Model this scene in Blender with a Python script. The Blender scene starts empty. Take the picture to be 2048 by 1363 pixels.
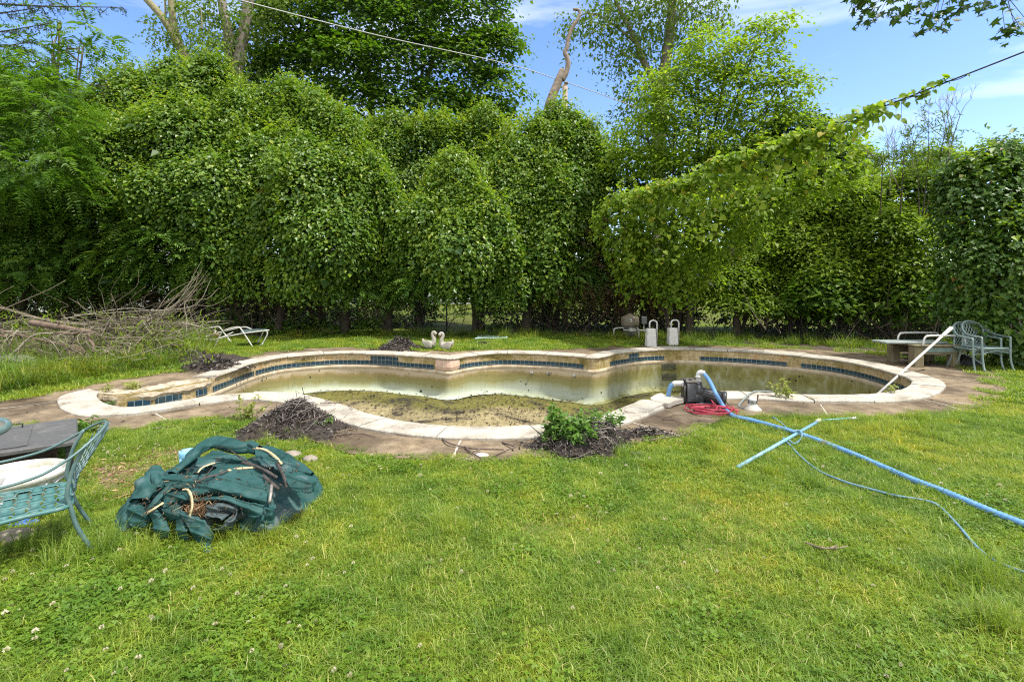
import bpy, math, random
import numpy as np
from mathutils import Vector, noise as mnoise
R = math.radians
rng = np.random.default_rng(7)
random.seed(7)
C = bpy.context.scene.collection
F, H, EYE = 1000.0, 570.0, 1.70          # focal length (px of a 2048 px frame), horizon row, eye height

def G(x, y, z=0.0):
    """point on the level z that the photograph shows at pixel (x, y)"""
    Y = F*(EYE-z)/(y-H)
    return np.array([(x-1024)*Y/F, Y, z])
def P(x, y, Y):
    return np.array([(x-1024)*Y/F, Y, EYE-(y-H)*Y/F])
def Gs(l, z=0.0): return np.array([G(a, b, z) for a, b in l])

def norm(a):
    a = np.asarray(a, float)
    n = np.linalg.norm(a, axis=-1, keepdims=True)
    return a/np.maximum(n, 1e-9)

def cr(pts, n=6, closed=False):
    """Catmull-Rom resampling"""
    p = np.asarray(pts, float); m = len(p); out = []
    segs = m if closed else m-1
    for i in range(segs):
        if closed:
            a, b, c, d = p[(i-1) % m], p[i], p[(i+1) % m], p[(i+2) % m]
        else:
            b, c = p[i], p[i+1]
            a = p[i-1] if i > 0 else 2*b-c
            d = p[i+2] if i+2 < m else 2*c-b
        for k in range(n):
            t = k/n
            out.append(.5*((2*b)+(c-a)*t+(2*a-5*b+4*c-d)*t*t+(3*b-a-3*c+d)*t**3))
    if not closed: out.append(p[-1])
    return np.array(out)

ORG = {}
def origin(o):
    return ORG.get(o.name, np.zeros(3)) if o is not None else np.zeros(3)

class MB:
    """collects geometry in world (or local) coordinates and links it as one mesh object"""
    def __init__(s): s.v=[]; s.f=[]; s.n=0; s.var=[]; s.uv=[]; s.fm=[]; s.mi=0
    def add(s, v, faces, var=None, uv=None):
        v = np.asarray(v, float).reshape(-1, 3)
        if not isinstance(faces, list): faces=[faces]
        for fa in faces:
            fa = np.asarray(fa, int)
            if fa.size: s.f.append(fa+s.n); s.fm.append(np.full(len(fa), s.mi))
        s.v.append(v); s.n += len(v)
        s.var.append(np.full(len(v), .5) if var is None else np.broadcast_to(np.asarray(var, float), (len(v),)))
        s.uv.append(np.zeros((len(v), 2)) if uv is None else np.asarray(uv, float))
    def tube(s, pts, r, n=8, cap=True, var=None, flat=1.0):
        p = np.asarray(pts, float); m = len(p)
        r = np.broadcast_to(np.asarray(r, float), (m,))
        t = np.zeros_like(p); t[1:-1] = p[2:]-p[:-2]; t[0]=p[1]-p[0]; t[-1]=p[-1]-p[-2]; t = norm(t)
        u = np.cross(t[0], [0,0,1.0])
        if np.linalg.norm(u) < 1e-3: u = np.array([1.0,0,0])
        u = u/np.linalg.norm(u); rings=[]
        a = np.linspace(0, 2*np.pi, n, endpoint=False)
        for i in range(m):
            u = u - t[i]*np.dot(u, t[i]); u = u/max(np.linalg.norm(u), 1e-9)
            w = np.cross(t[i], u)
            rings.append(p[i]+r[i]*(np.cos(a)[:,None]*u+flat*np.sin(a)[:,None]*w))
        v = np.concatenate(rings)
        i = np.arange(m-1)[:,None]*n; j = np.arange(n)[None]; k=(j+1)%n
        q = np.stack([i+j, i+k, i+n+k, i+n+j], -1).reshape(-1,4)
        fs=[q]
        if cap and n >= 3:
            b=len(v); v=np.concatenate([v,[p[0]],[p[-1]]])
            jj=np.arange(n); kk=(jj+1)%n
            fs.append(np.stack([kk, jj, np.full(n,b)],-1))
            fs.append(np.stack([(m-1)*n+jj,(m-1)*n+kk, np.full(n,b+1)],-1))
        s.add(v, fs, var)
    def lathe(s, prof, c=(0,0,0), n=24, var=None, sx=1, sy=1):
        prof=np.asarray(prof,float); m=len(prof); a=np.linspace(0,2*np.pi,n,endpoint=False)
        v=np.stack([np.outer(prof[:,0],np.cos(a))*sx, np.outer(prof[:,0],np.sin(a))*sy, np.repeat(prof[:,1:2],n,1)],-1).reshape(-1,3)+np.asarray(c,float)
        i=np.arange(m-1)[:,None]*n; j=np.arange(n)[None]; k=(j+1)%n
        s.add(v, np.stack([i+j,i+k,i+n+k,i+n+j],-1).reshape(-1,4), var)
    def box(s, lo, hi, bev=.008, rot=0.0, c=None, taper=1.0, var=None):
        """box with chamfered edges; rot turns it about its own vertical axis"""
        lo=np.array(lo,float); hi=np.array(hi,float); mid=(lo+hi)/2; h=(hi-lo)/2
        b=min(bev, *(h*.45)); vs=[]
        for sx in (-1,1):
            for sy in (-1,1):
                for sz in (-1,1):
                    sg=np.array([sx,sy,sz])
                    for ax in range(3):
                        q=h-b; q=q.copy(); q[ax]=h[ax]; vs.append(sg*q)
        v=np.array(vs)
        if taper!=1.0:
            f=1+(taper-1)*(v[:,2]+h[2])/(2*h[2]); v[:,0]*=f; v[:,1]*=f
        idx=lambda sx,sy,sz,ax:(((sx>0)*4+(sy>0)*2+(sz>0))*3+ax)
        fs=[]; tr=[]
        for ax in range(3):
            o=[a for a in range(3) if a!=ax]
            for sg in (-1,1):
                q=[]
                for (p1,p2) in ((-1,-1),(1,-1),(1,1),(-1,1)):
                    t=[0,0,0]; t[ax]=sg; t[o[0]]=p1; t[o[1]]=p2; q.append(idx(*t,ax))
                if (sg>0)==(ax==1): q=q[::-1]
                fs.append(q)
            for s1 in (-1,1):
                for s2 in (-1,1):
                    q=[]
                    for (e,a2) in ((-1,o[0]),(1,o[0]),(1,o[1]),(-1,o[1])):
                        t=[0,0,0]; t[ax]=e; t[o[0]]=s1; t[o[1]]=s2; q.append(idx(*t,a2))
                    fs.append(q)
        for sx in (-1,1):
            for sy in (-1,1):
                for sz in (-1,1): tr.append([idx(sx,sy,sz,0),idx(sx,sy,sz,1),idx(sx,sy,sz,2)])
        if rot:
            cs,sn=math.cos(rot),math.sin(rot); v=np.stack([v[:,0]*cs-v[:,1]*sn, v[:,0]*sn+v[:,1]*cs, v[:,2]],-1)
        s.add(v+mid, [np.array(fs),np.array(tr)], var)
    def grid(s, pts, closed_u=False, var=None, uv=None):
        """pts: rows x cols x 3"""
        p=np.asarray(pts,float); m,n=p.shape[:2]
        i=np.arange(m-1)[:,None]*n; nn = n if closed_u else n-1
        j=np.arange(nn)[None]; k=(j+1)%n
        s.add(p.reshape(-1,3), np.stack([i+j,i+k,i+n+k,i+n+j],-1).reshape(-1,4), var, None if uv is None else np.asarray(uv).reshape(-1,2))
    def build(s, name, mat, parent=None, smooth=True, loc=None, fixn=False, solid=0.0):
        v=np.concatenate(s.v) if s.v else np.zeros((0,3)); off=np.array(origin(parent))
        if loc is not None: off = off+np.asarray(loc,float)
        v = v-off
        me=bpy.data.meshes.new(name); me.vertices.add(len(v)); me.vertices.foreach_set('co', v.astype(np.float32).ravel())
        li=np.concatenate([f.ravel() for f in s.f]); tot=np.concatenate([np.full(len(f),f.shape[1]) for f in s.f])
        me.loops.add(len(li)); me.loops.foreach_set('vertex_index', li.astype(np.int32))
        me.polygons.add(len(tot)); st=np.concatenate([[0],np.cumsum(tot)[:-1]])
        me.polygons.foreach_set('loop_start', st.astype(np.int32))
        if isinstance(mat,(list,tuple)):
            for m_ in mat: me.materials.append(m_)
            me.polygons.foreach_set('material_index', np.concatenate(s.fm).astype(np.int32))
        else: me.materials.append(mat)
        me.update(calc_edges=True)
        me.polygons.foreach_set('use_smooth', np.full(len(tot), bool(smooth)))
        a=me.attributes.new('var','FLOAT','POINT'); a.data.foreach_set('value', np.concatenate(s.var).astype(np.float32))
        uvs=np.concatenate(s.uv)
        if np.any(uvs):
            ul=me.uv_layers.new(name='UVMap'); ul.data.foreach_set('uv', uvs[li].astype(np.float32).ravel())
        if fixn:
            import bmesh
            b=bmesh.new(); b.from_mesh(me); bmesh.ops.recalc_face_normals(b, faces=b.faces); b.to_mesh(me); b.free()
        o=bpy.data.objects.new(name, me); C.objects.link(o)
        if parent is not None: o.parent=parent
        if loc is not None: o.location=tuple(loc)
        ORG[o.name]=off
        if smooth=='edge':
            pass
        if solid:
            md=o.modifiers.new('thickness','SOLIDIFY'); md.thickness=solid; md.offset=0
        return o

def tag(o, label, cat, group=None, kind=None):
    if label: o['label']=label
    if cat: o['category']=cat
    if group: o['group']=group
    if kind: o['kind']=kind
    return o
def thing(name, label, cat, loc, group=None, rz=0.0):
    o=bpy.data.objects.new(name,None); C.objects.link(o); o.empty_display_size=.2
    o.location=tuple(loc); o.rotation_euler=(0,0,rz); ORG[o.name]=np.asarray(loc,float)
    return tag(o,label,cat,group)

# ---------------------------------------------------------------- materials
class NT:
    def __init__(s,name,vol=False):
        s.m=bpy.data.materials.new(name); s.m.use_nodes=True; s.t=s.m.node_tree; s.t.nodes.clear()
        s.out=s.n('ShaderNodeOutputMaterial')
    def n(s,typ,ins=None,**kw):
        nd=s.t.nodes.new(typ)
        for k,v in kw.items(): setattr(nd,k,v)
        for k,v in (ins or {}).items():
            if isinstance(v,tuple) and len(v)==2 and hasattr(v[0],'outputs'): s.t.links.new(v[0].outputs[v[1]], nd.inputs[k])
            elif hasattr(v,'outputs'): s.t.links.new(v.outputs[0], nd.inputs[k])
            else: nd.inputs[k].default_value=v
        return nd
    def ramp(s,fac,stops,interp='LINEAR'):
        r=s.n('ShaderNodeValToRGB',{0:fac}); e=r.color_ramp; e.interpolation=interp
        while len(e.elements)<len(stops): e.elements.new(.5)
        for el,(p,c) in zip(e.elements,stops): el.position=p; el.color=(*c,1) if len(c)==3 else c
        return r
    def noise(s,vec,scale,detail=6,rough=.6,dist=0.0):
        return s.n('ShaderNodeTexNoise',{'Vector':vec,'Scale':scale,'Detail':detail,'Roughness':rough,'Distortion':dist})
    def mix(s,f,a,b,mode='MIX'):
        nd=s.n('ShaderNodeMix',data_type='RGBA',blend_type=mode)
        def st(i,v):
            if isinstance(v,tuple) and len(v)==2 and hasattr(v[0],'outputs'): s.t.links.new(v[0].outputs[v[1]], nd.inputs[i])
            elif hasattr(v,'outputs'): s.t.links.new(v.outputs[2 if v.bl_idname=='ShaderNodeMix' else 0], nd.inputs[i])
            else: nd.inputs[i].default_value=(*v,1) if isinstance(v,tuple) and len(v)==3 else v
        st(0,f); st(6,a); st(7,b); return nd
    def col(s,v): return (v,2) if v.bl_idname=='ShaderNodeMix' else (v,0)
    def math(s,op,a,b=0.0,clamp=False):
        return s.n('ShaderNodeMath',{0:a,1:b},operation=op,use_clamp=clamp)
    def finish(s,color,rough=.7,bump=None,bstr=.3,bdist=.01,metal=0.0,spec=.4,trans=0.0,tcol=None):
        p=s.n('ShaderNodeBsdfPrincipled',{'Roughness':rough,'Metallic':metal,'Specular IOR Level':spec})
        if hasattr(color,'outputs'): s.t.links.new(color.outputs[2 if color.bl_idname=='ShaderNodeMix' else 0], p.inputs['Base Color'])
        else: p.inputs['Base Color'].default_value=(*color,1)
        if bump is not None:
            b=s.n('ShaderNodeBump',{'Strength':bstr,'Distance':bdist,'Height':bump}); s.t.links.new(b.outputs[0],p.inputs['Normal'])
        sh=p
        if trans>0:
            t=s.n('ShaderNodeBsdfTranslucent')
            src=tcol if tcol is not None else color
            if hasattr(src,'outputs'): s.t.links.new(src.outputs[2 if src.bl_idname=='ShaderNodeMix' else 0], t.inputs['Color'])
            else: t.inputs['Color'].default_value=(*src,1)
            sh=s.n('ShaderNodeMixShader',{0:trans,1:p,2:t})
        s.t.links.new(sh.outputs[0], s.out.inputs[0]); return s.m
    def pos(s): return s.n('ShaderNodeNewGeometry')
    def obj(s): return (s.n('ShaderNodeTexCoord'),3)
    def attr(s,n='var'): return (s.n('ShaderNodeAttribute',attribute_name=n),2)

def plain(name,c1,c2,scale=6.0,rough=.6,bstr=.2,bdist=.005,metal=0.0,spec=.4,dirt=None,dscale=2.5):
    """weathered surface: two tones of noise, optional dirt colour"""
    s=NT(name); v=s.obj()
    n1=s.noise(v,scale,8,.65); c=s.ramp(n1,[(.32,c1),(.68,c2)])
    if dirt is not None:
        n2=s.noise(v,dscale,9,.75,.4); f=s.ramp(n2,[(.52,(0,0,0)),(.70,(1,1,1))])
        c=s.mix(f,c,dirt)
    return s.finish(c,rough,n1,bstr,bdist,metal,spec)

def leafmat(name,stops,rough=.5,trans=.35,tmul=1.6,spec=.35):
    s=NT(name); c=s.ramp(s.attr(),stops)
    t=s.mix(1.0,c,(tmul,tmul*1.05,tmul*.55),'MULTIPLY')
    return s.finish(c,rough,None,trans=trans,tcol=t,spec=spec)

# ---------------------------------------------------------------- leaves
def frame(n,t):
    n=norm(n); t=t-n*np.sum(n*t,-1,keepdims=True); t=norm(t); return n,t,np.cross(n,t)
def leaves(mb,pos,nrm,tip,L,W,var,fold=.18,droop=.12):
    n,t,b=frame(nrm,tip); N=len(pos)
    L=np.broadcast_to(L,(N,))[:,None]; W=np.broadcast_to(W,(N,))[:,None]
    v=np.stack([pos, pos+t*L*.42+b*W*.5+n*W*fold, pos+t*L-n*L*droop, pos+t*L*.42-b*W*.5+n*W*fold],1).reshape(-1,3)
    i=np.arange(N)[:,None]*4
    mb.add(v,np.concatenate([i+[0,1,2],i+[0,2,3]],0) if False else np.stack([i+[[0,1,2]],i+[[0,2,3]]],1).reshape(-1,3),np.repeat(var,4))
HEART=np.array([[0,.0],[.28,-.10],[.50,.12],[.46,.42],[.24,.74],[0,1.0],[-.24,.74],[-.46,.42],[-.50,.12],[-.28,-.10]])
def star_outline():
    out=[]
    for k in range(5):
        a=R(-104+52*k); l=[.62,.88,1.0,.88,.62][k]
        out.append((l*math.sin(a),.25+l*.75*math.cos(a)))
        if k<4:
            a2=R(-104+52*k+26); out.append((.36*math.sin(a2),.25+.36*math.cos(a2)))
    out.append((0.0,0.0)); return np.array(out)
STAR=star_outline()
def shaped(mb,shape,pos,nrm,tip,L,var,cup=.12):
    """leaves with a real outline (heart, star): fan about the middle rib"""
    n,t,b=frame(nrm,tip); N=len(pos); K=len(shape); L=np.broadcast_to(L,(N,))
    sx=shape[:,0][None,:,None]; sy=shape[:,1][None,:,None]; l=L[:,None,None]
    v=pos[:,None]+b[:,None]*sx*l+t[:,None]*sy*l+n[:,None]*(np.abs(sx)*cup*2-sy*sy*cup)*l
    c=pos+t*(.4*L)[:,None]
    v=np.concatenate([v,c[:,None]],1).reshape(-1,3)
    i=np.arange(N)[:,None,None]*(K+1); j=np.arange(K)
    f=np.stack([j,(j+1)%K,np.full(K,K)],-1)[None]
    mb.add(v,(i+f).reshape(-1,3),np.repeat(var,K+1))
def rdir(n): return norm(rng.normal(size=(n,3)))
PH=rng.uniform(0,6.28,(12,)); FD=norm(rng.normal(size=(12,3)))
def lump(p,f=1.0):
    """cheap smooth 3-D noise, about -1..1"""
    o=0
    for k in range(6): o=o+np.sin((p@FD[k])*f*(1+.45*k)+PH[k]+1.7*np.sin((p@FD[k+6])*f*.8+PH[k+6]))/(1+.35*k)
    return o/3.2
UP=np.array([0,0,1.0])
def lobes_world(lobes,dr):
    o=[]
    for l in lobes:
        x,y,rx,rz,Y=l[:5]; c=P(x,y,Y); a=rx*Y/F; b=rz*Y/F
        o.append((c,np.array([a,max(.35,dr*(a+b)/2),b])))
    return o
def crown(mb,lobes,leaf=.11,asp=.8,per=22,sr=.32,cov=1.5,mode='vine',dr=.85,back=.35,depth=.28,lumpy=.14,shoots=0,size_var=.3,lf=1.6,thin=0.0,vb=0.0,shape=None,sub=0,ylim=None):
    """foliage: sprays of single leaves spread over and inside the lobes; mode sets how leaves hang"""
    W=lobes_world(lobes,dr); tot=0
    if sub:
        W2=[]
        for c,r in W:
            for _ in range(sub):
                d=rdir(1)[0]; d[1]=-abs(d[1])*.8+.25; d[2]=d[2]*.9+.15; d=norm(d); W2.append((c+d*r*rng.uniform(.72,1.05),r*rng.uniform(.22,.50)*np.array([1,1,rng.uniform(.75,1.15)])))
        W=W+W2
    for li,(c,r) in enumerate(W):
        area=4*np.pi*((r[0]*r[1])**1.6/3+(r[0]*r[2])**1.6/3+(r[1]*r[2])**1.6/3)**(1/1.6)
        M=max(3,int(cov*area/(leaf*leaf*asp*.5)/per))
        d=rdir(M)
        keep=np.ones(M,bool)
        tc=norm(-c[:2]); f=d[:,:2]@tc
        keep&=(f>-.25)|(d[:,2]>.55)|(rng.random(M)<back)
        keep&=(d[:,2]>-.45)|(rng.random(M)<.55)
        d=d[keep]; M=len(d)
        q=c+d*r
        lm=.75*lump(q,lf)+.5*lump(q*2.7+3,lf)
        k=1+lumpy*lm-depth*rng.random(M)**2+.05*rng.normal(size=M)
        if thin: 
            kk=(lm>-thin)|(rng.random(M)<.12); d=d[kk]; k=k[kk]; lm=lm[kk]; M=len(d)
        q=c+d*r*k[:,None]
        ok=np.ones(M,bool)
        for lj,(c2,r2) in enumerate(W):
            if lj!=li: ok&=np.sum(((q-c2)/r2)**2,1)>.62
        if ylim is not None:      # foliage is shaded out below a browse line
            ok&=(H-(q[:,2]-EYE)*F/q[:,1])<np.interp(1024+q[:,0]/q[:,1]*F,[0,700,1200,1500,1700,1900],[585,592,596,612,630,640])+ylim+rng.normal(0,9,M)
        d=d[ok]; q=q[ok]; lm=lm[ok]; M=len(q)
        if M==0: continue
        N=norm(d/r)
        cv=rng.normal(0,.13,M)+.10*lm+vb
        n=per
        Nn=np.repeat(N,n,0); Q=np.repeat(q,n,0); T=len(Q)
        g=rng.normal(size=(T,3)); var=np.repeat(cv,n)+rng.normal(0,.14,T)+.5
        rr=rdir(T)
        sz=leaf*(1+size_var*rng.normal(size=T)).clip(.45,1.8)
        if mode=='vine':
            off=g*sr*np.array([.34,.34,.85]); off-=Nn*np.sum(off*Nn,1,keepdims=True)*.7; off[:,2]-=sr*.25
            nn=norm(Nn*.85+UP*.95+rr*.55); tp=norm(-UP*.9+Nn*.35+rdir(T)*.65)
        elif mode=='maple':
            off=g*sr*.5*np.array([1,1,.32])+Nn*np.array([1,1,.0])*sr*.3
            off[:,2]-=.35*np.linalg.norm(off[:,:2],axis=1)
            nn=norm(UP*1.1+Nn*.45+rr*.6); tp=norm(Nn*.6-UP*.45+rdir(T)*.8)
        elif mode=='fan':     # flat cedar fans
            ax=norm(np.repeat(norm(N*np.array([1,1,.25])+rng.normal(0,.35,(M,3))-UP*.25),n,0))
            t=np.tile(np.linspace(.0,1,n),M)[:,None]; sd=np.where(np.arange(T)%2==0,1,-1)[:,None]
            fn=np.repeat(norm(UP+rng.normal(0,.35,(M,3))),n,0); fb=np.cross(ax,fn)
            off=ax*t*sr*1.7-UP*(t**2)*sr*.55
            nn=norm(fn+rr*.2); tp=norm(ax*1.0+fb*sd*.85-UP*.25*t)
            sz=sz*(1.15-.55*t[:,0])
            var=np.repeat(cv,n)+.5+rng.normal(0,.06,T)+.22*(t[:,0]-.4)
        elif mode=='pinnate':
            ax=norm(np.repeat(norm(N*np.array([1,1,.4])+rng.normal(0,.5,(M,3))),n,0))
            t=np.tile(np.linspace(.12,1,n),M)[:,None]; sd=np.where(np.arange(T)%2==0,1,-1)[:,None]
            fn=np.repeat(norm(UP+N*.3+rng.normal(0,.3,(M,3))),n,0); fb=norm(np.cross(ax,fn))
            off=ax*t*sr*1.9-UP*(t**2)*sr*.75
            nn=norm(fn+rr*.15); tp=norm(ax*.45+fb*sd-UP*.35)
            sz=sz*np.sin(np.pi*(.25+.7*t[:,0])).clip(.45,1)
            var=np.repeat(cv,n)+.5+rng.normal(0,.07,T)
        else:                  # 'droop' hanging small leaves
            off=g*sr*.45; off[:,2]-=np.abs(g[:,2])*sr*.8
            nn=norm(Nn*.6+UP*.5+rr*.9); tp=norm(-UP*.9+rdir(T)*.8)
        pos=Q+off
        if shape is not None: shaped(mb,shape,pos,nn,tp,sz,var.clip(0,1))
        else: leaves(mb,pos,nn,tp,sz,sz*asp,var.clip(0,1))
        tot+=T
        for _ in range(shoots):
            dd=rdir(1)[0]; dd[2]=abs(dd[2])*.9+.15; dd[1]=-abs(dd[1])*.5; b=c+norm(dd)*r*.98
            ln=rng.uniform(.3,.95); di=norm(norm(dd)*.7+UP*.5+rng.normal(0,.35,3)); m=int(ln/.045)
            t=np.linspace(0,1,m)[:,None]; pp=b+di*t*ln+np.array([0,0,-.35])*t**2*ln
            sg=np.where(np.arange(m)%2==0,1,-1)[:,None]; sb=norm(np.cross(di,UP)+1e-6)
            leaves(mb,pp,norm(UP+rng.normal(0,.4,(m,3))),norm(sb*sg+di*.5-UP*.4),leaf*(1.0-.55*t[:,0]),leaf*asp*(1.0-.55*t[:,0]),np.full(m,.8)+rng.normal(0,.08,m).clip(-.2,.15))
    return tot
def branches(mb,base,lobes,r0,dr=.85,wob=.12,n=6,seg=7,tips=True):
    """trunk forks from base towards the lobes"""
    W=lobes_world(lobes,dr); base=np.asarray(base,float)
    for c,r in W:
        e=c+rng.normal(0,.15,3)*r
        m=(base+e)/2; m[:2]=base[:2]*.65+e[:2]*.35; m[2]=base[2]+(e[2]-base[2])*.55
        pts=cr([base,m+rng.normal(0,wob,3),e],seg)
        mb.tube(pts,np.linspace(r0,r0*.22,len(pts)),n)
        if tips:
            for _ in range(3):
                q=e+rdir(1)[0]*r*.85; pts=cr([pts[-4],(pts[-4]+q)/2+rng.normal(0,wob*.6,3),q],4)
                mb.tube(pts,np.linspace(r0*.3,r0*.06,len(pts)),4,cap=False)
# ================================================================ setting
def inside(poly,pts):
    x,y=pts[:,0],pts[:,1]; n=len(poly); r=np.zeros(len(pts),bool); j=n-1
    for i in range(n):
        xi,yi=poly[i,:2]; xj,yj=poly[j,:2]
        c=((yi>y)!=(yj>y))
        if c.any(): r^=c&(x<(xj-xi)*(y-yi)/(yj-yi+1e-12)+xi)
        j=i
    return r
def segdist(poly,pts):
    d=np.full(len(pts),1e9); n=len(poly)
    for i in range(n):
        a=poly[i,:2]; b=poly[(i+1)%n,:2]; ab=b-a; L=ab@ab+1e-12
        t=np.clip(((pts[:,:2]-a)@ab)/L,0,1); q=a+t[:,None]*ab
        d=np.minimum(d,np.hypot(*(pts[:,:2]-q).T))
    return d
ZC=.06
INNER_PX=[(192,798),(208,807),(232,812.5),(260,813),(309,808),(394,795),(465,786.5),(520,784),(570,786),(625,793),(680,808),(721,823),(762,834),(817,843),(870,849),(926,852),(1008,852),(1063,849.5),(1118,843),(1165,836),(1214,826),(1250,813),(1290,799),(1330,790),(1390,784),(1464,781.7),(1522,784),(1590,788),(1680,789),(1740,788),(1775,784),(1803,778.5),(1822,770),(1829,761),(1817,753),(1787,744),(1732,728.5),(1666,716.5),(1600,709.5),(1563,706.5),(1481,701),(1399,697.5),(1344,696.3),(1289,698),(1235,704),(1210,709.5),(1188,713),(1165,711.5),(1145,709.5),(1090,706),(1008,704),(965,706.3),(938,709),(918,712.3),(897,715.6),(874,713),(855,711.3),(817,709),(762,705),(680,704),(620,707),(560,712.5),(506,724),(465,737.5),(440,746),(405,757),(360,765),(315,773),(263,780),(228,783),(200,781),(187,787)]
IN=cr(Gs(INNER_PX,ZC)[:,:2],5,True)                      # pool edge seen from above
def resample(p,step):
    q=np.vstack([p,p[:1]]); s=np.r_[0,np.cumsum(np.hypot(*np.diff(q,axis=0).T))]
    n=int(s[-1]/step); t=np.linspace(0,s[-1],n,endpoint=False)
    return np.stack([np.interp(t,s,q[:,0]),np.interp(t,s,q[:,1])],-1), s[-1]/n
IN,DS=resample(IN,.06)
if 0.5*np.sum(IN[:,0]*np.roll(IN[:,1],-1)-np.roll(IN[:,0],-1)*IN[:,1])<0: IN=IN[::-1]
NI=len(IN); SI=np.arange(NI)*DS
_t=np.roll(IN,-2,0)-np.roll(IN,2,0); NOUT=norm(np.stack([_t[:,1],-_t[:,0]],-1))   # outward normals
def offset(d):
    q=IN+NOUT*d
    if abs(d)<.05: return q
    bad=segdist(IN,np.c_[q,np.zeros(NI)])<abs(d)-.012
    if bad.any():
        good=np.where(~bad)[0]; ex=np.concatenate([good-NI,good,good+NI])
        for k in (0,1): q[:,k]=np.interp(np.arange(NI),ex,np.concatenate([q[good,k]]*3))
    return q
def s_of(px,py):
    """index along the pool edge nearest to a picture point of the rim"""
    g=G(px,py,ZC)[:2]; return int(np.argmin(np.hypot(*(IN-g).T)))

# ---- ground
DECK_PX=[(-260,846),(-120,850),(60,852),(150,857),(215,860),(300,852),(400,834),(470,836),(560,858),(620,880),(700,905),(780,915),(860,918.5),(960,918),(1050,913),(1150,905),(1270,886),(1350,873),(1400,858),(1440,839),(1500,831),(1600,832.5),(1700,832),(1800,828),(1900,822),(1960,812),(2003,792),(2014,770),(2004,752),(1985,741),(1930,732),(1860,721),(1790,712),(1700,704),(1600,697.5),(1480,692),(1390,689.5),(1300,689.5),(1200,692),(1120,697),(1000,698),(930,701),(880,701),(780,696),(690,694),(600,697),(520,705),(470,716),(420,733),(360,740),(300,747),(200,764),(100,783),(0,800),(-120,815),(-260,822)]
DECK=cr(Gs(DECK_PX,.02)[:,:2],4,True)
DECK,_=resample(DECK,.12)
DECK=DECK+np.stack([lump(np.c_[DECK*3,np.zeros(len(DECK))],1.3),lump(np.c_[DECK*3+9,np.zeros(len(DECK))],1.3)],-1)*.045
def sheet(name,outer,inner,z,mat,skirt=0.0):
    import bmesh
    b=bmesh.new()
    def loop(p):
        vs=[b.verts.new((a[0],a[1],z)) for a in p]; return [b.edges.new((vs[i],vs[(i+1)%len(vs)])) for i in range(len(vs))]
    e=loop(outer); eo=list(e)
    if inner is not None: e+=loop(inner)
    bmesh.ops.triangle_fill(b,edges=e,use_beauty=True,use_dissolve=False)
    for f in b.faces:
        f.normal_update()
        if f.normal.z<0: f.normal_flip()
    if skirt:
        r=bmesh.ops.extrude_edge_only(b,edges=eo)
        for v in r['geom']:
            if isinstance(v,bmesh.types.BMVert): v.co.z-=skirt
    me=bpy.data.meshes.new(name); b.to_mesh(me); b.free(); me.materials.append(mat)
    o=bpy.data.objects.new(name,me); C.objects.link(o); return o

def m_soil():
    s=NT('lawn_ground'); g=s.pos(); n1=s.noise((g,0),.55,4,.6); n2=s.noise((g,0),26,8,.75)
    a=s.ramp(n2,[(.3,(.05,.075,.010)),(.55,(.12,.165,.018)),(.75,(.24,.24,.04))])
    b=s.ramp(n2,[(.3,(.045,.055,.012)),(.7,(.17,.15,.05))])
    f=s.ramp(n1,[(.45,(0,0,0)),(.62,(1,1,1))]); c=s.mix(f,a,b)
    return s.finish(c,.9,n2,.6,.03,spec=.1)
def m_deck():
    s=NT('worn_concrete'); g=s.pos(); n1=s.noise((g,0),.75,5,.55,.6); n2=s.noise((g,0),4.0,10,.7,.3); n3=s.noise((g,0),60,6,.8)
    c=s.ramp(n2,[(.30,(.088,.066,.042)),(.5,(.19,.146,.094)),(.7,(.30,.238,.16))])
    d=s.ramp(n1,[(.38,(.42,.40,.39)),(.55,(.92,.92,.92)),(.75,(1.25,1.2,1.12))]); c=s.mix(1.0,c,d,'MULTIPLY')
    k=s.ramp(n3,[(.36,(.45,.4,.35)),(.5,(1,1,1)),(.72,(1.15,1.12,1.08))]); c=s.mix(.65,c,k,'MULTIPLY')
    vo=s.n('ShaderNodeTexVoronoi',{'Vector':(g,0),'Scale':.85},feature='DISTANCE_TO_EDGE'); n4=s.noise((g,0),3,4)
    e=s.math('ADD',(vo,0),s.math('MULTIPLY',n4,.03)); cr_=s.ramp(e,[(.016,(.35,.3,.25)),(.024,(1,1,1))])
    c=s.mix(.0,c,cr_,'MULTIPLY')
    return s.finish(c,.88,n3,.35,.006,spec=.2)
M_SOIL=m_soil(); M_DECK=m_deck()
big=np.array([[600*math.cos(a),600*math.sin(a)] for a in np.linspace(0,2*np.pi,48,endpoint=False)])
lawn=sheet('ground',big,offset(.12),-.006,M_SOIL); tag(lawn,None,None,kind='structure')
deck=sheet('pool_deck',DECK,offset(.09),.02,M_DECK,.05); tag(deck,None,None,kind='structure')
M_JOINT=plain('joint_filler',(.26,.23,.18),(.46,.42,.35),9,.8)
for pts in ([(905,917),(915,893),(925,873)],[(1258,842.5),(1310,857),(1364,872)],[(1641,809),(1655,829)],[(1803,739.5),(1900,741.5),(2008,747)],[(1868,757),(1930,762),(1998,767)],[(1850,749),(1925,757),(1990,764)],[(1842,797),(1890,809),(1930,822)],[(1880,796),(1920,806),(1968,815)],[(-60,824),(40,812),(112,802.5)],[(142,830),(165,826)],[(311,826),(341,845)]):
    p=cr(Gs(pts,.024),5); p[:,2]=.0245
    w=.010; t=norm(np.gradient(p,axis=0)); sd=np.cross(t,UP)*(w*(1+.35*rng.normal(size=len(p)))[:,None]).clip(.004)
    m=MB(); m.grid(np.stack([p-sd,p+sd],1)); m.build('expansion_joint',M_JOINT,deck)

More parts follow.
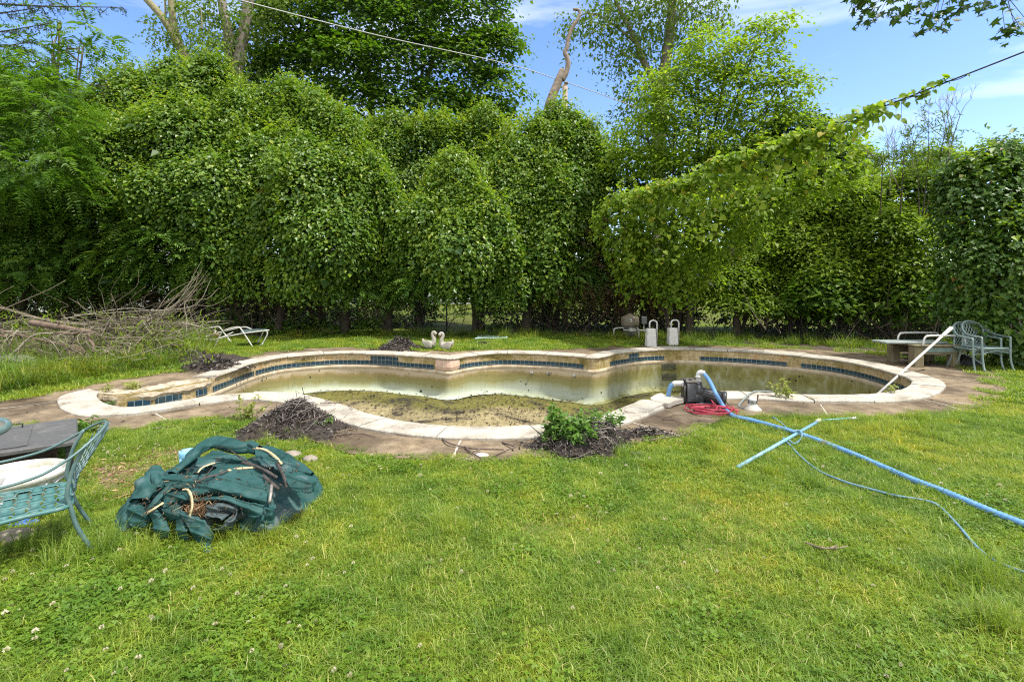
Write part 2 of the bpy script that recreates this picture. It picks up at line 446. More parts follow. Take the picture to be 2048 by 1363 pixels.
# ---- the empty pool
pool=thing('swimming_pool','empty freeform swimming pool with white coping, blue waterline tiles and algae-stained walls','swimming pool',(0,9.5,0))
def m_coping():
    s=NT('white_coping'); g=s.pos(); n1=s.noise((g,0),2.2,9,.75,.5); n2=s.noise((g,0),40,8,.8)
    c=s.ramp(n1,[(.26,(.13,.115,.085)),(.40,(.28,.25,.20)),(.52,(.39,.36,.30)),(.7,(.45,.42,.36))])
    k=s.ramp(n2,[(.34,(.35,.32,.27)),(.50,(1,1,1))]); c=s.mix(.75,c,k,'MULTIPLY')
    return s.finish(c,.8,n2,.5,.006,spec=.2)
M_COP=m_coping()
def m_beam():
    s=NT('stained_mortar'); u=s.n('ShaderNodeUVMap'); g=s.pos()
    n1=s.noise((g,0),1.6,8,.7,.4); n2=s.noise((g,0),22,9,.8)
    c=s.ramp(n1,[(.30,(.11,.095,.025)),(.43,(.27,.215,.085)),(.56,(.45,.36,.22)),(.63,(.40,.27,.13)),(.72,(.34,.16,.07))])
    k=s.ramp(n2,[(.34,(.30,.27,.2)),(.52,(1,1,1)),(.7,(1.25,1.2,1.1))]); c=s.mix(.8,c,k,'MULTIPLY')
    b=s.n('ShaderNodeTexBrick',{'Vector':u,'Color1':(1,1,1,1),'Color2':(.86,.84,.8,1),'Mortar':(1.35,1.3,1.2,1),'Scale':1.0,'Mortar Size':.006,'Brick Width':.108,'Row Height':.108},offset=0.0)
    c=s.mix(.6,c,b,'MULTIPLY')
    return s.finish(c,.85,n2,.6,.01,spec=.15)
def m_tile():
    s=NT('blue_glazed_tile'); u=s.n('ShaderNodeUVMap'); g=s.pos()
    n1=s.noise((g,0),5,6,.7); n2=s.noise((g,0),45,6,.8)
    b=s.n('ShaderNodeTexBrick',{'Vector':u,'Color1':(.008,.032,.055,1),'Color2':(.014,.050,.078,1),'Mortar':(.17,.19,.175,1),'Scale':1.0,'Mortar Size':.006,'Brick Width':.108,'Row Height':.108},offset=0.0)
    d=s.ramp(n1,[(.48,(0,0,0)),(.75,(.7,.7,.7))]); c=s.mix(d,b,(.075,.09,.07))
    k=s.ramp(n2,[(.32,(.45,.45,.4)),(.5,(1,1,1))]); c=s.mix(.6,c,k,'MULTIPLY')
    return s.finish(c,.45,(b,1),-.3,.004,spec=.25)
def m_plaster():
    s=NT('algae_plaster'); u=s.n('ShaderNodeUVMap'); g=s.pos(); sp=s.n('ShaderNodeSeparateXYZ',{0:(g,0)})
    n0=s.noise((g,0),.9,5,.6); mp=s.n('ShaderNodeMapping',{0:(u,0),'Scale':(2.2,1.0,1)}); n1=s.noise((mp,0),2.2,9,.72,.3); n2=s.noise((g,0),17,10,.85)
    # height of the old water marks wanders along the wall
    zz=s.math('ADD',(sp,2),s.math('MULTIPLY',s.math('SUBTRACT',n0,.5),.34)); zz=s.math('ADD',zz,s.math('MULTIPLY',s.math('SUBTRACT',n1,.5),.22))
    h=s.n('ShaderNodeMapRange',{0:zz,1:-1.0,2:-.30,3:0.0,4:1.0})
    c=s.ramp(h,[(.0,(.15,.15,.06)),(.07,(.25,.275,.19)),(.24,(.33,.365,.295)),(.40,(.30,.32,.215)),(.54,(.235,.225,.095)),(.70,(.22,.195,.075)),(.80,(.27,.21,.09)),(.86,(.40,.33,.215)),(1,(.43,.36,.25))])
    ring=s.n('ShaderNodeTexWave',{'Vector':s.n('ShaderNodeCombineXYZ',{'X':0.0,'Y':0.0,'Z':zz}),'Scale':3.1,'Distortion':2.2,'Detail':4,'Detail Scale':2.0},bands_direction='Z')
    rr=s.ramp(ring,[(.02,(.62,.6,.5)),(.10,(1,1,1))]); c=s.mix(.25,c,rr,'MULTIPLY')
    mp2=s.n('ShaderNodeMapping',{0:(u,0),'Scale':(9.0,.55,1)}); n6=s.noise(mp2,2.0,5,.7); dr=s.ramp(n6,[(.34,(.45,.42,.25)),(.44,(1,1,1))]); c=s.mix(.3,c,dr,'MULTIPLY')
    # deeper green to the diving end
    x=s.n('ShaderNodeMapRange',{0:s.math('ADD',(sp,0),s.math('MULTIPLY',s.math('SUBTRACT',n0,.5),3.0)),1:1.6,2:4.2,3:0.0,4:.75})
    al=s.ramp(n1,[(.34,(.075,.075,.012)),(.52,(.19,.18,.05)),(.70,(.33,.355,.26))]); c=s.mix(x,c,al)
    k=s.ramp(n2,[(.30,(.22,.2,.1)),(.42,(1,1,1)),(.66,(1.0,1.0,1.0)),(.78,(1.4,1.45,1.35))]); c=s.mix(.75,c,k,'MULTIPLY')
    vo=s.n('ShaderNodeTexVoronoi',{'Vector':(g,0),'Scale':7.0,'Randomness':1.0}); n5=s.noise((g,0),2.0,2)
    d=s.math('LESS_THAN',(vo,0),s.math('MULTIPLY',s.math('SUBTRACT',n5,.36),.62)); c=s.mix(d,c,(.04,.035,.02))
    return s.finish(c,.8,n2,.25,.006,spec=.2)
def m_floor():
    s=NT('silty_pool_floor'); g=s.pos(); n1=s.noise((g,0),.8,7,.72,.9); n2=s.noise((g,0),9,10,.82,.6); n3=s.noise((g,0),55,6,.8)
    sp=s.n('ShaderNodeSeparateXYZ',{0:(g,0)})
    h=s.n('ShaderNodeMapRange',{0:s.math('ADD',s.attr(),s.math('MULTIPLY',s.math('SUBTRACT',n1,.5),.34)),1:.38,2:.26,3:0,4:1})
    pale=s.ramp(n2,[(.3,(.055,.048,.028)),(.48,(.22,.18,.09)),(.66,(.42,.36,.22))])
    oliv=s.ramp(n2,[(.3,(.035,.035,.008)),(.5,(.115,.108,.025)),(.7,(.22,.21,.07))])
    c=s.mix(h,pale,oliv)
    f=s.ramp(s.math('ADD',s.math('MULTIPLY',n1,.6),s.math('MULTIPLY',n2,.5)),[(.555,(0,0,0)),(.62,(1,1,1))]); c=s.mix(f,c,(.028,.024,.018))
    k=s.ramp(n3,[(.34,(.25,.22,.18)),(.5,(1,1,1)),(.72,(1.3,1.3,1.2))]); c=s.mix(.8,c,k,'MULTIPLY')
    return s.finish(c,.85,n3,.5,.01,spec=.2)
M_BEAM,M_TILE,M_PLAST,M_FLOOR=m_beam(),m_tile(),m_plaster(),m_floor()
ZW=lambda x: -.80-.17*np.clip((x+1.5)/2.5,0,1)-.0*x          # foot of the wall drops towards the diving end
def strip(mb,i0,i1,prof):
    """sweep (inward offset, z) profile along the rim between two indices"""
    ii=np.arange(i0,i1+1)%NI; s=(np.arange(i0,i1+1))*DS
    rows=[]; uvs=[]
    for (o,z) in prof:
        q=IN[ii]-NOUT[ii]*o; zz=np.full(len(ii),z) if np.isscalar(z) else z[ii]
        rows.append(np.c_[q,zz]); uvs.append(np.c_[s,zz])
    mb.grid(np.array(rows).transpose(1,0,2),uv=np.array(uvs).transpose(1,0,2))
GA,GB=s_of(207,781),s_of(412,755)                      # stretch at the shallow tip that has lost its coping
ragged=lambda: 0.0
i_gap=(min(GA,GB),max(GA,GB)) if abs(GA-GB)<NI/2 else (max(GA,GB),min(GA,GB)+NI)
def ingap(i): 
    a,b=i_gap; return (a<=i%NI<=b) or (a<=i%NI+NI<=b)
mb=MB(); strip(mb,0,NI,[(.0,.02),(.002,-.06),(.0,-.13),(.0,-.245)])
v=mb.v[0]; k=lump(v*6,1.0)[:,None]; mb.build('bond_beam',M_BEAM,pool)
# waterline tiles: lower row, and the few tiles left of the upper row; spans given in picture pixels along the far rim
mb=MB()
def span(a,b): 
    i,j=s_of(*a),s_of(*b)
    if j<i: i,j=j,i
    if j-i>NI/2: i,j=j,i+NI
    return i,j
for a,b in (((425,751),(505,724)),((508,723),(868,713)),((914,712),(1166,711.5)),((1219,707),(1330,696.5)),((1399,697.5),(1572,707)),((1600,709.5),(1829,761))):
    i,j=span(a,b); strip(mb,i,j,[(.006,-.135),(.007,-.24)])
for a,b in (((740,704.6),(796,707.5)),((1256,701),(1277,699))):
    i,j=span(a,b); strip(mb,i,j,[(.006,-.022),(.007,-.133)])
for a,b in (((257,780),(300,775)),((312,773),(362,765)),((392,759),(412,755))):     # broken tiles at the shallow tip
    i,j=span(a,b); strip(mb,i,j,[(.006,-.10),(.012,-.235)])
mb.build('tile_band',M_TILE,pool)
M_LEDGE=plain('bleached_render',(.30,.235,.145),(.47,.40,.29),3.5,.85,.3,dirt=(.19,.12,.05))
mb=MB(); strip(mb,0,NI,[(.0,-.244),(.028,-.25),(.034,-.30),(.020,-.335)]); mb.build('ledge',M_LEDGE,pool)
ZF=ZW(IN[:,0])
mb=MB(); strip(mb,0,NI,[(.020,-.334),(.016,-.45),(.02,-.62),(.03,ZF+.10),(.05,ZF+.03),(.10,ZF-.015),(.2,ZF-.035)]); mb.build('plaster_wall',M_PLAST,pool)
xs=np.arange(IN[:,0].min()-.3,IN[:,0].max()+.3,.11); ys=np.arange(IN[:,1].min()-.3,IN[:,1].max()+.3,.11)
gx,gy=np.meshgrid(xs,ys); q=np.c_[gx.ravel(),gy.ravel(),np.zeros(gx.size)]
d=segdist(IN[::3],q); ins=inside(IN,q)
z=ZW(q[:,0])-.03-.085*np.clip(d,0,3.2)+lump(q*2.2,1.0)*.012
q[:,2]=z; keep=(ins&(d>.08)).reshape(gx.shape); 
fi=np.arange(gx.size).reshape(gx.shape); cell=keep[:-1,:-1]|keep[1:,1:]|keep[:-1,1:]|keep[1:,:-1]
fq=np.stack([fi[:-1,:-1],fi[:-1,1:],fi[1:,1:],fi[1:,:-1]],-1)[cell]
mb=MB(); mb.add(q,fq,var=np.clip(d/3.0,0,1)*ins); floor=mb.build('pool_floor',M_FLOOR,pool)
def floor_z(x,y):
    qq=np.array([[x,y,0.0]]); return float(ZW(x)-.03-.085*min(segdist(IN[::3],qq)[0],3.2))
# coping stones, laid end to end with open joints; the stretch (i_gap) and two stones by the pump are missing
OUT=offset(.40); OUT=OUT
mb=MB(); step=int(.92/DS); i=0; gap_c=s_of(897,716)
lo1,hi1=span((1292,798.5),(1388,784))
while i<NI-3:
    j=min(i+step+rng.integers(-2,3),NI)
    if NI-j<5: j=NI
    mid=(i+j)//2
    if ingap(mid) or lo1<=mid<=hi1 or abs(mid-gap_c)<5: i=j; continue
    ii=np.arange(i,j+1)
    while len(ii) and ingap(ii[0]): ii=ii[1:]
    ii=ii%NI; dz=rng.normal(0,.006); tl=rng.normal(0,.008)
    def pt(o,z,a=None):
        f=(o+0.0)/.40
        return np.c_[IN[ii]*(1-f)+OUT[ii]*f if o>=0 else IN[ii]+NOUT[ii]*o, np.full(len(ii),z+dz+tl*f)]
    prof=[pt(-.005,.008),pt(-.03,.014),pt(-.042,.03),pt(-.036,.05),pt(-.015,.061),pt(.05,.063),pt(.36,.063),pt(.39,.057),pt(.40,.045),pt(.40,-.01)]
    A=np.array(prof).transpose(1,0,2); A=A+(np.stack([lump(A.reshape(-1,3)*11,1.4),lump(A.reshape(-1,3)*11+3,1.4),lump(A.reshape(-1,3)*17+3,1.4)],-1)*np.array([.006,.006,.003])).reshape(A.shape)
    t0=norm(A[1]-A[0])*.008; t1=norm(A[-1]-A[-2])*.008; A[0]+=t0; A[-1]-=t1
    mb.grid(A); n=A.shape[1]
    for row in (A[0],A[-1]):
        c=row.mean(0); mb.add(np.vstack([row,c]),np.array([[k,(k+1)%n,n] for k in range(n)]))
    i=j
cop=mb.build('coping',M_COP,pool,smooth=False)
# broken masonry where the coping is gone
mb=MB(); a,b=i_gap; ii=np.arange(a-2,b+3)%NI
A=np.array([np.c_[IN[ii]-NOUT[ii]*o,np.full(len(ii),zz)] for o,zz in ((.0,-.13),(.02,-.06),(.0,.0),(-.06,.02),(-.16,.03),(-.28,.03),(-.36,.024))]).transpose(1,0,2)
nz=lump(A.reshape(-1,3)*9,1.3).reshape(A.shape[:2]); A[...,2]+=nz*.022+rng.normal(0,.006,nz.shape); A[...,:2]+=(NOUT[ii]*1.0)[:,None]*(nz*.03)[...,None]
mb.grid(A)
M_RUBBLE=plain('broken_mortar',(.22,.17,.10),(.48,.42,.32),9,.9,.6,.02,dirt=(.12,.10,.05))
mb.build('broken_edge',M_RUBBLE,pool,smooth=False)
# pinkish patch on the inner point
mb=MB(); ii=np.arange(gap_c-6,gap_c+7)%NI
A=np.array([np.c_[IN[ii]-NOUT[ii]*o,np.full(len(ii),zz)] for o,zz in ((.012,-.22),(.03,-.15),(.02,-.02),(-.02,.03),(-.10,.04),(-.2,.045))]).transpose(1,0,2)
A[...,2]+=rng.normal(0,.006,A.shape[:2]); mb.grid(A)
mb.build('patched_corner',plain('pink_patch',(.45,.30,.21),(.58,.43,.33),8,.9,.5,.01),pool,smooth=False)
# wall steps, returns
def at_wall(px,py):
    i=s_of(px,705 if py is None else py); return i
M_STEP=plain('step_plastic',(.05,.055,.03),(.13,.13,.07),9,.6,dirt=(.03,.03,.012))
for zc in (-.42,-.68):
    i=s_of(1336,696.4); c=IN[i]; t=np.array([NOUT[i][1],-NOUT[i][0]]); ang=math.atan2(t[1],t[0])
    mb=MB(); q=c-NOUT[i]*.0
    mb.box((q[0]-.19,q[1]-.05,zc-.02),(q[0]+.19,q[1]+.02,zc+.09),.01,ang); mb.box((q[0]-.19,q[1]-.09,zc-.05),(q[0]+.19,q[1]-.0,zc-.02),.008,ang)
    mb.box((q[0]-.17,q[1]-.07,zc+.03),(q[0]+.17,q[1]-.03,zc+.045),.004,ang)
    mb.build('wall_step',M_STEP,pool,smooth=False)
M_FIT=plain('return_fitting',(.05,.05,.04),(.5,.48,.42),14,.5)
for px in (1062,1097,1163):
    i=s_of(px,706); q=np.r_[IN[i]-NOUT[i]*.03,-.42]; mb=MB()
    mb.tube([q+np.r_[NOUT[i],0]*.03,q,q-np.r_[NOUT[i],0]*.02],[.045,.045,.03],12); mb.build('return_fitting',M_FIT,pool)
# dead leaves on the pool floor
mb=MB(); n=20000; q=np.c_[rng.uniform(-5.5,7,n),rng.uniform(5.8,12.6,n),np.zeros(n)]
lm=lump(q*1.1,1.0)+.5*lump(q*3,1.0); ok=inside(IN,q)&(segdist(IN[::3],q)>.12)&(lm+rng.normal(0,.35,n)>.25); q=q[ok]
q[:,2]=ZW(q[:,0])-.03-.085*np.clip(segdist(IN[::3],q),0,3.2)+.012+lump(q*2.2,1.0)*.0
q[:,2]+=.012
leaves(mb,q,norm(UP+rng.normal(0,.35,q.shape)),rdir(len(q)),rng.uniform(.03,.085,len(q)),rng.uniform(.018,.045,len(q)),rng.random(len(q)))
M_DEAD=leafmat('dead_leaf',[(0,(.012,.009,.007)),(.5,(.035,.025,.017)),(.8,(.10,.065,.035)),(1,(.24,.17,.09))],.8,0.0)
o=mb.build('leaf_litter',M_DEAD); tag(o,'dead leaves scattered over the silty floor of the empty pool','leaf litter',kind='stuff')
# bits on the deck
mb=MB(); n=2600; q=np.c_[rng.uniform(-7.5,9.5,n),rng.uniform(4.6,13,n),np.full(n,.026)]
ok=inside(DECK,q)&~inside(offset(.42),q)&(lump(q*1.7,1.0)+rng.normal(0,.5,n)>.2); q=q[ok]
leaves(mb,q,norm(UP+rng.normal(0,.25,q.shape)),norm(rng.normal(size=q.shape)*[1,1,.15]),rng.uniform(.02,.07,len(q)),rng.uniform(.008,.028,len(q)),rng.random(len(q)))
o=mb.build('deck_debris',M_DEAD); tag(o,'dead leaf bits and twigs strewn on the concrete round the pool','debris',kind='stuff')

# ================================================================ lawn (stuff, instanced tufts)
SRC=bpy.data.collections.new('grass_tufts')
def m_grass(name,lo,hi,dry):
    s=NT(name); g=s.pos(); v=s.attr(); n1=s.noise((g,0),.8,4,.6); n2=s.noise((g,0),3.5,4,.6)
    c=s.ramp(v,[(0,lo),(.75,hi),(1,dry)])
    t=s.ramp(n1,[(.34,(.68,.84,.8)),(.5,(.92,1,1)),(.66,(1.16,1.06,.9))]); c=s.mix(1.0,c,t,'MULTIPLY')
    t2=s.ramp(n2,[(.36,(.66,.78,.75)),(.5,(.95,1,1)),(.66,(1.18,1.1,.95))]); c=s.mix(1.0,c,t2,'MULTIPLY')
    tr=s.mix(1.0,c,(1.5,1.5,.7),'MULTIPLY')
    return s.finish(c,.5,None,trans=.4,tcol=tr,spec=.3)
M_GRASS=m_grass('grass_blade',(.125,.195,.020),(.280,.330,.040),(.48,.40,.15))
M_CLOVER=m_grass('clover_leaf',(.080,.155,.012),(.175,.250,.020),(.21,.27,.03))
M_TALL=m_grass('tall_grass',(.085,.150,.014),(.20,.255,.028),(.42,.34,.12))
def tuft(name,n,rad,h,w,mat,clover=0,mlt=None,lean=.5,straw=.06):
    mb=MB()
    a=rng.uniform(0,2*np.pi,n); r=rad*np.sqrt(rng.random(n)); p=np.c_[r*np.cos(a),r*np.sin(a),np.full(n,-.005)]
    hh=h*rng.lognormal(0,.32,n).clip(.4,2.1); d=norm(np.c_[rng.normal(size=(n,2)),np.zeros(n)]); ln=np.abs(rng.normal(lean,.45,n)).clip(0,2.2)
    sd=np.cross(d,UP)*(w*rng.uniform(.6,1.2,n))[:,None]*.5
    m1=p+d*(ln*hh*.35)[:,None]+UP*(hh*.62)[:,None]; tp=p+d*(ln*hh*1.05)[:,None]+UP*(hh*(1-.28*ln).clip(.25,1))[:,None]
    v=np.stack([p-sd,p+sd,m1+sd*.8,m1-sd*.8,tp],1).reshape(-1,3); i=np.arange(n)[:,None]*5
    var=(rng.normal(.42,.2,n)).clip(0,.78); var[rng.random(n)<straw]=1.0
    mb.mi=0; mb.add(v,[i+[0,1,2,3],i+[3,2,4]],np.repeat(var,5))
    mats=[mat]
    if clover:
        mb.mi=1; mats.append(M_CLOVER)
        a=rng.uniform(0,2*np.pi,clover); r=rad*np.sqrt(rng.random(clover)); z=rng.uniform(.6,1.25,clover)*h
        c=np.c_[r*np.cos(a),r*np.sin(a),z]; up=norm(UP+rng.normal(0,.28,(clover,3))); f=norm(np.c_[rng.normal(size=(clover,2)),np.zeros(clover)])
        up,f,b=frame(up,f); cv=rng.normal(.5,.2,clover).clip(0,1)
        for k in range(3):
            an=2*np.pi*k/3; t=f*math.cos(an)+b*math.sin(an)
            leaves(mb,c,up,t,.0125*rng.uniform(.7,1.3,clover),.0125,cv,.12,.1)
    o=mb.build(name,mats if len(mats)>1 else mats[0]); C.objects.unlink(o); SRC.objects.link(o); ORG.pop(o.name,None); return o
def collection(name,objs):
    c=bpy.data.collections.new(name)
    for o in objs: c.objects.link(o)
    return c
def scatter(name,pts,rot,scl,idx,coll,label,cat):
    me=bpy.data.meshes.new(name); n=len(pts); me.vertices.add(n); me.vertices.foreach_set('co',np.asarray(pts,np.float32).ravel())
    for nm,ty,vv in (('rot','FLOAT_VECTOR',rot),('scl','FLOAT_VECTOR',scl),('idx','INT',idx)):
        a=me.attributes.new(nm,ty,'POINT'); a.data.foreach_set('vector' if ty=='FLOAT_VECTOR' else 'value',np.asarray(vv,np.int32 if ty=='INT' else np.float32).ravel())
    o=bpy.data.objects.new(name,me); C.objects.link(o); tag(o,label,cat,kind='stuff')
    t=bpy.data.node_groups.new(name,'GeometryNodeTree'); t.interface.new_socket('Geometry',in_out='INPUT',socket_type='NodeSocketGeometry'); t.interface.new_socket('Geometry',in_out='OUTPUT',socket_type='NodeSocketGeometry')
    gi=t.nodes.new('NodeGroupInput'); go=t.nodes.new('NodeGroupOutput'); mp=t.nodes.new('GeometryNodeMeshToPoints'); ip=t.nodes.new('GeometryNodeInstanceOnPoints'); ci=t.nodes.new('GeometryNodeCollectionInfo')
    ci.inputs['Collection'].default_value=coll; ci.inputs['Separate Children'].default_value=True; ci.inputs['Reset Children'].default_value=True
    ip.inputs['Pick Instance'].default_value=True
    def na(nm,ty):
        k=t.nodes.new('GeometryNodeInputNamedAttribute'); k.data_type=ty; k.inputs['Name'].default_value=nm; return k.outputs[0]
    L=t.links.new
    L(gi.outputs[0],mp.inputs[0]); L(mp.outputs[0],ip.inputs['Points']); L(ci.outputs[0],ip.inputs['Instance'])
    L(na('idx','INT'),ip.inputs['Instance Index']); L(na('rot','FLOAT_VECTOR'),ip.inputs['Rotation']); L(na('scl','FLOAT_VECTOR'),ip.inputs['Scale']); L(ip.outputs[0],go.inputs[0])
    md=o.modifiers.new('scatter','NODES'); md.node_group=t
    return o
# names are zero-padded so that the order in the collection is the order of the list
near=[tuft('grass_tuft_near_%d'%k,n,.17,h,.0036,M_GRASS,cl,lean=1.15,straw=st) for k,(n,h,cl,st) in enumerate(((460,.030,0,.07),(420,.028,24,.05),(470,.040,10,.04),(330,.028,110,.03),(240,.028,190,.02),(360,.024,10,.22)))]
far=[tuft('grass_tuft_far_%d'%k,n,.36,h,.011,M_GRASS,cl,lean=1.0,straw=st) for k,(n,h,cl,st) in enumerate(((640,.040,0,.05),(640,.034,30,.05),(680,.050,0,.04),(480,.036,110,.03)))]
tall=[tuft('grass_tuft_tall_%d'%k,n,.20,h,.008,M_TALL,cl,lean=.9,straw=.07) for k,(n,h,cl) in enumerate(((190,.20,0),(150,.28,0),(190,.15,30)))]
clumps=[tuft('grass_clump_%d'%k,n,.09,h,.0045,M_GRASS,0,lean=.7,straw=.05) for k,(n,h) in enumerate(((70,.13),(55,.17),(90,.11)))]
BARE=[(G(285,945)[:2],.62),(G(255,1005)[:2],.30),(G(1250,1050)[:2]*1.0,.0)]
def jgrid(x0,x1,y0,y1,st):
    a,b=np.meshgrid(np.arange(x0,x1,st),np.arange(y0,y1,st)); q=np.c_[a.ravel(),b.ravel()]; return q+rng.uniform(-.5,.5,q.shape)*st
def lawn_mask(q,margin):
    p=np.c_[q,np.zeros(len(q))]; m=~(inside(DECK,p))
    sd=segdist(DECK[::2],p); m|=(sd<margin)&inside(DECK,p)&(rng.random(len(q))<.35)
    m&=~inside(offset(.36),p)
    keepx=np.abs(q[:,0])<q[:,1]*1.13+.6; m&=keepx
    for c,r in BARE:
        if r>0:
            dd=np.hypot(*(q-c).T)/r+lump(p*4,1.0)*.35; m&=(dd>.9)|(rng.random(len(q))<.22)
    return m
def put(name,q,coll,nk,wts,sc,label,cat,tilt=.10):
    n=len(q); rot=np.c_[rng.normal(0,tilt,(n,2)),rng.uniform(0,6.28,n)]; s=sc*rng.uniform(.75,1.25,n); hz=rng.uniform(.8,1.25,n)
    p3=np.c_[q,np.zeros(n)]; return scatter(name,p3,rot,np.c_[s,s,s*hz],wts,coll,label,cat)
q=jgrid(-9,9,1.9,7.2,.115); q=q[lawn_mask(q,.05)]; p3=np.c_[q,np.zeros(len(q))]
cl=lump(p3*1.35,1.0)+.45*lump(p3*4.2,1.0)-.10*(q[:,0]+1.0)/1.5+rng.normal(0,.45,len(q)); dr=lump(p3*.9+5,1.0)+rng.normal(0,.3,len(q))
def drypatch(c,r): return r-np.hypot(*(q-G(*c)[:2]).T)
dry=np.max([drypatch((1420,1040),.42),drypatch((1330,1140),.35),drypatch((1450,1090),.25),drypatch((860,1150),.22),drypatch((1150,1060),.3),drypatch((1700,960),.3)],0)
idx=np.where(cl>1.2,4,np.where(cl>.75,3,np.where(dr>.25,0,np.where(dr<-.35,2,1)))); idx=np.where((dry+rng.normal(0,.12,len(q))>0),5,idx)
thinout=(dry>.0)&(rng.random(len(q))<.35); q=q[~thinout]; idx=idx[~thinout]
put('lawn_grass',q,collection('near_tufts',near),6,idx,1.0,'short clover-filled lawn in front of the pool','grass')
q=jgrid(-24,22,7.2,18.4,.26); q=q[lawn_mask(q,.10)]; q=q[q[:,1]<np.interp(q[:,0],[-16,-9,-4,0,4,6.5,8.5,10.2,11.6,14],[14.6,16.0,16.9,16.9,15.9,14.0,12.6,11.3,10.4,9])+.1+rng.normal(0,.12,len(q))]; p3=np.c_[q,np.zeros(len(q))]
cl=lump(p3*.8,1.0)+rng.normal(0,.4,len(q)); put('back_lawn_grass',q,collection('far_tufts',far),4,np.where(cl>.4,3,np.where(cl>.0,1,np.where(cl>-.4,0,2))),1.0,'bright mown grass strip between the pool and the hedge','grass')
# tall weeds on the bank at the left, along the brush pile, and thin fringe along the fence
q=jgrid(-16,-4.5,7.4,17.5,.20); px=1024+q[:,0]/q[:,1]*F; py=H+EYE*F/q[:,1]
edge=np.interp(px,[-200,0,100,200,300,400,470,560],[812,792,775,757,741,722,702,684])
m=(py<edge-1)&(px<400+rng.normal(0,14,len(q)))&(~inside(DECK,np.c_[q,np.zeros(len(q))]))&((py>660)|(rng.random(len(q))<.5)); q=q[m]
put('weedy_grass',q,collection('tall_tufts',tall),3,rng.integers(0,3,len(q)),1.15,'tall yellow-green weedy grass round the brush pile','weeds')
q=jgrid(-10,14,10,18.2,.24); px=1024+q[:,0]/q[:,1]*F; py=H+EYE*F/q[:,1]
base=np.interp(px,[400,600,900,1200,1500,1700,1900,2060],[676,672,673,677,684,694,706,724]); m=(np.abs(py-base)<4)&((px<385)|(px>560))&(rng.random(len(q))<.45); q=q[m]
put('fence_weeds',q,collection('fence_tufts',tall),3,rng.integers(0,3,len(q)),.8,'ragged longer grass along the foot of the hedge','weeds')
# long clumps in the near lawn
q=np.c_[rng.uniform(-5,6,900),rng.uniform(2.1,6.4,900)]; q=q[lawn_mask(q,0)&(lump(np.c_[q,np.zeros(900)]*1.1+3,1.0)>.15)][:90]
ex=[]
for (a,b,k,sp) in ((1940,1160,22,60),(1700,870,26,90),(1830,860,22,80),(880,1060,8,40),(250,1110,24,70),(90,1110,22,70),(470,1080,16,80),(330,1070,16,60),(540,1010,12,40),(620,980,8,30),(1250,930,6,60),(2000,1250,10,50),(1620,930,8,80)):
    ex+= [G(a+rng.normal(0,sp*.5),b+rng.normal(0,sp*.22))[:2] for _ in range(k)]
q=np.vstack([q,np.array(ex)]); q=q[lawn_mask(q,0)]
put('grass_clumps',q,collection('clump_tufts',clumps),3,rng.integers(0,3,len(q)),.75,'darker longer grass clumps standing out of the lawn','grass')
# clover heads
M_CLHEAD=leafmat('clover_flower',[(0,(.50,.36,.24)),(.4,(.62,.55,.40)),(1,(.70,.65,.52))],.7,.25,1.0)
mb=MB(); 
def head(mb,c,r):
    n=46; d=rdir(n); d[:,2]=np.abs(d[:,2])*1.0-.25; d=norm(d); leaves(mb,c+d*r*.35,np.cross(d,UP+.01),d,r*.85,r*.36,rng.normal(.6,.2,n).clip(0,1))
    mb.mi=1; mb.tube([c*np.array([1,1,0]),c*np.array([.8,.9,.5]),c],.0012,4,cap=False,var=.5); mb.mi=0
hs=[]
for k in range(3):
    mb=MB(); head(mb,np.array([0,0,.042+.010*k]),.0092+.0008*k); o=mb.build('clover_head_%d'%k,[M_CLHEAD,M_GRASS]); C.objects.unlink(o); hs.append(o)
q=np.c_[rng.uniform(-6,5,3600),rng.uniform(2.05,6.0,3600)]; p3=np.c_[q,np.zeros(len(q))]
cl=lump(p3*1.35,1.0)-.20*(q[:,0]+.8)/1.5+rng.normal(0,.6,len(q)); q=q[lawn_mask(q,0)&(cl>.68)&(rng.random(len(q))<.75)]
q=np.vstack([q,np.array([G(a,b)[:2] for a,b in np.c_[rng.uniform(150,330,90),rng.uniform(900,1010,90)]])]); q=q[lawn_mask(q,0)]
put('clover_flowers',q,collection('clover_heads',hs),3,rng.integers(0,3,len(q)),1.0,'white clover flowers dotted through the lawn','flowers',.2)
# bare patch litter by the cover
mb=MB(); n=1700; a=rng.uniform(0,6.28,n); r=np.sqrt(rng.random(n))*.68; c=G(285,945); q=np.c_[c[0]+r*np.cos(a),c[1]+r*np.sin(a),np.full(n,.008)]
leaves(mb,q,norm(UP+rng.normal(0,.3,q.shape)),norm(rng.normal(size=q.shape)*[1,1,.2]),rng.uniform(.02,.09,n),rng.uniform(.004,.022,n),rng.random(n))
M_STRAW=leafmat('straw_litter',[(0,(.12,.06,.03)),(.5,(.34,.20,.10)),(1,(.48,.33,.19))],.8,.1)
o=mb.build('dry_litter',M_STRAW); tag(o,'dry brown litter on the bare patch beside the green cover','litter',kind='stuff')
mb=MB(); th=np.linspace(0,2*np.pi,40,endpoint=False); rr=.66+.1*np.sin(3*th+1)+.06*np.sin(7*th)
mb.add(np.vstack([np.c_[c[0]+rr*np.cos(th),c[1]+rr*np.sin(th),np.full(40,.0)],[c[0],c[1],.004]]),np.array([[k,(k+1)%40,40] for k in range(40)]))
o=mb.build('bare_soil',plain('bare_soil',(.10,.065,.04),(.21,.145,.09),10,.95,.5,.02)); tag(o,None,None,kind='structure')
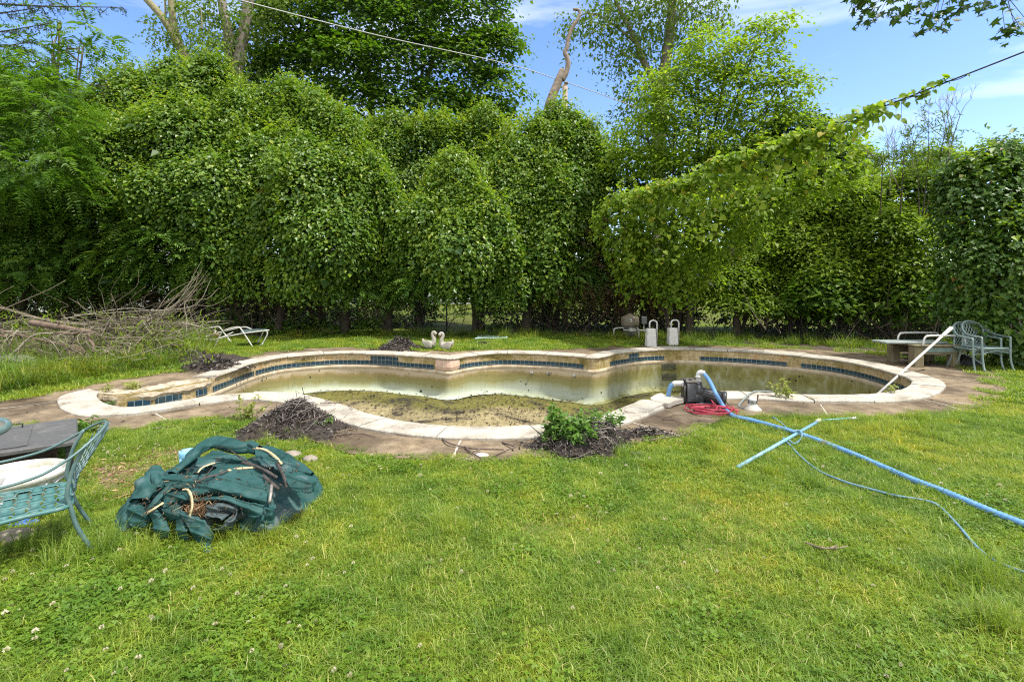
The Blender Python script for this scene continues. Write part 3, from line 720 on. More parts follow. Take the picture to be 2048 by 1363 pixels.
# ================================================================ things round the pool
M_TEALMET=plain('green_painted_metal',(.060,.115,.110),(.095,.155,.150),18,.42,.1,.002,spec=.5,dirt=(.16,.20,.18),dscale=7)
M_GREYMET=plain('grey_green_metal',(.155,.215,.205),(.22,.28,.27),18,.45,.1,.002,spec=.5,dirt=(.09,.13,.12),dscale=7)
M_STRAP=plain('teal_vinyl_strap',(.035,.115,.108),(.060,.150,.140),24,.5,.1,.002,dirt=(.13,.2,.18),dscale=8)
M_WHITEMET=plain('white_painted_tube',(.40,.39,.35),(.52,.51,.47),20,.4,.1,.002,dirt=(.45,.42,.35),dscale=6)
M_STEEL=plain('dull_steel_tube',(.42,.42,.40),(.62,.62,.60),25,.38,.1,.002,metal=.35,dirt=(.3,.26,.2),dscale=8)
M_PVC=plain('white_pvc',(.46,.46,.43),(.58,.58,.55),15,.4,.1,.002,dirt=(.45,.42,.36),dscale=9)
M_BLACK=plain('black_plastic',(.012,.013,.014),(.028,.029,.031),22,.45,.15,.002,spec=.5,dirt=(.04,.037,.033),dscale=9)
M_BLUE=plain('blue_hose_plastic',(.085,.215,.42),(.14,.29,.50),16,.42,.15,.003,dirt=(.22,.36,.52),dscale=7)
M_BLUEPOLE=plain('blue_aluminium_pole',(.13,.29,.41),(.20,.36,.46),20,.38,.1,.002,dirt=(.3,.45,.5),dscale=9)
M_THIN=plain('grey_blue_cable',(.085,.17,.23),(.14,.25,.32),20,.5,.1,.002)
M_RED=plain('red_hose_rubber',(.30,.022,.042),(.42,.045,.075),20,.5,.1,.002)

# ---- patio chairs: arched lattice back, loop arms; local frame: front is -y
def chair_parts(parent,sz,mat,seatmat,strap,style,rec=0.0,kr=1.0):
    def lean(q):
        q=np.array(q,float); z=q[:,2]/sz; q[:,1]+=rec*np.clip(z-.60,0,1)*np.clip((q[:,1]+.15)/.3,0,1); return q
    def arch(t):           # top rail from one arm end over the back to the other
        pts=np.array([(-.30,-.27,.655),(-.305,-.10,.665),(-.295,.05,.70),(-.262,.15,.78),(-.20,.225,.865),(-.105,.275,.925),(0,.29,.945)])
        q=np.vstack([pts,(pts[:-1]*[-1,1,1])[::-1]]); q[:,2]*=sz; return cr(q,6)
    A=lean(arch(0)); mb=MB(); mb.tube(A,.0125*kr,8); 
    if style=='lattice':
        B=A.copy(); B[:,2]-=.035; B[:,1]+=.004; mb.tube(B[10:-10],.007*kr,6)
    mb.build('arm_and_back_rail',mat,parent)
    # rear legs: from the arch down past the seat and out behind
    for s in (-1,1):
        q=np.array([(s*.215,.205,.85),(s*.225,.19,.70),(s*.235,.185,.50),(s*.24,.20,.40),(s*.245,.235,.22),(s*.25,.315,.0)]); q[:,2]*=sz; q=lean(q)
        mb=MB(); q=cr(q,6); mb.tube(q,np.linspace(.012,.014,len(q))*kr,8,flat=1.3); mb.tube([q[-1]+[0,-.004,.006],q[-1]-[0,0,.004]],.016*kr,8); mb.build('rear_leg',mat,parent)
        q=np.array([(s*.30,-.265,.655),(s*.298,-.268,.45),(s*.292,-.275,.22),(s*.30,-.305,.05),(s*.305,-.33,.0)]); q[:,2]*=sz
        mb=MB(); q=cr(q,6); mb.tube(q,.0135*kr,8); mb.tube([q[-1]+[0,0,.008],q[-1]-[0,0,.004]],.019,8); mb.build('front_leg',mat,parent)
    # lattice panel in the back
    mb=MB()
    def backpt(u,z):      # u in -1..1 across, z height
        w=np.interp(z,[.46,.70,.80,.87,.92,.945],[.20,.225,.22,.185,.12,.0]); return lean([[u*.21 if abs(u*.21)<w else np.sign(u)*w, .205+.085*(z-.46)/.48+.02*(1-u*u), z*sz]])[0]
    def inside_b(u,z): return abs(u*.21)<=np.interp(z,[.46,.70,.80,.87,.92,.945],[.20,.225,.22,.185,.12,.0])+.004
    for k in range(-5,6):
        for sgn in (-1,1):
            run=[]
            for t in np.linspace(0,1,26):
                z=.47+.47*t; u=k*.30+sgn*(t*1.35+.28*math.sin(t*3.1)-.2)
                if abs(u)<=1.02 and inside_b(u,z): run.append(backpt(u,z))
                else:
                    if len(run)>2: mb.tube(run,.006*kr,5,flat=.8)
                    run=[]
            if len(run)>2: mb.tube(run,.006*kr,5,flat=.8)
    mb.tube([backpt(u,.465) for u in np.linspace(-.95,.95,9)],.009,6); mb.build('back_lattice',mat,parent)
    # seat
    zs=(.405 if strap else .43)*sz; mb=MB(); fr=cr([(-.27,-.25,zs),(0,-.275,zs),(.27,-.25,zs),(.262,0,zs),(.24,.19,zs),(0,.20,zs),(-.24,.19,zs),(-.262,0,zs)],5,True)
    mb.tube(np.vstack([fr,fr[:2]]),.0135 if strap else .012*kr,8); mb.build('seat_frame',seatmat if strap else mat,parent)
    mb=MB()
    if strap:
        for i,y in enumerate(np.linspace(-.225,.17,7)):
            w=.255-.02*(y+.2); xs=np.linspace(-w,w,29); zz=zs+.012+.006*np.sign(np.sin((xs/.5+.5)*np.pi*7+i*np.pi))*1.0-.012*(1-(xs/w)**2)
            zz[0]=zz[-1]=zs; a=np.c_[xs,np.full(29,y-.0225),zz]; b=np.c_[xs,np.full(29,y+.0225),zz]; mb.grid(np.stack([a,b],1))
        for i,x in enumerate(np.linspace(-.215,.215,6)):
            ys=np.linspace(-.262,.195,29); zz=zs+.012-.006*np.sign(np.sin((ys/.46+.55)*np.pi*7+i*np.pi))-.010*(1-(x/.25)**2); zz[0]=zz[-1]=zs
            a=np.c_[np.full(29,x-.0225),ys,zz]; b=np.c_[np.full(29,x+.0225),ys,zz]; mb.grid(np.stack([a,b],1))
        mb.build('woven_seat',seatmat,parent,solid=.003)
    else:
        mb.grid(np.array([[(x*(1-.06*(j/8)),-.255+.44*j/8,zs+.006-.012*math.sin(j/8*3.14)) for x in np.linspace(-.262,.262,9)] for j in range(9)])); mb.build('seat',mat,parent,solid=.012)
        mb=MB(); x=np.linspace(-.28,.28,21); top=np.c_[x,np.full(21,-.27),np.full(21,zs-.02)]; bot=np.c_[x,np.full(21,-.272),zs-.055-.055*(np.abs(x)/.28)**1.6]
        mb.tube(top,.006,6); mb.tube(bot,.007,6)
        for k in range(0,20): mb.tube([top[k],(top[k]+bot[min(k+1,20)])/2,bot[min(k+1,20)]],.004,4,cap=False); mb.tube([top[k+1],bot[k]],.004,4,cap=False)
        mb.build('apron',mat,parent)
        for s in (-1,1):
            mb=MB(); mb.tube([(s*.262,-.26,zs-.03),(s*.25,0,zs-.045),(s*.238,.19,zs-.03)],.006,6); mb.build('side_rail',mat,parent)
a=G(182,1100); b=G(176,1041); rc=(a+b)/2; ax=norm((a-b)[:2])           # ax: from the far to the near rear foot
# local x axis (front -y): facing left means local -y -> (-.73,-.68)
rz=math.atan2(ax[1],ax[0]); fwd=np.array([math.sin(rz),-math.cos(rz)])
cx=rc[:2]+fwd*.30+np.array([.045,-.05])
ch=thing('patio_chair','green metal patio chair with woven strap seat, cut by the left edge of the photo','chair',(cx[0],cx[1],0),rz=rz)
ORG[ch.name]=np.zeros(3)
chair_parts(ch,.81,M_TEALMET,M_STRAP,True,'fan',.28,.72)
for nm,lab,off,zz in (('patio_chair','lower grey-green lattice-back chair of the nested pair on the deck corner',(-.085,.10),.0),('patio_chair','upper grey-green lattice-back chair nested in another on the deck corner',(0,0),.035)):
    q=G(1995,743.5,.02); c=thing(nm,lab,'chair',(q[0]+off[0],q[1]+.31+off[1],.02+zz),'nested patio chairs',rz=R(4)); ORG[c.name]=np.zeros(3)
    chair_parts(c,.965,M_GREYMET,M_GREYMET,False,'lattice',0.0,1.35)

# ---- round table at the left edge
tc=np.array([-4.26,3.50]); t=thing('patio_table','round green-rimmed glass patio table, only its rim showing at the left edge','table',(tc[0],tc[1],0)); t_=np.r_[tc,0]
mb=MB(); th=np.linspace(0,2*np.pi,49); mb.tube(np.c_[tc[0]+.52*np.cos(th),tc[1]+.52*np.sin(th),np.full(49,.62)],.02,10,cap=False,flat=1.4); mb.build('table_rim',M_TEALMET,t)
mb=MB(); mb.lathe([(0,.618),(.505,.618),(.505,.626),(0,.626)],(tc[0],tc[1],0),48); mb.build('table_top',plain('dusty_glass_top',(.17,.16,.115),(.26,.245,.19),14,.25,.05,.001,spec=.6),t)
for k in range(4):
    a=R(45+90*k); d=np.array([math.cos(a),math.sin(a),0]); mb=MB(); mb.tube(cr([t_+d*.45+UP*.60,t_+d*.30+UP*.45,t_+d*.26+UP*.25,t_+d*.42+UP*.0],6),.016,8); mb.build('table_leg',M_TEALMET,t)

# ---- charcoal fire-table / cabinet with lid
fr=np.array([-3.87,4.46]); u=norm(np.array([-.66,.75])); w=norm(np.array([-.75,-.66])); zt=.318
M_CHAR=plain('charcoal_powdercoat',(.062,.062,.060),(.088,.088,.085),30,.7,.1,.002,spec=.4,dirt=(.14,.13,.12),dscale=4)
M_BROWN=plain('dark_brown_panel',(.045,.026,.018),(.08,.05,.035),9,.7,.2,.003)
fb=thing('fire_table','dark grey square fire table with a handled lid and brown base','table',(*(fr+u*.5+w*.5),0)); c0=np.r_[fr,0]
U3,W3=np.r_[u,0],np.r_[w,0]
def slab(mb,o,a,b,z0,z1,bev=.01):
    """box spanned by two ground vectors"""
    la,lb=np.linalg.norm(a),np.linalg.norm(b); an=math.atan2(a[1],a[0]); c=o+a/2+b/2
    mb.box((c[0]-la/2,c[1]-lb/2,z0),(c[0]+la/2,c[1]+lb/2,z1),bev,an)
mb=MB(); slab(mb,c0,U3*1.02,W3*1.25,zt-.045,zt,.012); mb.build('table_top',M_CHAR,fb,smooth=False)
mb=MB(); slab(mb,c0+U3*.08+W3*.33,U3*.86,W3*.85,zt+.002,zt+.010,.004); mb.build('burner_lid',M_CHAR,fb,smooth=False)
mb=MB(); hc=c0+U3*.84+W3*.40+UP*zt; mb.tube(cr([hc+UP*.01,hc+UP*.045,hc+U3*.0+W3*.012+UP*.05,hc+W3*.128+UP*.05,hc+W3*.14+UP*.045,hc+W3*.14+UP*.01],3),.006,8); mb.build('handle',M_BLACK,fb)
mb=MB(); slab(mb,c0+U3*.40+W3*.14,U3*.52,W3*1.0,.0,zt-.05,.01); mb.build('base_panel',M_BROWN,fb,smooth=False)
for i,(p,q) in enumerate(((.03,.03),(.93,.03),(.03,1.16),(.93,1.16))):
    mb=MB(); slab(mb,c0+U3*p+W3*q,U3*.055,W3*.055,0,zt-.047,.006); mb.build('table_leg',M_BLACK,fb,smooth=False)

# ---- white tub with plastic film
q=P(30,945,3.86); zc=q[2]; r=.315; M_TUB=plain('stained_white_plastic',(.42,.41,.35),(.56,.55,.50),8,.5,.1,.002,dirt=(.30,.30,.16),dscale=7)
tb=thing('plastic_tub','white round tub filled with crumpled plastic film under the patio chair','tub',(q[0],q[1],0))
mb=MB(); mb.lathe([(.25,.0),(.27,.05),(.28,zc-.07),(.295,zc-.055),(r,zc-.03),(r+.006,zc-.005),(r-.004,zc+.006),(r-.02,zc-.004),(.295,zc-.05),(.28,zc-.10),(0,zc-.10)],(q[0],q[1],0),40); mb.build('tub_body',M_TUB,tb)
M_FILM=plain('white_plastic_film',(.40,.40,.39),(.56,.56,.55),6,.28,.3,.01,spec=.6)
n=40; xx,yy=np.meshgrid(np.linspace(-1,1,n),np.linspace(-1,1,n)); rr=np.hypot(xx,yy); k=np.where(rr>1,1/np.maximum(rr,1e-6),1); xx,yy=xx*k,yy*k
pp=np.stack([q[0]+xx*.30,q[1]+yy*.30,np.zeros_like(xx)],-1); l1=1-np.abs(lump(pp.reshape(-1,3)*9,1.6)).reshape(n,n); l2=lump(pp.reshape(-1,3)*22,1.4).reshape(n,n)
pp[...,2]=zc-.10+.20*(l1-.5)*(1-.5*np.hypot(xx,yy)**4)+.014*l2
mb=MB(); mb.grid(pp); mb.build('plastic_film',M_FILM,tb)

# ---- small things near the chair
def rock(name,c,rx,ry,rz,mat,label,cat='rock'):
    mb=MB(); n=20; th,ph=np.meshgrid(np.linspace(0,2*np.pi,n,endpoint=False),np.linspace(.02,np.pi-.02,12)); d=np.stack([np.cos(th)*np.sin(ph),np.sin(th)*np.sin(ph),np.cos(ph)],-1)
    k=1+.16*lump((d*2.0+np.array(c)*7).reshape(-1,3),1.0).reshape(d.shape[:2]); mb.grid(np.array(c)+d*k[...,None]*np.array([rx,ry,rz]),closed_u=True)
    return tag(mb.build(name,mat,loc=c),label,cat)
M_ROCK=plain('grey_field_stone',(.16,.135,.105),(.28,.24,.19),9,.85,.4,.01,dirt=(.14,.13,.08))
rock('rock',G(30,1078)+[0,0,.01],.15,.11,.05,M_ROCK,'flat tan stone in the grass under the chair seat')
rock('rock',G(583,916)+[0,0,.02],.095,.08,.055,M_ROCK,'larger grey stone behind the green cover')
rock('rock',G(621,924)+[0,0,.02],.07,.06,.05,M_ROCK,'smaller round stone beside the larger one behind the green cover')
q=G(50,1049); n=26; xx,yy=np.meshgrid(np.linspace(-1,1,n),np.linspace(-1,1,n)); pp=np.stack([q[0]+xx*.085,q[1]+yy*.06,np.zeros_like(xx)],-1); pp[...,2]=.035+.028*lump(pp.reshape(-1,3)*26,1.5).reshape(n,n)-.02*(xx**2+yy**2); pp[...,:2]+=.018*np.stack([lump(pp.reshape(-1,3)*30,1).reshape(n,n),lump(pp.reshape(-1,3)*31+4,1).reshape(n,n)],-1)
mb=MB(); mb.grid(pp); tag(mb.build('crumpled_rag',plain('bright_blue_cloth',(.02,.10,.50),(.05,.20,.65),30,.5),loc=q,solid=.002),'crumpled bright blue rag lying in the grass under the chair','rag')
q=P(377,902,4.42); bk=thing('chlorine_bucket','pale blue lidded bucket half hidden behind the green cover','bucket',(q[0],q[1],0)); M_LB=plain('pale_blue_plastic',(.16,.42,.58),(.24,.50,.66),10,.45)
mb=MB(); zt2=q[2]+.01; mb.lathe([(.0,.0),(.062,.0),(.07,zt2-.045),(.0,zt2-.045)],(q[0],q[1],0),24); mb.build('bucket_body',M_LB,bk)
mb=MB(); mb.lathe([(.074,zt2-.05),(.076,zt2-.01),(.070,zt2),(.056,zt2-.002),(.054,zt2-.010),(.0,zt2-.010)],(q[0],q[1],0),28); mb.build('bucket_lid',M_LB,bk)

# ---- green safety cover, bundled in a heap
def m_cover():
    s=NT('green_mesh_cover'); g=s.pos(); n1=s.noise((g,0),3.6,9,.68,.9); n2=s.noise((g,0),24,9,.8)
    c=s.ramp(n1,[(.28,(.004,.018,.016)),(.42,(.008,.046,.041)),(.55,(.018,.066,.062)),(.66,(.070,.105,.108)),(.8,(.12,.15,.152))])
    d=s.ramp(n2,[(.3,(.35,.33,.3)),(.46,(1,1,1)),(.72,(1.25,1.2,1.2))]); c=s.mix(.55,c,d,'MULTIPLY')
    wv=s.n('ShaderNodeTexWave',{'Vector':s.obj(),'Scale':95.0,'Distortion':1.5})
    h=s.math('ADD',n2,s.math('MULTIPLY',wv,.35))
    return s.finish(c,.62,h,.25,.004,spec=.3)
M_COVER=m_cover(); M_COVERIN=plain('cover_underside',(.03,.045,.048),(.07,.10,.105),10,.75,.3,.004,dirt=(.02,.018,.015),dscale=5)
M_WEB=plain('cream_webbing',(.36,.29,.15),(.48,.40,.235),30,.8,.3,.003,dirt=(.20,.15,.08),dscale=9)
M_WEBD=plain('blackened_webbing',(.022,.02,.018),(.07,.06,.05),25,.85,.3,.003)
YB=[(860,4.45),(882,4.30),(905,4.02),(930,3.80),(960,3.60),(985,3.50),(1010,3.42),(1040,3.36),(1070,3.30),(1100,3.25),(1130,3.2)]
def T(zx,zy,dy=0.0):
    """point on the heap from a position in the enlarged detail picture"""
    x=230+zx/4.763; y=860+zy/4.763; Y=np.interp(y,[a for a,_ in YB],[b for _,b in YB])+dy
    Y=min(Y,EYE*F/(y-H)-.015*F/(y-H))
    return P(x,y,Y)
cov=thing('pool_cover','crumpled green mesh pool cover bundled in a heap with cream straps','pool cover',G(440,1040))
# inner body
n=110; xx,yy=np.meshgrid(np.linspace(-1.12,1.12,n),np.linspace(-1.12,1.12,n)); cc=np.array([-2.20,3.86])
pp=np.stack([cc[0]+xx*.74,cc[1]+yy*.56,np.zeros_like(xx)],-1); fl=pp.reshape(-1,3)
wq=fl+np.stack([lump(fl*3,1),lump(fl*3+5,1),0*fl[:,0]],-1)*.12
ridge=1-np.abs(np.sin(wq[:,1]*17+wq[:,0]*5+2.2*lump(wq*2.2,1.0)))
rad=np.hypot(xx,yy*1.0)+.10*lump(fl*4,1.0).reshape(n,n); prof=np.clip(1-np.clip(rad,0,1.12)**3.6,-.12,1)
pp[...,2]=prof*(.255+.05*yy)+.055*(ridge.reshape(n,n)-.4)*np.clip(prof*2.5,0,1)+.015*lump(fl*14,1.2).reshape(n,n)*np.clip(prof*3,0,1)
mb=MB(); mb.grid(pp); mb.build('folded_bulk',M_COVER,cov)
def loft(rows,nu=14,nv=12,amp=.010,fr=9,jag=0.0):
    A=np.array([[T(*c) for c in r] for r in rows]); B=np.array([cr(r,nu) for r in A]); Cc=np.array([cr(B[:,j],nv) for j in range(B.shape[1])]).transpose(1,0,2)
    f=Cc.reshape(-1,3); Cc=Cc+(np.stack([0*f[:,0],-np.abs(lump(f*fr,1.2)),lump(f*fr+3,1.2)],-1)*amp).reshape(Cc.shape)
    f=Cc.reshape(-1,3); cz=f+np.stack([lump(f*5,1),lump(f*5+2,1),0*f[:,0]],-1)*.05; a_=rng.uniform(-.5,.5); k1=1-np.abs(np.sin(cz[:,0]*(9+6*a_)+cz[:,2]*31+cz[:,1]*22)); k2=1-np.abs(np.sin(cz[:,0]*26*a_+cz[:,2]*47+1.0))
    Cc=Cc+((k1**3)[:,None]*np.array([0,-.020,.020])+(k2**4)[:,None]*np.array([0,-.006,.007])).reshape(Cc.shape)
    if jag:
        Cc[-1]+=rng.normal(0,jag,Cc[-1].shape)*[1,.3,1]; Cc[:,-1]+=rng.normal(0,jag,Cc[:,-1].shape)*[1,.3,1]
    return Cc
D=-.03
folds=[
 [[(700,520,D),(790,455,D),(950,370,D),(1100,325,D),(1300,355,D),(1420,450,D)],[(690,600,D*1.5),(780,560,-.06),(950,470,-.06),(1150,455,-.07),(1330,510,-.06),(1450,610,-.05)],[(720,640,-.03),(800,610,-.06),(950,560,-.08),(1150,575,-.09),(1330,640,-.07),(1460,720,-.04)],[(740,650,.02),(820,630,.0),(950,610,-.01),(1150,640,-.01),(1330,690,.0),(1450,740,.02)]],
 [[(720,650,-.02),(900,625,-.03),(1100,640,-.05),(1250,690,-.06),(1440,720,-.03)],[(760,690,-.05),(930,655,-.07),(1100,680,-.08),(1270,750,-.08),(1400,800,-.05)],[(800,690,.0),(930,680,.02),(1080,700,.02),(1230,780,.0),(1330,870,-.02)]],
 [[(430,455,D),(560,425,D),(700,425,D),(800,420,D)],[(450,500,-.05),(590,480,-.06),(700,500,-.06),(780,480,-.05)],[(520,560,-.03),(620,545,-.05),(720,555,-.05),(760,540,-.03)]],
 [[(460,640,-.02),(560,585,-.03),(680,585,-.03),(730,600,-.02)],[(470,690,-.05),(570,650,-.06),(660,640,-.06),(710,660,-.05)],[(470,740,-.03),(560,690,-.04),(640,675,-.04),(690,690,-.03)]],
 [[(450,700,-.02),(590,680,-.03),(640,760,-.03)],[(480,800,-.03),(580,780,-.05),(640,830,-.04)],[(540,850,-.02),(600,850,-.03),(650,880,-.02)]],
 [[(610,770,-.03),(660,770,-.04),(800,830,-.03)],[(660,860,-.06),(720,850,-.07),(900,920,-.06)],[(740,1000,-.04),(820,960,-.06),(935,1000,-.04)],[(790,1090,-.02),(860,1080,-.03),(925,1080,-.02)],[(860,1170,0),(890,1170,0),(910,1160,0)]],
 [[(330,760,-.03),(390,740,-.04),(440,790,-.03)],[(370,880,-.05),(420,850,-.07),(500,890,-.05)],[(390,980,-.03),(450,960,-.05),(530,970,-.03)],[(400,1040,0),(450,1040,0),(520,1030,0)]],
 [[(590,850,-.02),(640,830,-.03),(690,900,-.02)],[(590,960,-.02),(650,940,-.04),(700,990,-.02)],[(600,1050,0),(650,1050,0),(700,1050,0)]],
 [[(1610,370,-.02),(1720,385,-.03),(1850,430,-.02),(1930,430,.02)],[(1640,480,-.06),(1750,480,-.07),(1870,490,-.05),(1920,470,.0)],[(1690,570,-.02),(1780,585,-.03),(1870,580,-.02),(1890,550,0)]],
 [[(1330,150,-.02),(1430,150,-.03),(1560,220,-.03),(1740,330,-.02)],[(1340,230,-.05),(1450,260,-.07),(1600,310,-.06),(1750,380,-.03)],[(1400,330,0),(1480,350,-.02),(1600,400,-.02),(1720,420,0)]],
 [[(800,270,-.02),(950,205,-.03),(1080,220,-.03),(1250,260,-.02)],[(780,330,-.04),(950,270,-.06),(1100,280,-.06),(1240,300,-.04)],[(820,390,0),(950,320,-.01),(1100,315,-.01),(1230,330,0)]],
 [[(110,850,-.02),(150,720,-.03),(250,690,-.02)],[(150,900,-.05),(230,800,-.06),(310,760,-.05)],[(190,940,0),(290,900,-.02),(350,850,0)]],
 [[(1420,690,-.02),(1480,690,-.03),(1530,700,-.01)],[(1440,780,-.05),(1490,790,-.05),(1520,800,-.02)],[(1400,880,0),(1460,900,0),(1510,880,0)]],
]
mb=MB()
for r_ in folds: mb.grid(loft(r_,jag=.006))
mb.build('cover_fold',M_COVER,cov,solid=.006)
mb=MB()
def roll(pts,r,n=14,flat=.75,amp=.2):
    p=cr(np.array([T(*c) for c in pts]),8); rr=np.interp(np.linspace(0,1,len(p)),np.linspace(0,1,len(r)),r)*.82
    t=norm(np.gradient(p,axis=0)); u=norm(np.cross(t,UP)); w_=np.cross(u,t); th=np.linspace(0,2*np.pi,28); rows=[]
    k=rng.uniform(0,6,4)
    for i in range(len(p)):      # crumpled, creased cross-section
        a=i/len(p)*6; ra=rr[i]*(1+.22*np.sin(2*th+k[0]+a)+.16*np.sin(3*th+k[1]-1.7*a)+.10*np.abs(np.sin(4*th+k[2]+2.2*a))+.06*np.sin(7*th+k[3]+a*3))
        rows.append(p[i]+u[i]*(np.cos(th)*ra)[:,None]+w_[i]*(np.sin(th)*ra*flat)[:,None])
    mb.grid(np.array(rows))
roll([(545,425),(640,345),(735,265),(775,200),(840,155),(950,115),(1060,140),(1180,165),(1290,155),(1370,190)],[.04,.05,.06,.062,.065,.075,.07,.06,.06,.045])
roll([(1430,190),(1540,220),(1640,290),(1760,370),(1880,420)],[.045,.055,.055,.045,.02])
roll([(235,690,-.03),(290,590,-.03),(330,500,-.03),(372,430,-.03)],[.075,.085,.08,.055])
roll([(330,430,-.06),(365,395,-.07),(400,400,-.06),(420,480,-.05),(400,560,-.05)],[.03,.05,.05,.05,.03])
roll([(300,770,-.04),(400,660,-.05),(520,540,-.05),(620,450,-.04)],[.018,.024,.024,.018])
roll([(200,640),(160,760),(120,870),(110,960)],[.05,.05,.05,.035])
mb.build('cover_roll',M_COVER,cov)
mb=MB()   # open end of the inner roll, seen from the front
p=cr(np.array([T(930,880,-.05),T(1000,830,-.01),T(1120,770,.05),T(1180,750,.1)]),6); th=np.linspace(0.4,6.6,26)
rows=[]
for i,c in enumerate(p):
    t=norm(p[min(i+1,len(p)-1)]-p[max(i-1,0)]); a=norm(np.cross(t,UP)); b=np.cross(a,t); rad_=.055+.012*np.sin(3*th+i*.2)+.010*(th-3)/3
    rows.append(c+a*(np.cos(th)*rad_*1.35)[:,None]+b*(np.sin(th)*rad_)[:,None])
mb.grid(np.array(rows)); mb.grid(loft([[(890,700,-.02),(1000,690,-.04),(1170,710,-.02)],[(870,760,-.05),(1010,720,-.08),(1180,750,-.05)],[(885,850,-.03),(1040,780,-.03),(1170,800,-.02)]])); mb.grid(loft([[(1180,760,-.03),(1120,850,-.05),(1000,935,-.03)],[(1150,840,-.06),(1080,900,-.07),(960,950,-.04)],[(1180,860,0),(1080,960,0),(930,965,0)]]))
mb.build('inner_roll',M_COVERIN,cov,solid=.005)
def strapm(pts,w,mat,name):
    p=cr(np.array([T(*c) for c in pts]),6); t=norm(np.gradient(p,axis=0)); sd=norm(np.cross(t,np.array([0,-.75,.66])))*w*.36
    sd=sd+rng.normal(0,.0008,sd.shape); m=MB(); m.grid(np.stack([p-sd,p+sd],1)); return m.build(name,mat,cov,solid=.002)
for pts,w in (([(640,565,-.08),(690,565,-.11),(725,620,-.12),(735,720,-.12),(715,800,-.10),(708,852,-.08)],.020),([(305,790,-.07),(380,740,-.10),(462,688,-.09)],.022),([(785,405,-.06),(830,355,-.08),(900,325,-.07),(955,308,-.05)],.020),([(1070,382,-.08),(1200,362,-.09),(1335,352,-.07)],.022),([(1315,168,-.05),(1430,185,-.10),(1530,255,-.12),(1590,320,-.10)],.024)): strapm(pts,w,M_WEB,'strap')
for pts,w in (([(760,500,-.06),(880,445,-.10),(985,420,-.10),(1075,380,-.09)],.022),([(1200,300,-.06),(1340,340,-.10),(1440,385,-.11),(1545,450,-.08)],.024),([(880,290,-.06),(1000,278,-.07),(1210,285,-.06)],.030),([(1400,420,-.06),(1480,490,-.08),(1560,560,-.05)],.03),([(1540,300,-.08),(1600,420,-.08),(1640,540,-.04)],.03)): strapm(pts,w,M_WEBD,'blackened_strap')
mb=MB(); mb.tube(cr(np.array([T(1492,520,-.10),T(1485,600,-.11),T(1472,690,-.09)]),4),.011,8); mb.build('spring_sleeve',plain('tarnished_tube',(.16,.14,.12),(.30,.27,.24),30,.4,metal=.4),cov)
mb=MB(); n=420; c=T(790,760,-.03); q=c+rng.normal(size=(n,3))*[.035,.025,.035]; leaves(mb,q,rdir(n),rdir(n),rng.uniform(.03,.08,n),.003,rng.random(n)); mb.build('needle_clump',M_STRAW,cov)
mb=MB(); n=1600; zx=rng.uniform(250,1750,n); zy=rng.uniform(150,800,n); q=np.array([T(a,b,-.075) for a,b in zip(zx,zy)]); ok=lump(q*6,1.2)+rng.normal(0,.4,n)>.35; q=q[ok]; leaves(mb,q,norm(np.array([0,-.6,.8])+rng.normal(0,.3,q.shape)),rdir(len(q)),rng.uniform(.015,.06,len(q)),rng.uniform(.002,.010,len(q)),rng.random(len(q)))
mb.build('caught_debris',M_DEAD,cov)
for pts in ([(480,830,-.06),(420,900,-.06),(340,940,-.05)],[(960,310,-.08),(900,390,-.09),(840,450,-.08)],[(1100,190,-.06),(1250,290,-.09),(1340,330,-.08)]):
    mb=MB(); mb.tube(cr(np.array([T(*c) for c in pts]),5),.004,5); mb.build('caught_twig',plain('wet_twig',(.03,.022,.016),(.07,.05,.035),20,.8),cov)

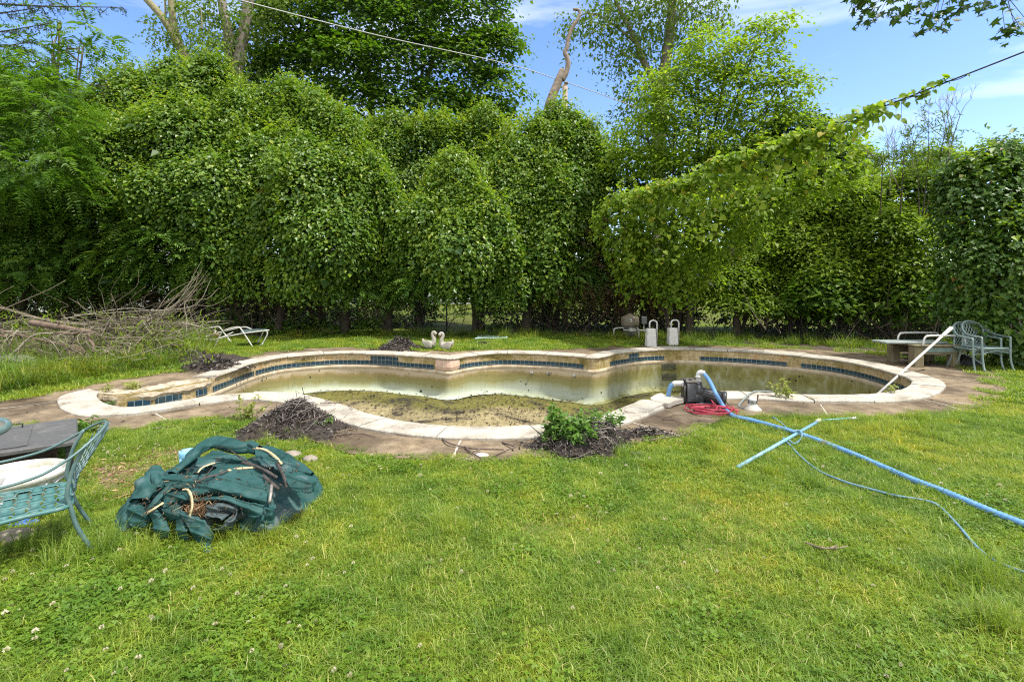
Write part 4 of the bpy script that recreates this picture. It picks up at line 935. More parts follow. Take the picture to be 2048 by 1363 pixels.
# ---- heaps of rotten leaves
M_HUMUS=plain('leaf_mould',(.014,.011,.009),(.055,.042,.032),24,.95,.8,.03)
M_FLAKE=leafmat('rotten_leaf',[(0,(.012,.010,.009)),(.25,(.038,.031,.027)),(.5,(.10,.085,.072)),(.75,(.20,.18,.155)),(1,(.42,.385,.34))],.75,0.0,spec=.3)
def heap(c,rx,ry,h,nfl,label,name='leaf_pile',skew=(0,0),spread=1.25,fl=.06):
    mb=MB(); n=64; xx,yy=np.meshgrid(np.linspace(-1,1,n),np.linspace(-1,1,n))
    def hz(x,y):
        r=np.hypot(x-skew[0]*np.clip(1-np.hypot(x,y),0,1),y-skew[1]*np.clip(1-np.hypot(x,y),0,1)); th_=np.arctan2(y,x); r=r*(1+.14*np.sin(3*th_+c[0]*5)+.10*np.sin(5*th_+c[1]*9)+.07*np.sin(9*th_+c[0]*3)); b=np.clip(1-r**1.4,0,1)**1.2
        p=np.stack([c[0]+x*rx,c[1]+y*ry,np.zeros_like(x)],-1).reshape(-1,3); return h*b*(.86+.36*lump(p*5,1.1).reshape(x.shape))+.02*lump(p*20,1.2).reshape(x.shape)*np.clip(b*6,0,1)-.012*(r>.98)
    mb.mi=0; mb.grid(np.stack([c[0]+xx*rx,c[1]+yy*ry,hz(xx,yy)+c[2]],-1))
    a=rng.uniform(0,6.28,nfl); r=np.abs(rng.normal(0,.48,nfl)).clip(0,spread); x,y=r*np.cos(a),r*np.sin(a); q=np.c_[c[0]+x*rx,c[1]+y*ry,hz(x,y).ravel()+c[2]+.008]
    mb.mi=1; leaves(mb,q,norm(UP*.8+rng.normal(0,.6,q.shape)),norm(rng.normal(size=q.shape)*[1,1,.5]),rng.lognormal(-.25,.45,nfl).clip(.3,2.4)*fl,rng.uniform(.15,.55,nfl)*fl,(rng.beta(1.3,2.4,nfl)),fold=.3)
    n2=int(nfl*.22); a=rng.uniform(0,6.28,n2); r=rng.uniform(.8,1.35,n2); q2=np.c_[c[0]+r*np.cos(a)*rx,c[1]+r*np.sin(a)*ry,np.full(n2,c[2]+.012)]; q2[:,2]+=hz(r*np.cos(a),r*np.sin(a)).ravel().clip(0)
    leaves(mb,q2,norm(UP+rng.normal(0,.35,q2.shape)),norm(rng.normal(size=q2.shape)*[1,1,.2]),rng.lognormal(-.7,.5,n2).clip(.2,1.5)*fl,rng.uniform(.15,.4,n2)*fl,rng.beta(1.2,2.6,n2),fold=.2)
    for _ in range(int(nfl/55)):
        i=rng.integers(0,nfl); d=norm(rng.normal(size=3)*[1,1,.35]); L=rng.uniform(.1,.35); mb.tube([q[i]-d*L/2+UP*.01,q[i]+UP*.025+rng.normal(0,.015,3),q[i]+d*L/2+UP*.012],[.005,.004,.002],4,cap=False,var=rng.uniform(.3,.75))
    o=mb.build(name,[M_HUMUS,M_FLAKE],loc=(c[0],c[1],0),smooth=False); return tag(o,label,'leaf pile')
heap(np.r_[G(590,858)[:2],.01],.62,.56,.32,6500,'dark heap of rotten leaves on the near pool edge behind the green cover',skew=(-.12,.05),fl=.042)
heap(np.r_[G(1168,893)[:2],.01],.50,.42,.34,6000,'tall dark leaf heap overgrown with green weeds at the middle of the near pool edge',skew=(.05,.1),fl=.04)
heap(np.r_[G(1098,897)[:2],.01],.28,.16,.07,700,'low scatter of leaf mould at the left foot of the weedy heap',spread=1.4,fl=.05)
heap(np.r_[G(1290,873)[:2],.01],.42,.16,.06,600,'thin trail of rotten leaves and twigs right of the weedy heap',spread=1.4,fl=.05)
heap(np.r_[G(798,699)[:2],.02],.62,.45,.24,1800,'small leaf heap on the far pool edge beside the swans',fl=.09)
heap(np.r_[G(428,738)[:2],.02],.62,.45,.18,1300,'low dark leaf heap on the far side near the lounger',fl=.09)
heap(np.array([-9.0,11.2,-.02]),3.4,1.3,.42,2600,'brown dead leaves and rotten stems heaped under the brush pile','leaf_mound',spread=1.1,fl=.09)
heap(np.r_[G(965,690)[:2],.0],.42,.22,.05,300,'flat dark patch of dead leaves on the back lawn right of the swans',fl=.08)

# ---- brush pile
M_BARK=plain('weathered_branch',(.10,.078,.05),(.25,.20,.135),14,.9,.4,.006,dirt=(.06,.045,.03),dscale=6)
M_LOG=plain('log_bark',(.075,.05,.034),(.19,.135,.095),10,.9,.7,.02,dirt=(.07,.05,.035),dscale=5)
mb=MB(); 
bp=lambda x,y,Y: P(x,y,Y)
def stick(a,b,r,wob=.10,var=.5,k=4):
    a=np.asarray(a);b=np.asarray(b); m=[a+(b-a)*t+rng.normal(0,wob,3)*np.array([1,1,.7])*math.sin(math.pi*t) for t in np.linspace(0,1,5)]
    p=cr(m,k); mb.tube(p,np.linspace(r,r*.35,len(p)),5,cap=True,var=var)
topy=lambda x: np.interp(x,[-120,0,60,150,230,300,360,400,430],[640,650,640,640,625,610,575,545,540])
for _ in range(560):
    x=rng.uniform(-100,330); y=rng.uniform(np.interp(x,[-100,300],[655,640]),np.interp(x,[-100,100,200,330],[745,745,715,690])); Y=np.interp(y,[630,745],[12.6,9.4])+rng.normal(0,.35)
    a=bp(x,y,Y); ang=rng.normal(.10,.65)+(math.pi if rng.random()<.4 else 0); L=rng.uniform(.4,2.2); d=np.array([math.cos(ang)*.92,rng.normal(-.1,.45),math.sin(ang)*.42]); b=a+norm(d)*L
    a[2]=max(a[2],.02); b[2]=max(b[2],.02); stick(a,b,rng.lognormal(-4.6,.5),.13,rng.random())
for _ in range(20):      # the long whips sweeping up to the right into the hedge
    x0=rng.uniform(120,290); y0=rng.uniform(628,668); e=(rng.normal(405,9),rng.normal(548,12)); Y=rng.uniform(11.6,12.6)
    p=cr([bp(x0,y0,Y),bp(x0*.55+e[0]*.45,y0-8+rng.normal(0,8),Y+.2),bp(e[0]-48+rng.normal(0,12),rng.normal(606,10),Y+.6),bp(e[0],e[1],Y+1.2)],7); mb.tube(p,np.linspace(rng.uniform(.008,.016),.003,len(p)),5,cap=False,var=rng.random())
for _ in range(60):      # bleached hoops of dead vine hanging over the front
    x=rng.uniform(0,190); y=rng.uniform(650,690); Y=rng.uniform(9.6,10.6); a=bp(x,y,Y); b=bp(x+rng.normal(0,30),rng.uniform(700,750),Y-.3); b[2]=max(b[2],.0)
    m=(a+b)/2+np.array([rng.normal(0,.25),-.2,.12]); mb.tube(cr([a,m,b],7),rng.uniform(.003,.007),4,cap=False,var=rng.random())
for _ in range(70):
    x=rng.uniform(180,430); y=rng.uniform(655,690); a=bp(x,y,rng.uniform(10.5,12.5)); L=rng.uniform(.4,1.1); d=norm(np.array([rng.normal(0,.5),rng.normal(0,.4),1.0])); p=cr([a,a+d*L*.6,a+d*L+np.array([rng.normal(.2,.2),0,-.05])],5); mb.tube(p,np.linspace(.005,.0015,len(p)),4,cap=False,var=rng.random())
M_STICK=leafmat('dead_branch',[(0,(.045,.037,.026)),(.4,(.11,.092,.062)),(.75,(.19,.165,.118)),(1,(.30,.27,.21))],.9,0.0,spec=.1)
brush=tag(mb.build('brush_pile',M_STICK,loc=(-8.0,11.0,0)),'long heap of cut branches and dead vines on the left bank','brush pile')
def log(a,b,r,label,n=1):
    m=MB(); a=np.asarray(a);b=np.asarray(b); p=cr([a,a*.66+b*.34+rng.normal(0,.02,3),a*.33+b*.67+rng.normal(0,.02,3),b],6); m.tube(p,r*np.linspace(1,.8,len(p))*(1+.08*lump(p*9,1.2)),12)
    if n: 
        k=p[len(p)//2]; d=norm(np.cross(norm(b-a),UP)*.4+UP+norm(b-a)*.5); m.tube([k,k+d*r*2.4],[r*.4,r*.25],7)
    tag(m.build('log',M_LOG,loc=tuple(a)),label,'log','logs on the brush pile')
log(bp(62,645,10.6),bp(178,664,10.2),.068,'thickest bark-covered log lying along the top of the brush pile')
log(bp(-40,672,10.2),bp(40,668,11.0),.045,'grey log at the far left of the brush pile, running off the photo')
log(bp(118,665,9.9),bp(190,664,9.8),.03,'thin forked pale branch just below the thickest log',1)
log(bp(176,668,9.9),bp(186,704,9.6),.028,'short pale stick standing upright against the front of the brush pile',0)
log(bp(-20,655,10.4),bp(130,690,9.7),.022,'long straight pale branch slanting down across the brush pile',0)
log(bp(325,695,11.6),bp(365,690,11.4),.05,'short weathered stub of wood in the grass left of the lounger',1)
rock('boulder',bp(20,715,9.6)*[1,1,0]+[0,0,.12],.55,.4,.26,plain('grey_boulder',(.11,.10,.085),(.21,.19,.165),5,.9,.5,.02),'grey boulder under the front of the brush pile at the left edge','boulder')
rock('stump',bp(150,705,10.0)*[1,1,0]+[0,0,.16],.22,.2,.32,M_LOG,'old grey stump half buried in the brush pile','stump')

# ---- white lounger frame, collapsed
lg=thing('sun_lounger','white tube sun lounger with torn sling, tilted in the grass','sun lounger',G(470,694))
Yn,Yf=13.6,14.25
def px_tube(name,pts,r,mat,par,k=5,n=8,smooth=True):
    m=MB(); p=np.array([P(*q) for q in pts]); m.tube(cr(p,k) if smooth else p,r,n); return m.build(name,mat,par)
r=.019
px_tube('near_leg_hoop',[(428.5,696,Yn),(434,683,Yn),(443,665,Yn),(452,659,Yn),(464,655.5,Yn),(477,654,Yn),(483,659,Yn),(491,671,Yn),(505,693,Yn)],r,M_WHITEMET,lg)
px_tube('far_leg_hoop',[(393,676,Yf),(399,665,Yf),(406,658,Yf),(416,655.5,Yf),(436,653,Yf),(441,656,Yf),(447,664,Yf),(462,684,Yf)],r,M_WHITEMET,lg)
px_tube('side_rail',[(390,676,Yn+.1),(408,678,Yn),(428,679,Yn),(452,673,Yn),(490,666,Yn),(538,660,Yn)],r,M_WHITEMET,lg)
px_tube('side_rail',[(391,675,Yf),(410,672,Yf),(440,664,Yf),(480,655,Yf),(492,654,Yf),(503,658,Yf+.0)],r*.9,M_WHITEMET,lg)
px_tube('foot_hoop',[(532,661,Yn),(535,665,Yn),(533,672,Yn),(527,684,Yn),(522,690,Yn),(515,691,Yn+.3),(516,684,Yf),(524,668,Yf),(527,660,Yf)],r,M_WHITEMET,lg)
px_tube('back_bar',[(440,675,Yn),(455,669,Yn+.2),(466,664,Yn+.4)],r*.7,M_WHITEMET,lg)
px_tube('back_bar',[(410,674,Yn+.2),(425,668,Yn+.3),(432,662,Yn+.4),(428,660,Yn+.5)],r*.8,M_WHITEMET,lg)
m=MB(); A=np.array([[P(484,665.5,Yn),P(500,663,Yn),P(518,661,Yn),P(536,659.5,Yn)],[P(480,663,Yn+.3),P(496,661,Yn+.3),P(514,659,Yn+.3),P(534,658,Yn+.3)],[P(486,658,Yf),P(498,657.5,Yf),P(512,657.5,Yf),P(528,657.5,Yf)]]); A=np.array([cr(x,6) for x in A]); A[...,2]+=.012*lump(A.reshape(-1,3)*6,1).reshape(A.shape[:2]); m.grid(A); m.build('sling',plain('grey_teal_sling',(.03,.05,.05),(.07,.10,.10),12,.6),lg,solid=.004)
m=MB(); A=np.array([P(420,672,Yn+.3),P(430,668,Yn+.3),P(438,670,Yn+.3)]); m.tube(cr(A,5),[.02]*1+[.05]*9+[.02],10); m.build('rolled_sling',plain('brown_rolled_cloth',(.14,.10,.06),(.26,.19,.12),12,.8),lg)

# ---- two swan statues
M_SWAN=plain('mossy_white_concrete',(.27,.25,.20),(.38,.36,.31),9,.85,.3,.006,dirt=(.20,.19,.10),dscale=6)
def swan(px,py,flip,label,back):
    q=G(px,py,.02); s=.0132; m=MB(); d=np.array([flip,0,0])
    def L(x,z,y=0): return q+np.array([flip*(x-.02)*.84,y*.9,z*1.0])
    n=16; th=np.linspace(0,2*np.pi,n,endpoint=False)
    st=[(-.20,.21,.012,.03),(-.185,.19,.03,.05),(-.15,.14,.07,.09),(-.08,.115,.105,.11),(0,.11,.12,.11),(.07,.115,.105,.105),(.115,.125,.075,.085),(.135,.15,.045,.05)]
    m.grid(np.array([[L(x+0*t,z+rz_*math.sin(t),ry*math.cos(t)) for t in th] for x,z,ry,rz_ in st]),closed_u=True)
    for x,z,ry,rz_ in (st[0],st[-1]): m.add(np.array([L(x,z+rz_*math.sin(t),ry*math.cos(t)) for t in th]),np.array([[(0 if False else i) for i in range(16)]]) if False else np.array([[0,i,i+1] for i in range(1,15)]))
    nk=cr([L(.10,.12),L(.145,.20),L(.135,.29),L(.10,.36),L(.105,.425),L(.15,.445),L(.185,.415),L(.19,.38)],6); m.tube(nk,np.interp(np.linspace(0,1,len(nk)),[0,.15,.4,.7,.82,.92,1],[.085,.06,.042,.036,.042,.046,.032]),12)
    for sy in (-1,1):     # folded wings
        w=np.array([[L(-.17+.25*t,.20-.03*t+.045*math.sin(math.pi*t),sy*(.085+.035*math.sin(math.pi*t))),L(-.16+.26*t,.12-.01*t,sy*(.11+.02*math.sin(math.pi*t))),L(-.10+.2*t,.06,sy*(.105))] for t in np.linspace(0,1,8)]); m.grid(w)
    m.tube(cr([L(-.15,.15),L(-.195,.22),L(-.20,.27)],4),np.linspace(.06,.02,9),10)
    t=thing('swan_statue',label,'statue',q,'white swan statues'); b=m.build('swan_body',M_SWAN,t,fixn=True)
    m=MB(); m.tube([L(.187,.385),L(.195,.345),L(.19,.31)],[.024,.016,.006],8); m.build('beak',plain('faded_beak',(.16,.08,.05),(.30,.18,.12),20,.8),t)
swan(860,697.5,1,'white swan statue facing right, left one of the facing pair','')
swan(891,700.5,-1,'white swan statue facing left with a mossy back, right one of the facing pair','')

# ---- ladder pedestals with grab rails
M_PED=plain('mossy_white_render',(.50,.485,.44),(.62,.605,.56),7,.85,.3,.008,dirt=(.22,.20,.10),dscale=5)
for x0,x1,yt,yb,rx0,rx1,ry,rb,lab in ((1292.5,1314,657.5,694,1302,1317,641.5,680,'left white pedestal of the two by the far pool edge with a bent grab rail'),(1336.5,1357.5,656,692.5,1345.5,1361,640.5,682,'right white pedestal of the two by the far pool edge with a bent grab rail')):
    Y=EYE*F/(yb-H); a=P(x0,yb,Y); b=P(x1,yt,Y); t=thing('pool_handrail',lab,'handrail',((a[0]+b[0])/2,Y,0),'handrails at the pool ladder')
    m=MB(); m.box((a[0]+.025,Y,-.02),(b[0]-.005,Y+.26,b[2]),.008,taper=.84); m.build('pedestal',M_PED,t,smooth=False)
    m=MB(); r0,r1,zt,z0=P(rx0,ry,Y)[0],P(rx1,ry,Y)[0],P(rx0,ry,Y)[2],P(rx1,rb,Y)[2]; yy=Y+.14
    pts=[(r0,yy,b[2]-.02),(r0,yy,zt-.10)]+[(r0+.085-.085*math.cos(u),yy,zt-.085+.085*math.sin(u)) for u in np.linspace(.2,1.5,5)]+[(r1-.085+.085*math.sin(u),yy,zt-.085+.085*math.cos(u)) for u in np.linspace(.07,1.4,5)]+[(r1,yy,zt-.12),(r1,yy+.05,-.02)]
    m.tube(pts,.024,10); m.build('grab_rail',M_STEEL,t)

# ---- filter plant
q=G(1260,676); Y=q[1]; M_TAN=plain('tan_filter_shell',(.12,.10,.068),(.19,.162,.115),8,.5,.1,.004,dirt=(.13,.10,.06))
M_GREYPVC=plain('greyed_pvc',(.30,.30,.28),(.42,.42,.40),15,.5,dirt=(.2,.19,.15))
ft=thing('pool_filter','tan domed pool filter tank on a dark base with white pipes, under the hedge','filter',q)
zt,zm,zb=P(0,626,Y)[2],P(0,633,Y)[2],P(0,651,Y)[2]
m=MB(); m.lathe([(0,zt),(.05,zt),(.06,zt-.02),(.17,zm+.04),(.265,zm),(.285,zm-.03),(.285,zb+.02),(.27,zb),(.0,zb)],(q[0],q[1],0),32); m.build('filter_dome',M_TAN,ft)
m=MB(); m.lathe([(.255,zb),(.262,zb-.04),(.255,zb-.06),(.22,.22),(.23,.18),(.23,0.0),(0,0)],(q[0],q[1],0),28); m.build('filter_base',plain('dark_filter_base',(.04,.035,.03),(.09,.08,.065),9,.7),ft)
m=MB(); m.box((q[0]-.055,q[1]-.292,zm-.16),(q[0]+.0,q[1]-.283,zm-.04),.002); m.build('rating_label',M_PVC,ft)
Yp=Y-.35
for pts in ([(1228,678,Yp),(1228,660,Yp),(1231,656.5,Yp),(1243,655,Yp),(1247,656,Yp+.1)],[(1247,659.5,Yp),(1262,660,Yp),(1275,660,Yp),(1291,661,Yp)],[(1274,656,Yp),(1277,658,Yp),(1277.5,664,Yp),(1277.5,678,Yp)]): px_tube('pipe',pts,.022,M_GREYPVC,ft,4)
m=MB(); a=P(1258,663,Yp); b=P(1271,655.5,Yp); m.box((a[0],Yp-.08,a[2]),(b[0],Yp+.08,b[2]),.02); m.build('valve_body',M_GREYPVC,ft,smooth=False)
m=MB(); a=P(1242,674,Yp); m.tube([a+[-.15,0,-.08],a+[.2,0,-.08]],.09,14); m.build('pump_motor',M_BLACK,ft)
eb=thing('switch_box','grey switch box on a thin post right of the filter tank','switch box',(P(1288,676,Y)[0],Y,0)); m=MB(); a=P(1282.5,647.5,Y); b=P(1293,632.5,Y); m.box((a[0],Y-.06,a[2]),(b[0],Y+.06,b[2]),.012); m.build('box_body',plain('grey_enamel',(.10,.11,.105),(.16,.17,.16),8,.5),eb,smooth=False)
m=MB(); m.tube([((a[0]+b[0])/2,Y,a[2]),((a[0]+b[0])/2,Y,0)],.02,8); m.build('post',M_STEEL,eb)

# ---- diving board on its stand
M_STAND=plain('weathered_stand',(.12,.10,.055),(.23,.195,.12),6,.85,.4,.008,dirt=(.13,.13,.05),dscale=4)
M_BOARD=plain('flaking_board',(.15,.19,.185),(.27,.295,.275),8,.75,.3,.006,dirt=(.14,.15,.11),dscale=6)
Y1,Y2=10.25,10.92; xa,xb=P(1830,0,Y1)[0],P(1921,0,Y1)[0]; zt=P(0,692.5,Y1)[2]
db=thing('diving_board','short weathered diving board on a chunky stand with two steel rails','diving board',((xa+xb)/2,(Y1+Y2)/2,.02))
m=MB()
m.box((xa,Y1,.02),(xa+.19,Y1+.18,zt-.003),.01); m.box((xb-.14,Y1,.02),(xb,Y1+.18,zt-.003),.01); m.box((xa+.187,Y1+.02,zt-.17),(xb-.137,Y1+.17,zt-.002),.008); m.build('stand_frame',M_STAND,db,smooth=False); m=MB()
xc=P(1782,0,Y2)[0]; m.box((xc,Y2-.05,.02),(xc+.16,Y2+.13,zt-.04),.01); m.box((xb-.16,Y2-.05,.02),(xb,Y2+.13,zt-.004),.01); m.box((xc+.157,Y2-.02,zt-.20),(xb-.157,Y2+.10,zt-.03),.008)
m.build('stand_frame',M_STAND,db,smooth=False)
m=MB(); m.box((xa+.20,Y1-.006,zt-.12),(xb-.02,Y1+.012,zt-.03),.004); m.build('teal_panel',plain('faded_teal_panel',(.10,.16,.15),(.17,.23,.21),8,.8,dirt=(.22,.2,.12)),db,smooth=False)
m=MB(); m.box((xa-.02,Y1-.03,zt),(xb+.02,Y2+.15,zt+.03),.008); m.build('stand_top',M_STAND,db,smooth=False)
xt=P(1752,0,10.7)[0]; m=MB(); m.box((xt,10.40,zt+.034),(xb-.12,10.84,zt+.075),.014); m.build('board',M_BOARD,db,smooth=False)
m=MB(); th=np.linspace(0,5*2*np.pi,90); xs_=P(1816,0,10.6)[0]; m.tube(np.c_[xs_+.075*np.cos(th),10.62+.075*np.sin(th),np.linspace(.03,zt-.01,90)],.012,5); m.build('coil_spring',plain('rusty_spring',(.045,.04,.035),(.11,.09,.07),20,.7,metal=.4),db)
for pts in ([(1795.5,689,10.95),(1796,676,10.95),(1799,668,10.95),(1805,665.5,10.95),(1835,665,10.95),(1870,665.5,10.95),(1876,668,10.95),(1878,676,10.95),(1878,690,10.95)],[(1846,692,10.22),(1847,682,10.22),(1850,675,10.22),(1857,671.5,10.22),(1890,671,10.22),(1921,671.5,10.22),(1927,675,10.22),(1930,684,10.22),(1929,699,10.22),(1926,705,10.22),(1919,708,10.24)]): px_tube('hand_rail',pts,.0215,M_STEEL,db,4,10)
# ---- dark folded thing leaning behind it
fl_=thing('folded_screen','black mesh panel with a grey rim slumped between the diving stand and the chairs','mesh panel',G(1945,733)); Yq=10.25
m=MB(); m.grid(np.array([[P(1918,706,Yq+.1),P(1940,713,Yq),P(1967,731,Yq-.1)],[P(1914,722,Yq+.1),P(1938,728,Yq-.05),P(1966,736,Yq-.1)],[P(1912,736,Yq+.05),P(1938,738,Yq-.1),P(1964,740,Yq-.15)]])); m.build('mesh_sheet',plain('black_mesh',(.008,.008,.009),(.02,.02,.02),30,.8),fl_,solid=.02)
px_tube('rim_bar',[(1918,705,Yq+.1),(1940,712,Yq),(1967,730,Yq-.1)],.018,M_GREYMET,fl_,4)
px_tube('bent_bar',[(1932,680,Yq+.3),(1937,695,Yq+.2),(1931,715,Yq),(1914,735,Yq-.1)],.012,M_BLACK,fl_,5)

# ---- white pole leaning out of the pool
pa=P(1753,790,9.02); pb=P(1884,672,9.72); pc=P(1903,655,9.83)
po=thing('pool_pole','white pole leaning out of the pool over its right-hand end','pole',(pa[0],pa[1],pa[2])); m=MB(); pa2=pa+(pa-pb)*.28; m.tube([pa2,pb],.022,12); m.build('pole_shaft',M_WHITEMET,po)
m=MB(); m.tube([pb,pb+(pc-pb)*.08,pc-(pc-pb)*.03,pc],[.026,.033,.037,.03],12); m.build('pole_grip',M_PVC,po)

# ---- pump on the coping
q=G(1412,808,.02); Y=q[1]; S=Y/F; pm=thing('pool_pump','black pool pump with white elbows standing on the near pool edge','pump',(q[0],q[1],.02)); X=lambda x:(x-1024)*S; Zp=lambda y:EYE-(y-H)*S
m=MB(); x0,x1=X(1370),X(1393); m.box((x0,Y-.02,.03),(x1+.01,Y+.20,Zp(763)),.03,taper=1.06); m.box((x0+.03,Y-.015,.03),(X(1410),Y+.19,Zp(785)),.03); m.build('strainer_pot',M_BLACK,pm)
m=MB(); m.box((X(1371),Y-.025,Zp(765)),(X(1396),Y+.205,Zp(760.5)),.012); m.build('pot_lid',plain('dusty_lid',(.05,.045,.04),(.15,.13,.11),15,.6),pm)
for xk in (1369.5,1382): 
    m=MB(); m.tube([(X(xk),Y+.02,Zp(763)),(X(xk),Y+.02,Zp(759.5)),(X(xk),Y+.02,Zp(758))],[.012,.026,.02],10); m.build('lid_knob',M_BLACK,pm)
m=MB(); a=np.array([X(1398),Y+.10,Zp(785)]); m.tube([a-[.06,0,0],a+[.03,0,0],a+[.07,0,0]],[.10,.125,.10],20); m.box((X(1390),Y+.03,Zp(774)),(X(1407),Y+.17,Zp(765)),.02); m.build('volute',M_BLACK,pm)
m=MB(); a=np.array([X(1403),Y+.09,Zp(789)]); b=np.array([X(1450),Y-.04,Zp(797)]); d=norm(b-a); m.tube([a,a+d*.02,b-d*.05],[.08,.092,.092],22)
for k in range(16):
    an=2*np.pi*k/16; pr=norm(np.cross(d,UP))*math.cos(an)+np.cross(norm(np.cross(d,UP)),d)*math.sin(an); m.tube([a+d*.04+pr*.092,b-d*.06+pr*.092],.005,4)
m.build('motor',M_BLACK,pm)
m=MB(); m.tube([b-d*.06,b-d*.05,b-d*.01,b],[.094,.105,.105,.09],22); m.build('motor_cap',M_BLACK,pm)
m=MB(); m.box((X(1392),Y-.03,.022),(X(1440),Y+.16,.05),.008,-.12); m.build('pump_foot',M_BLACK,pm)
m=MB(); m.tube(cr([(X(1374),Y+.09,Zp(769)),(X(1366),Y+.09,Zp(769)),(X(1356),Y+.09,Zp(768.5)),(X(1351.5),Y+.10,Zp(771))],4),.038,14); m.tube([(X(1371),Y+.09,Zp(769)),(X(1368),Y+.09,Zp(769))],.045,14); m.build('suction_elbow',M_PVC,pm)
m=MB(); m.tube(cr([(X(1402),Y+.10,Zp(766)),(X(1402),Y+.10,Zp(756)),(X(1402.5),Y+.10,Zp(750)),(X(1406),Y+.09,Zp(746.5)),(X(1413),Y+.07,Zp(748))],5),.036,14); m.tube([(X(1402),Y+.10,Zp(758)),(X(1402),Y+.10,Zp(753.5))],.043,14); m.build('discharge_elbow',M_PVC,pm)
m=MB(); m.tube([b+[-.02,-.02,.0],(b+[.0,-.08,-.06]),(b+[-.02,-.10,-.12])],.006,6); m.build('power_lead',M_BLACK,pm)
def lay(pts,r):
    return [ (G(x,y,r)) for x,y in pts ]
h0=np.array([X(1412),Y+.07,Zp(748)])
hose=cr([h0,P(1420,762,Y-.08),P(1432,787,Y-.30),P(1446,810,6.72),P(1458,824,6.52)]+lay([(1472,833),(1500,839),(1535,848.5),(1575,860),(1612,872),(1660,890),(1712,910),(1770,934),(1830,960),(1900,988),(1970,1018),(2040,1046),(2120,1074)],.036),6)
seg=np.r_[0,np.cumsum(np.linalg.norm(np.diff(hose,axis=0),axis=1))]; hs_=np.arange(0,seg[-1],.011); hose=np.stack([np.interp(hs_,seg,hose[:,k]) for k in range(3)],-1); wob=lump(hose*2.3,1.2); hose[:,0]+=.016*wob; hose[:,2]+=.006*lump(hose*3+4,1.2)*(hs_>2.0)
m=MB(); m.tube(hose,.0275+.0022*np.sin(hs_*2*np.pi/.033),12); 
# ribs of the vacuum hose
rib=hose[::1]; tag(m.build('vacuum_hose',M_BLUE,loc=h0),'thick blue vacuum hose running from the pump across the lawn','hose')
m=MB(); s0=np.array([X(1352),Y+.10,Zp(770.5)]); m.tube(cr([s0,s0+[-.035,.01,-.03],s0+[-.06,.03,-.12],s0+[-.062,.10,-.35],s0+[-.02,.22,-.75],s0+[.05,.4,-1.0]],6),.032,12); tag(m.build('suction_hose',M_BLUE,loc=s0),'short blue hose dropping from the pump into the empty pool','hose')
# red hose coil
cq=G(1422,824,.02)[:2]; pts=[]; 
for k in range(0,300):
    t=k*.19; lp=int(t/6.283); ra=.20+.06*math.sin(lp*2.1)+.03*math.sin(t*.37); rb=.155+.04*math.cos(lp*1.7); ox=.09*math.sin(lp*1.3+.5); oy=.06*math.cos(lp*2.3)
    pts.append((cq[0]+ox+ra*math.cos(t)*1.05,cq[1]+oy+rb*math.sin(t),.032+.006*lp+.012*math.sin(t*2+lp)))
pts=[G(1372,804,.03),G(1376,812,.03),G(1392,816,.03)]+pts+[G(1440,818,.03),P(1423,800,6.9),G(1438,826,.03)]
m=MB(); m.tube(cr(pts,2),.0085,6); tag(m.build('coiled_cord',M_RED,loc=(cq[0],cq[1],.02)),'tangled coil of red cord at the foot of the pump','cord')
# white strainer with cable
q=G(1505,822,.0); st_=thing('float_strainer','white slotted strainer dome with a dirty flared skirt at the lawn edge','strainer',q); M_DIRTYW=plain('dirty_white_plastic',(.36,.33,.27),(.52,.49,.42),8,.6,dirt=(.2,.17,.11),dscale=7)
k=q[1]/F; m=MB(); m.lathe([(.0,.0),(17*k,.0),(16.5*k,.035),(11*k,.07),(8.5*k,.095),(0,.095)],(q[0],q[1],0),28); m.build('skirt',M_DIRTYW,st_)
m=MB(); m.lathe([(8*k,.09),(8.3*k,.10),(7.6*k,.165),(6.8*k,.175),(0,.178)],(q[0],q[1],0),28); m.build('dome',M_PVC,st_)
m=MB()
for j in range(22):
    a=2*np.pi*j/22; d=np.array([math.cos(a),math.sin(a),0]); p0=q+d*8.35*k+UP*.108; p1=q+d*7.85*k+UP*.155; m.tube([p0,p1],.0045,4)
m.build('slot_row',M_BLACK,st_)
m=MB(); m.tube([P(1512,808,q[1]+.06),P(1514,800,q[1]+.06),P(1516.5,789,q[1]+.07)],[.008,.008,.014],8); m.build('handle_stub',plain('dark_rusty_stub',(.05,.03,.02),(.1,.06,.04),20,.7),st_)
m=MB(); m.tube(cr([G(1492,818,.03),G(1484,815,.02),P(1477,812,6.95),P(1483,803,7.1),P(1495,791,7.35),P(1508,783,7.6),P(1522,782,7.75),P(1545,783.5,7.85)],6),.014,8); tag(m.build('drain_hose',plain('grey_drain_hose',(.13,.15,.145),(.22,.24,.23),15,.5),loc=q),'grey hose bending from the white strainer over the coping','hose')
# telescopic pole crossing under the blue hose
tp=thing('telescopic_pole','pale blue pole in two jointed lengths crossing under the thick blue hose','pole',G(1560,890)); zz=.038
m=MB(); m.tube([G(1475,934,zz),G(1637,842,zz)],.0185,10); m.build('pole_tube',M_BLUEPOLE,tp)
m=MB(); d=norm(G(1637,842,zz)-G(1475,934,zz)); e=G(1634,843,zz); m.tube([e,e+d*.11],.026,12); m.build('pole_joint',plain('cream_joint',(.5,.5,.38),(.62,.62,.5),15,.5),tp)
m=MB(); m.tube([G(1643,840.5,zz),G(1700,836.5,zz)],.0145,10); m.build('pole_tube',plain('sea_green_tube',(.10,.30,.32),(.16,.38,.38),15,.4),tp)
m=MB(); m.tube([G(1699,836.6,zz),G(1711,835.8,zz)],.018,10); m.build('pole_tip',M_PVC,tp)
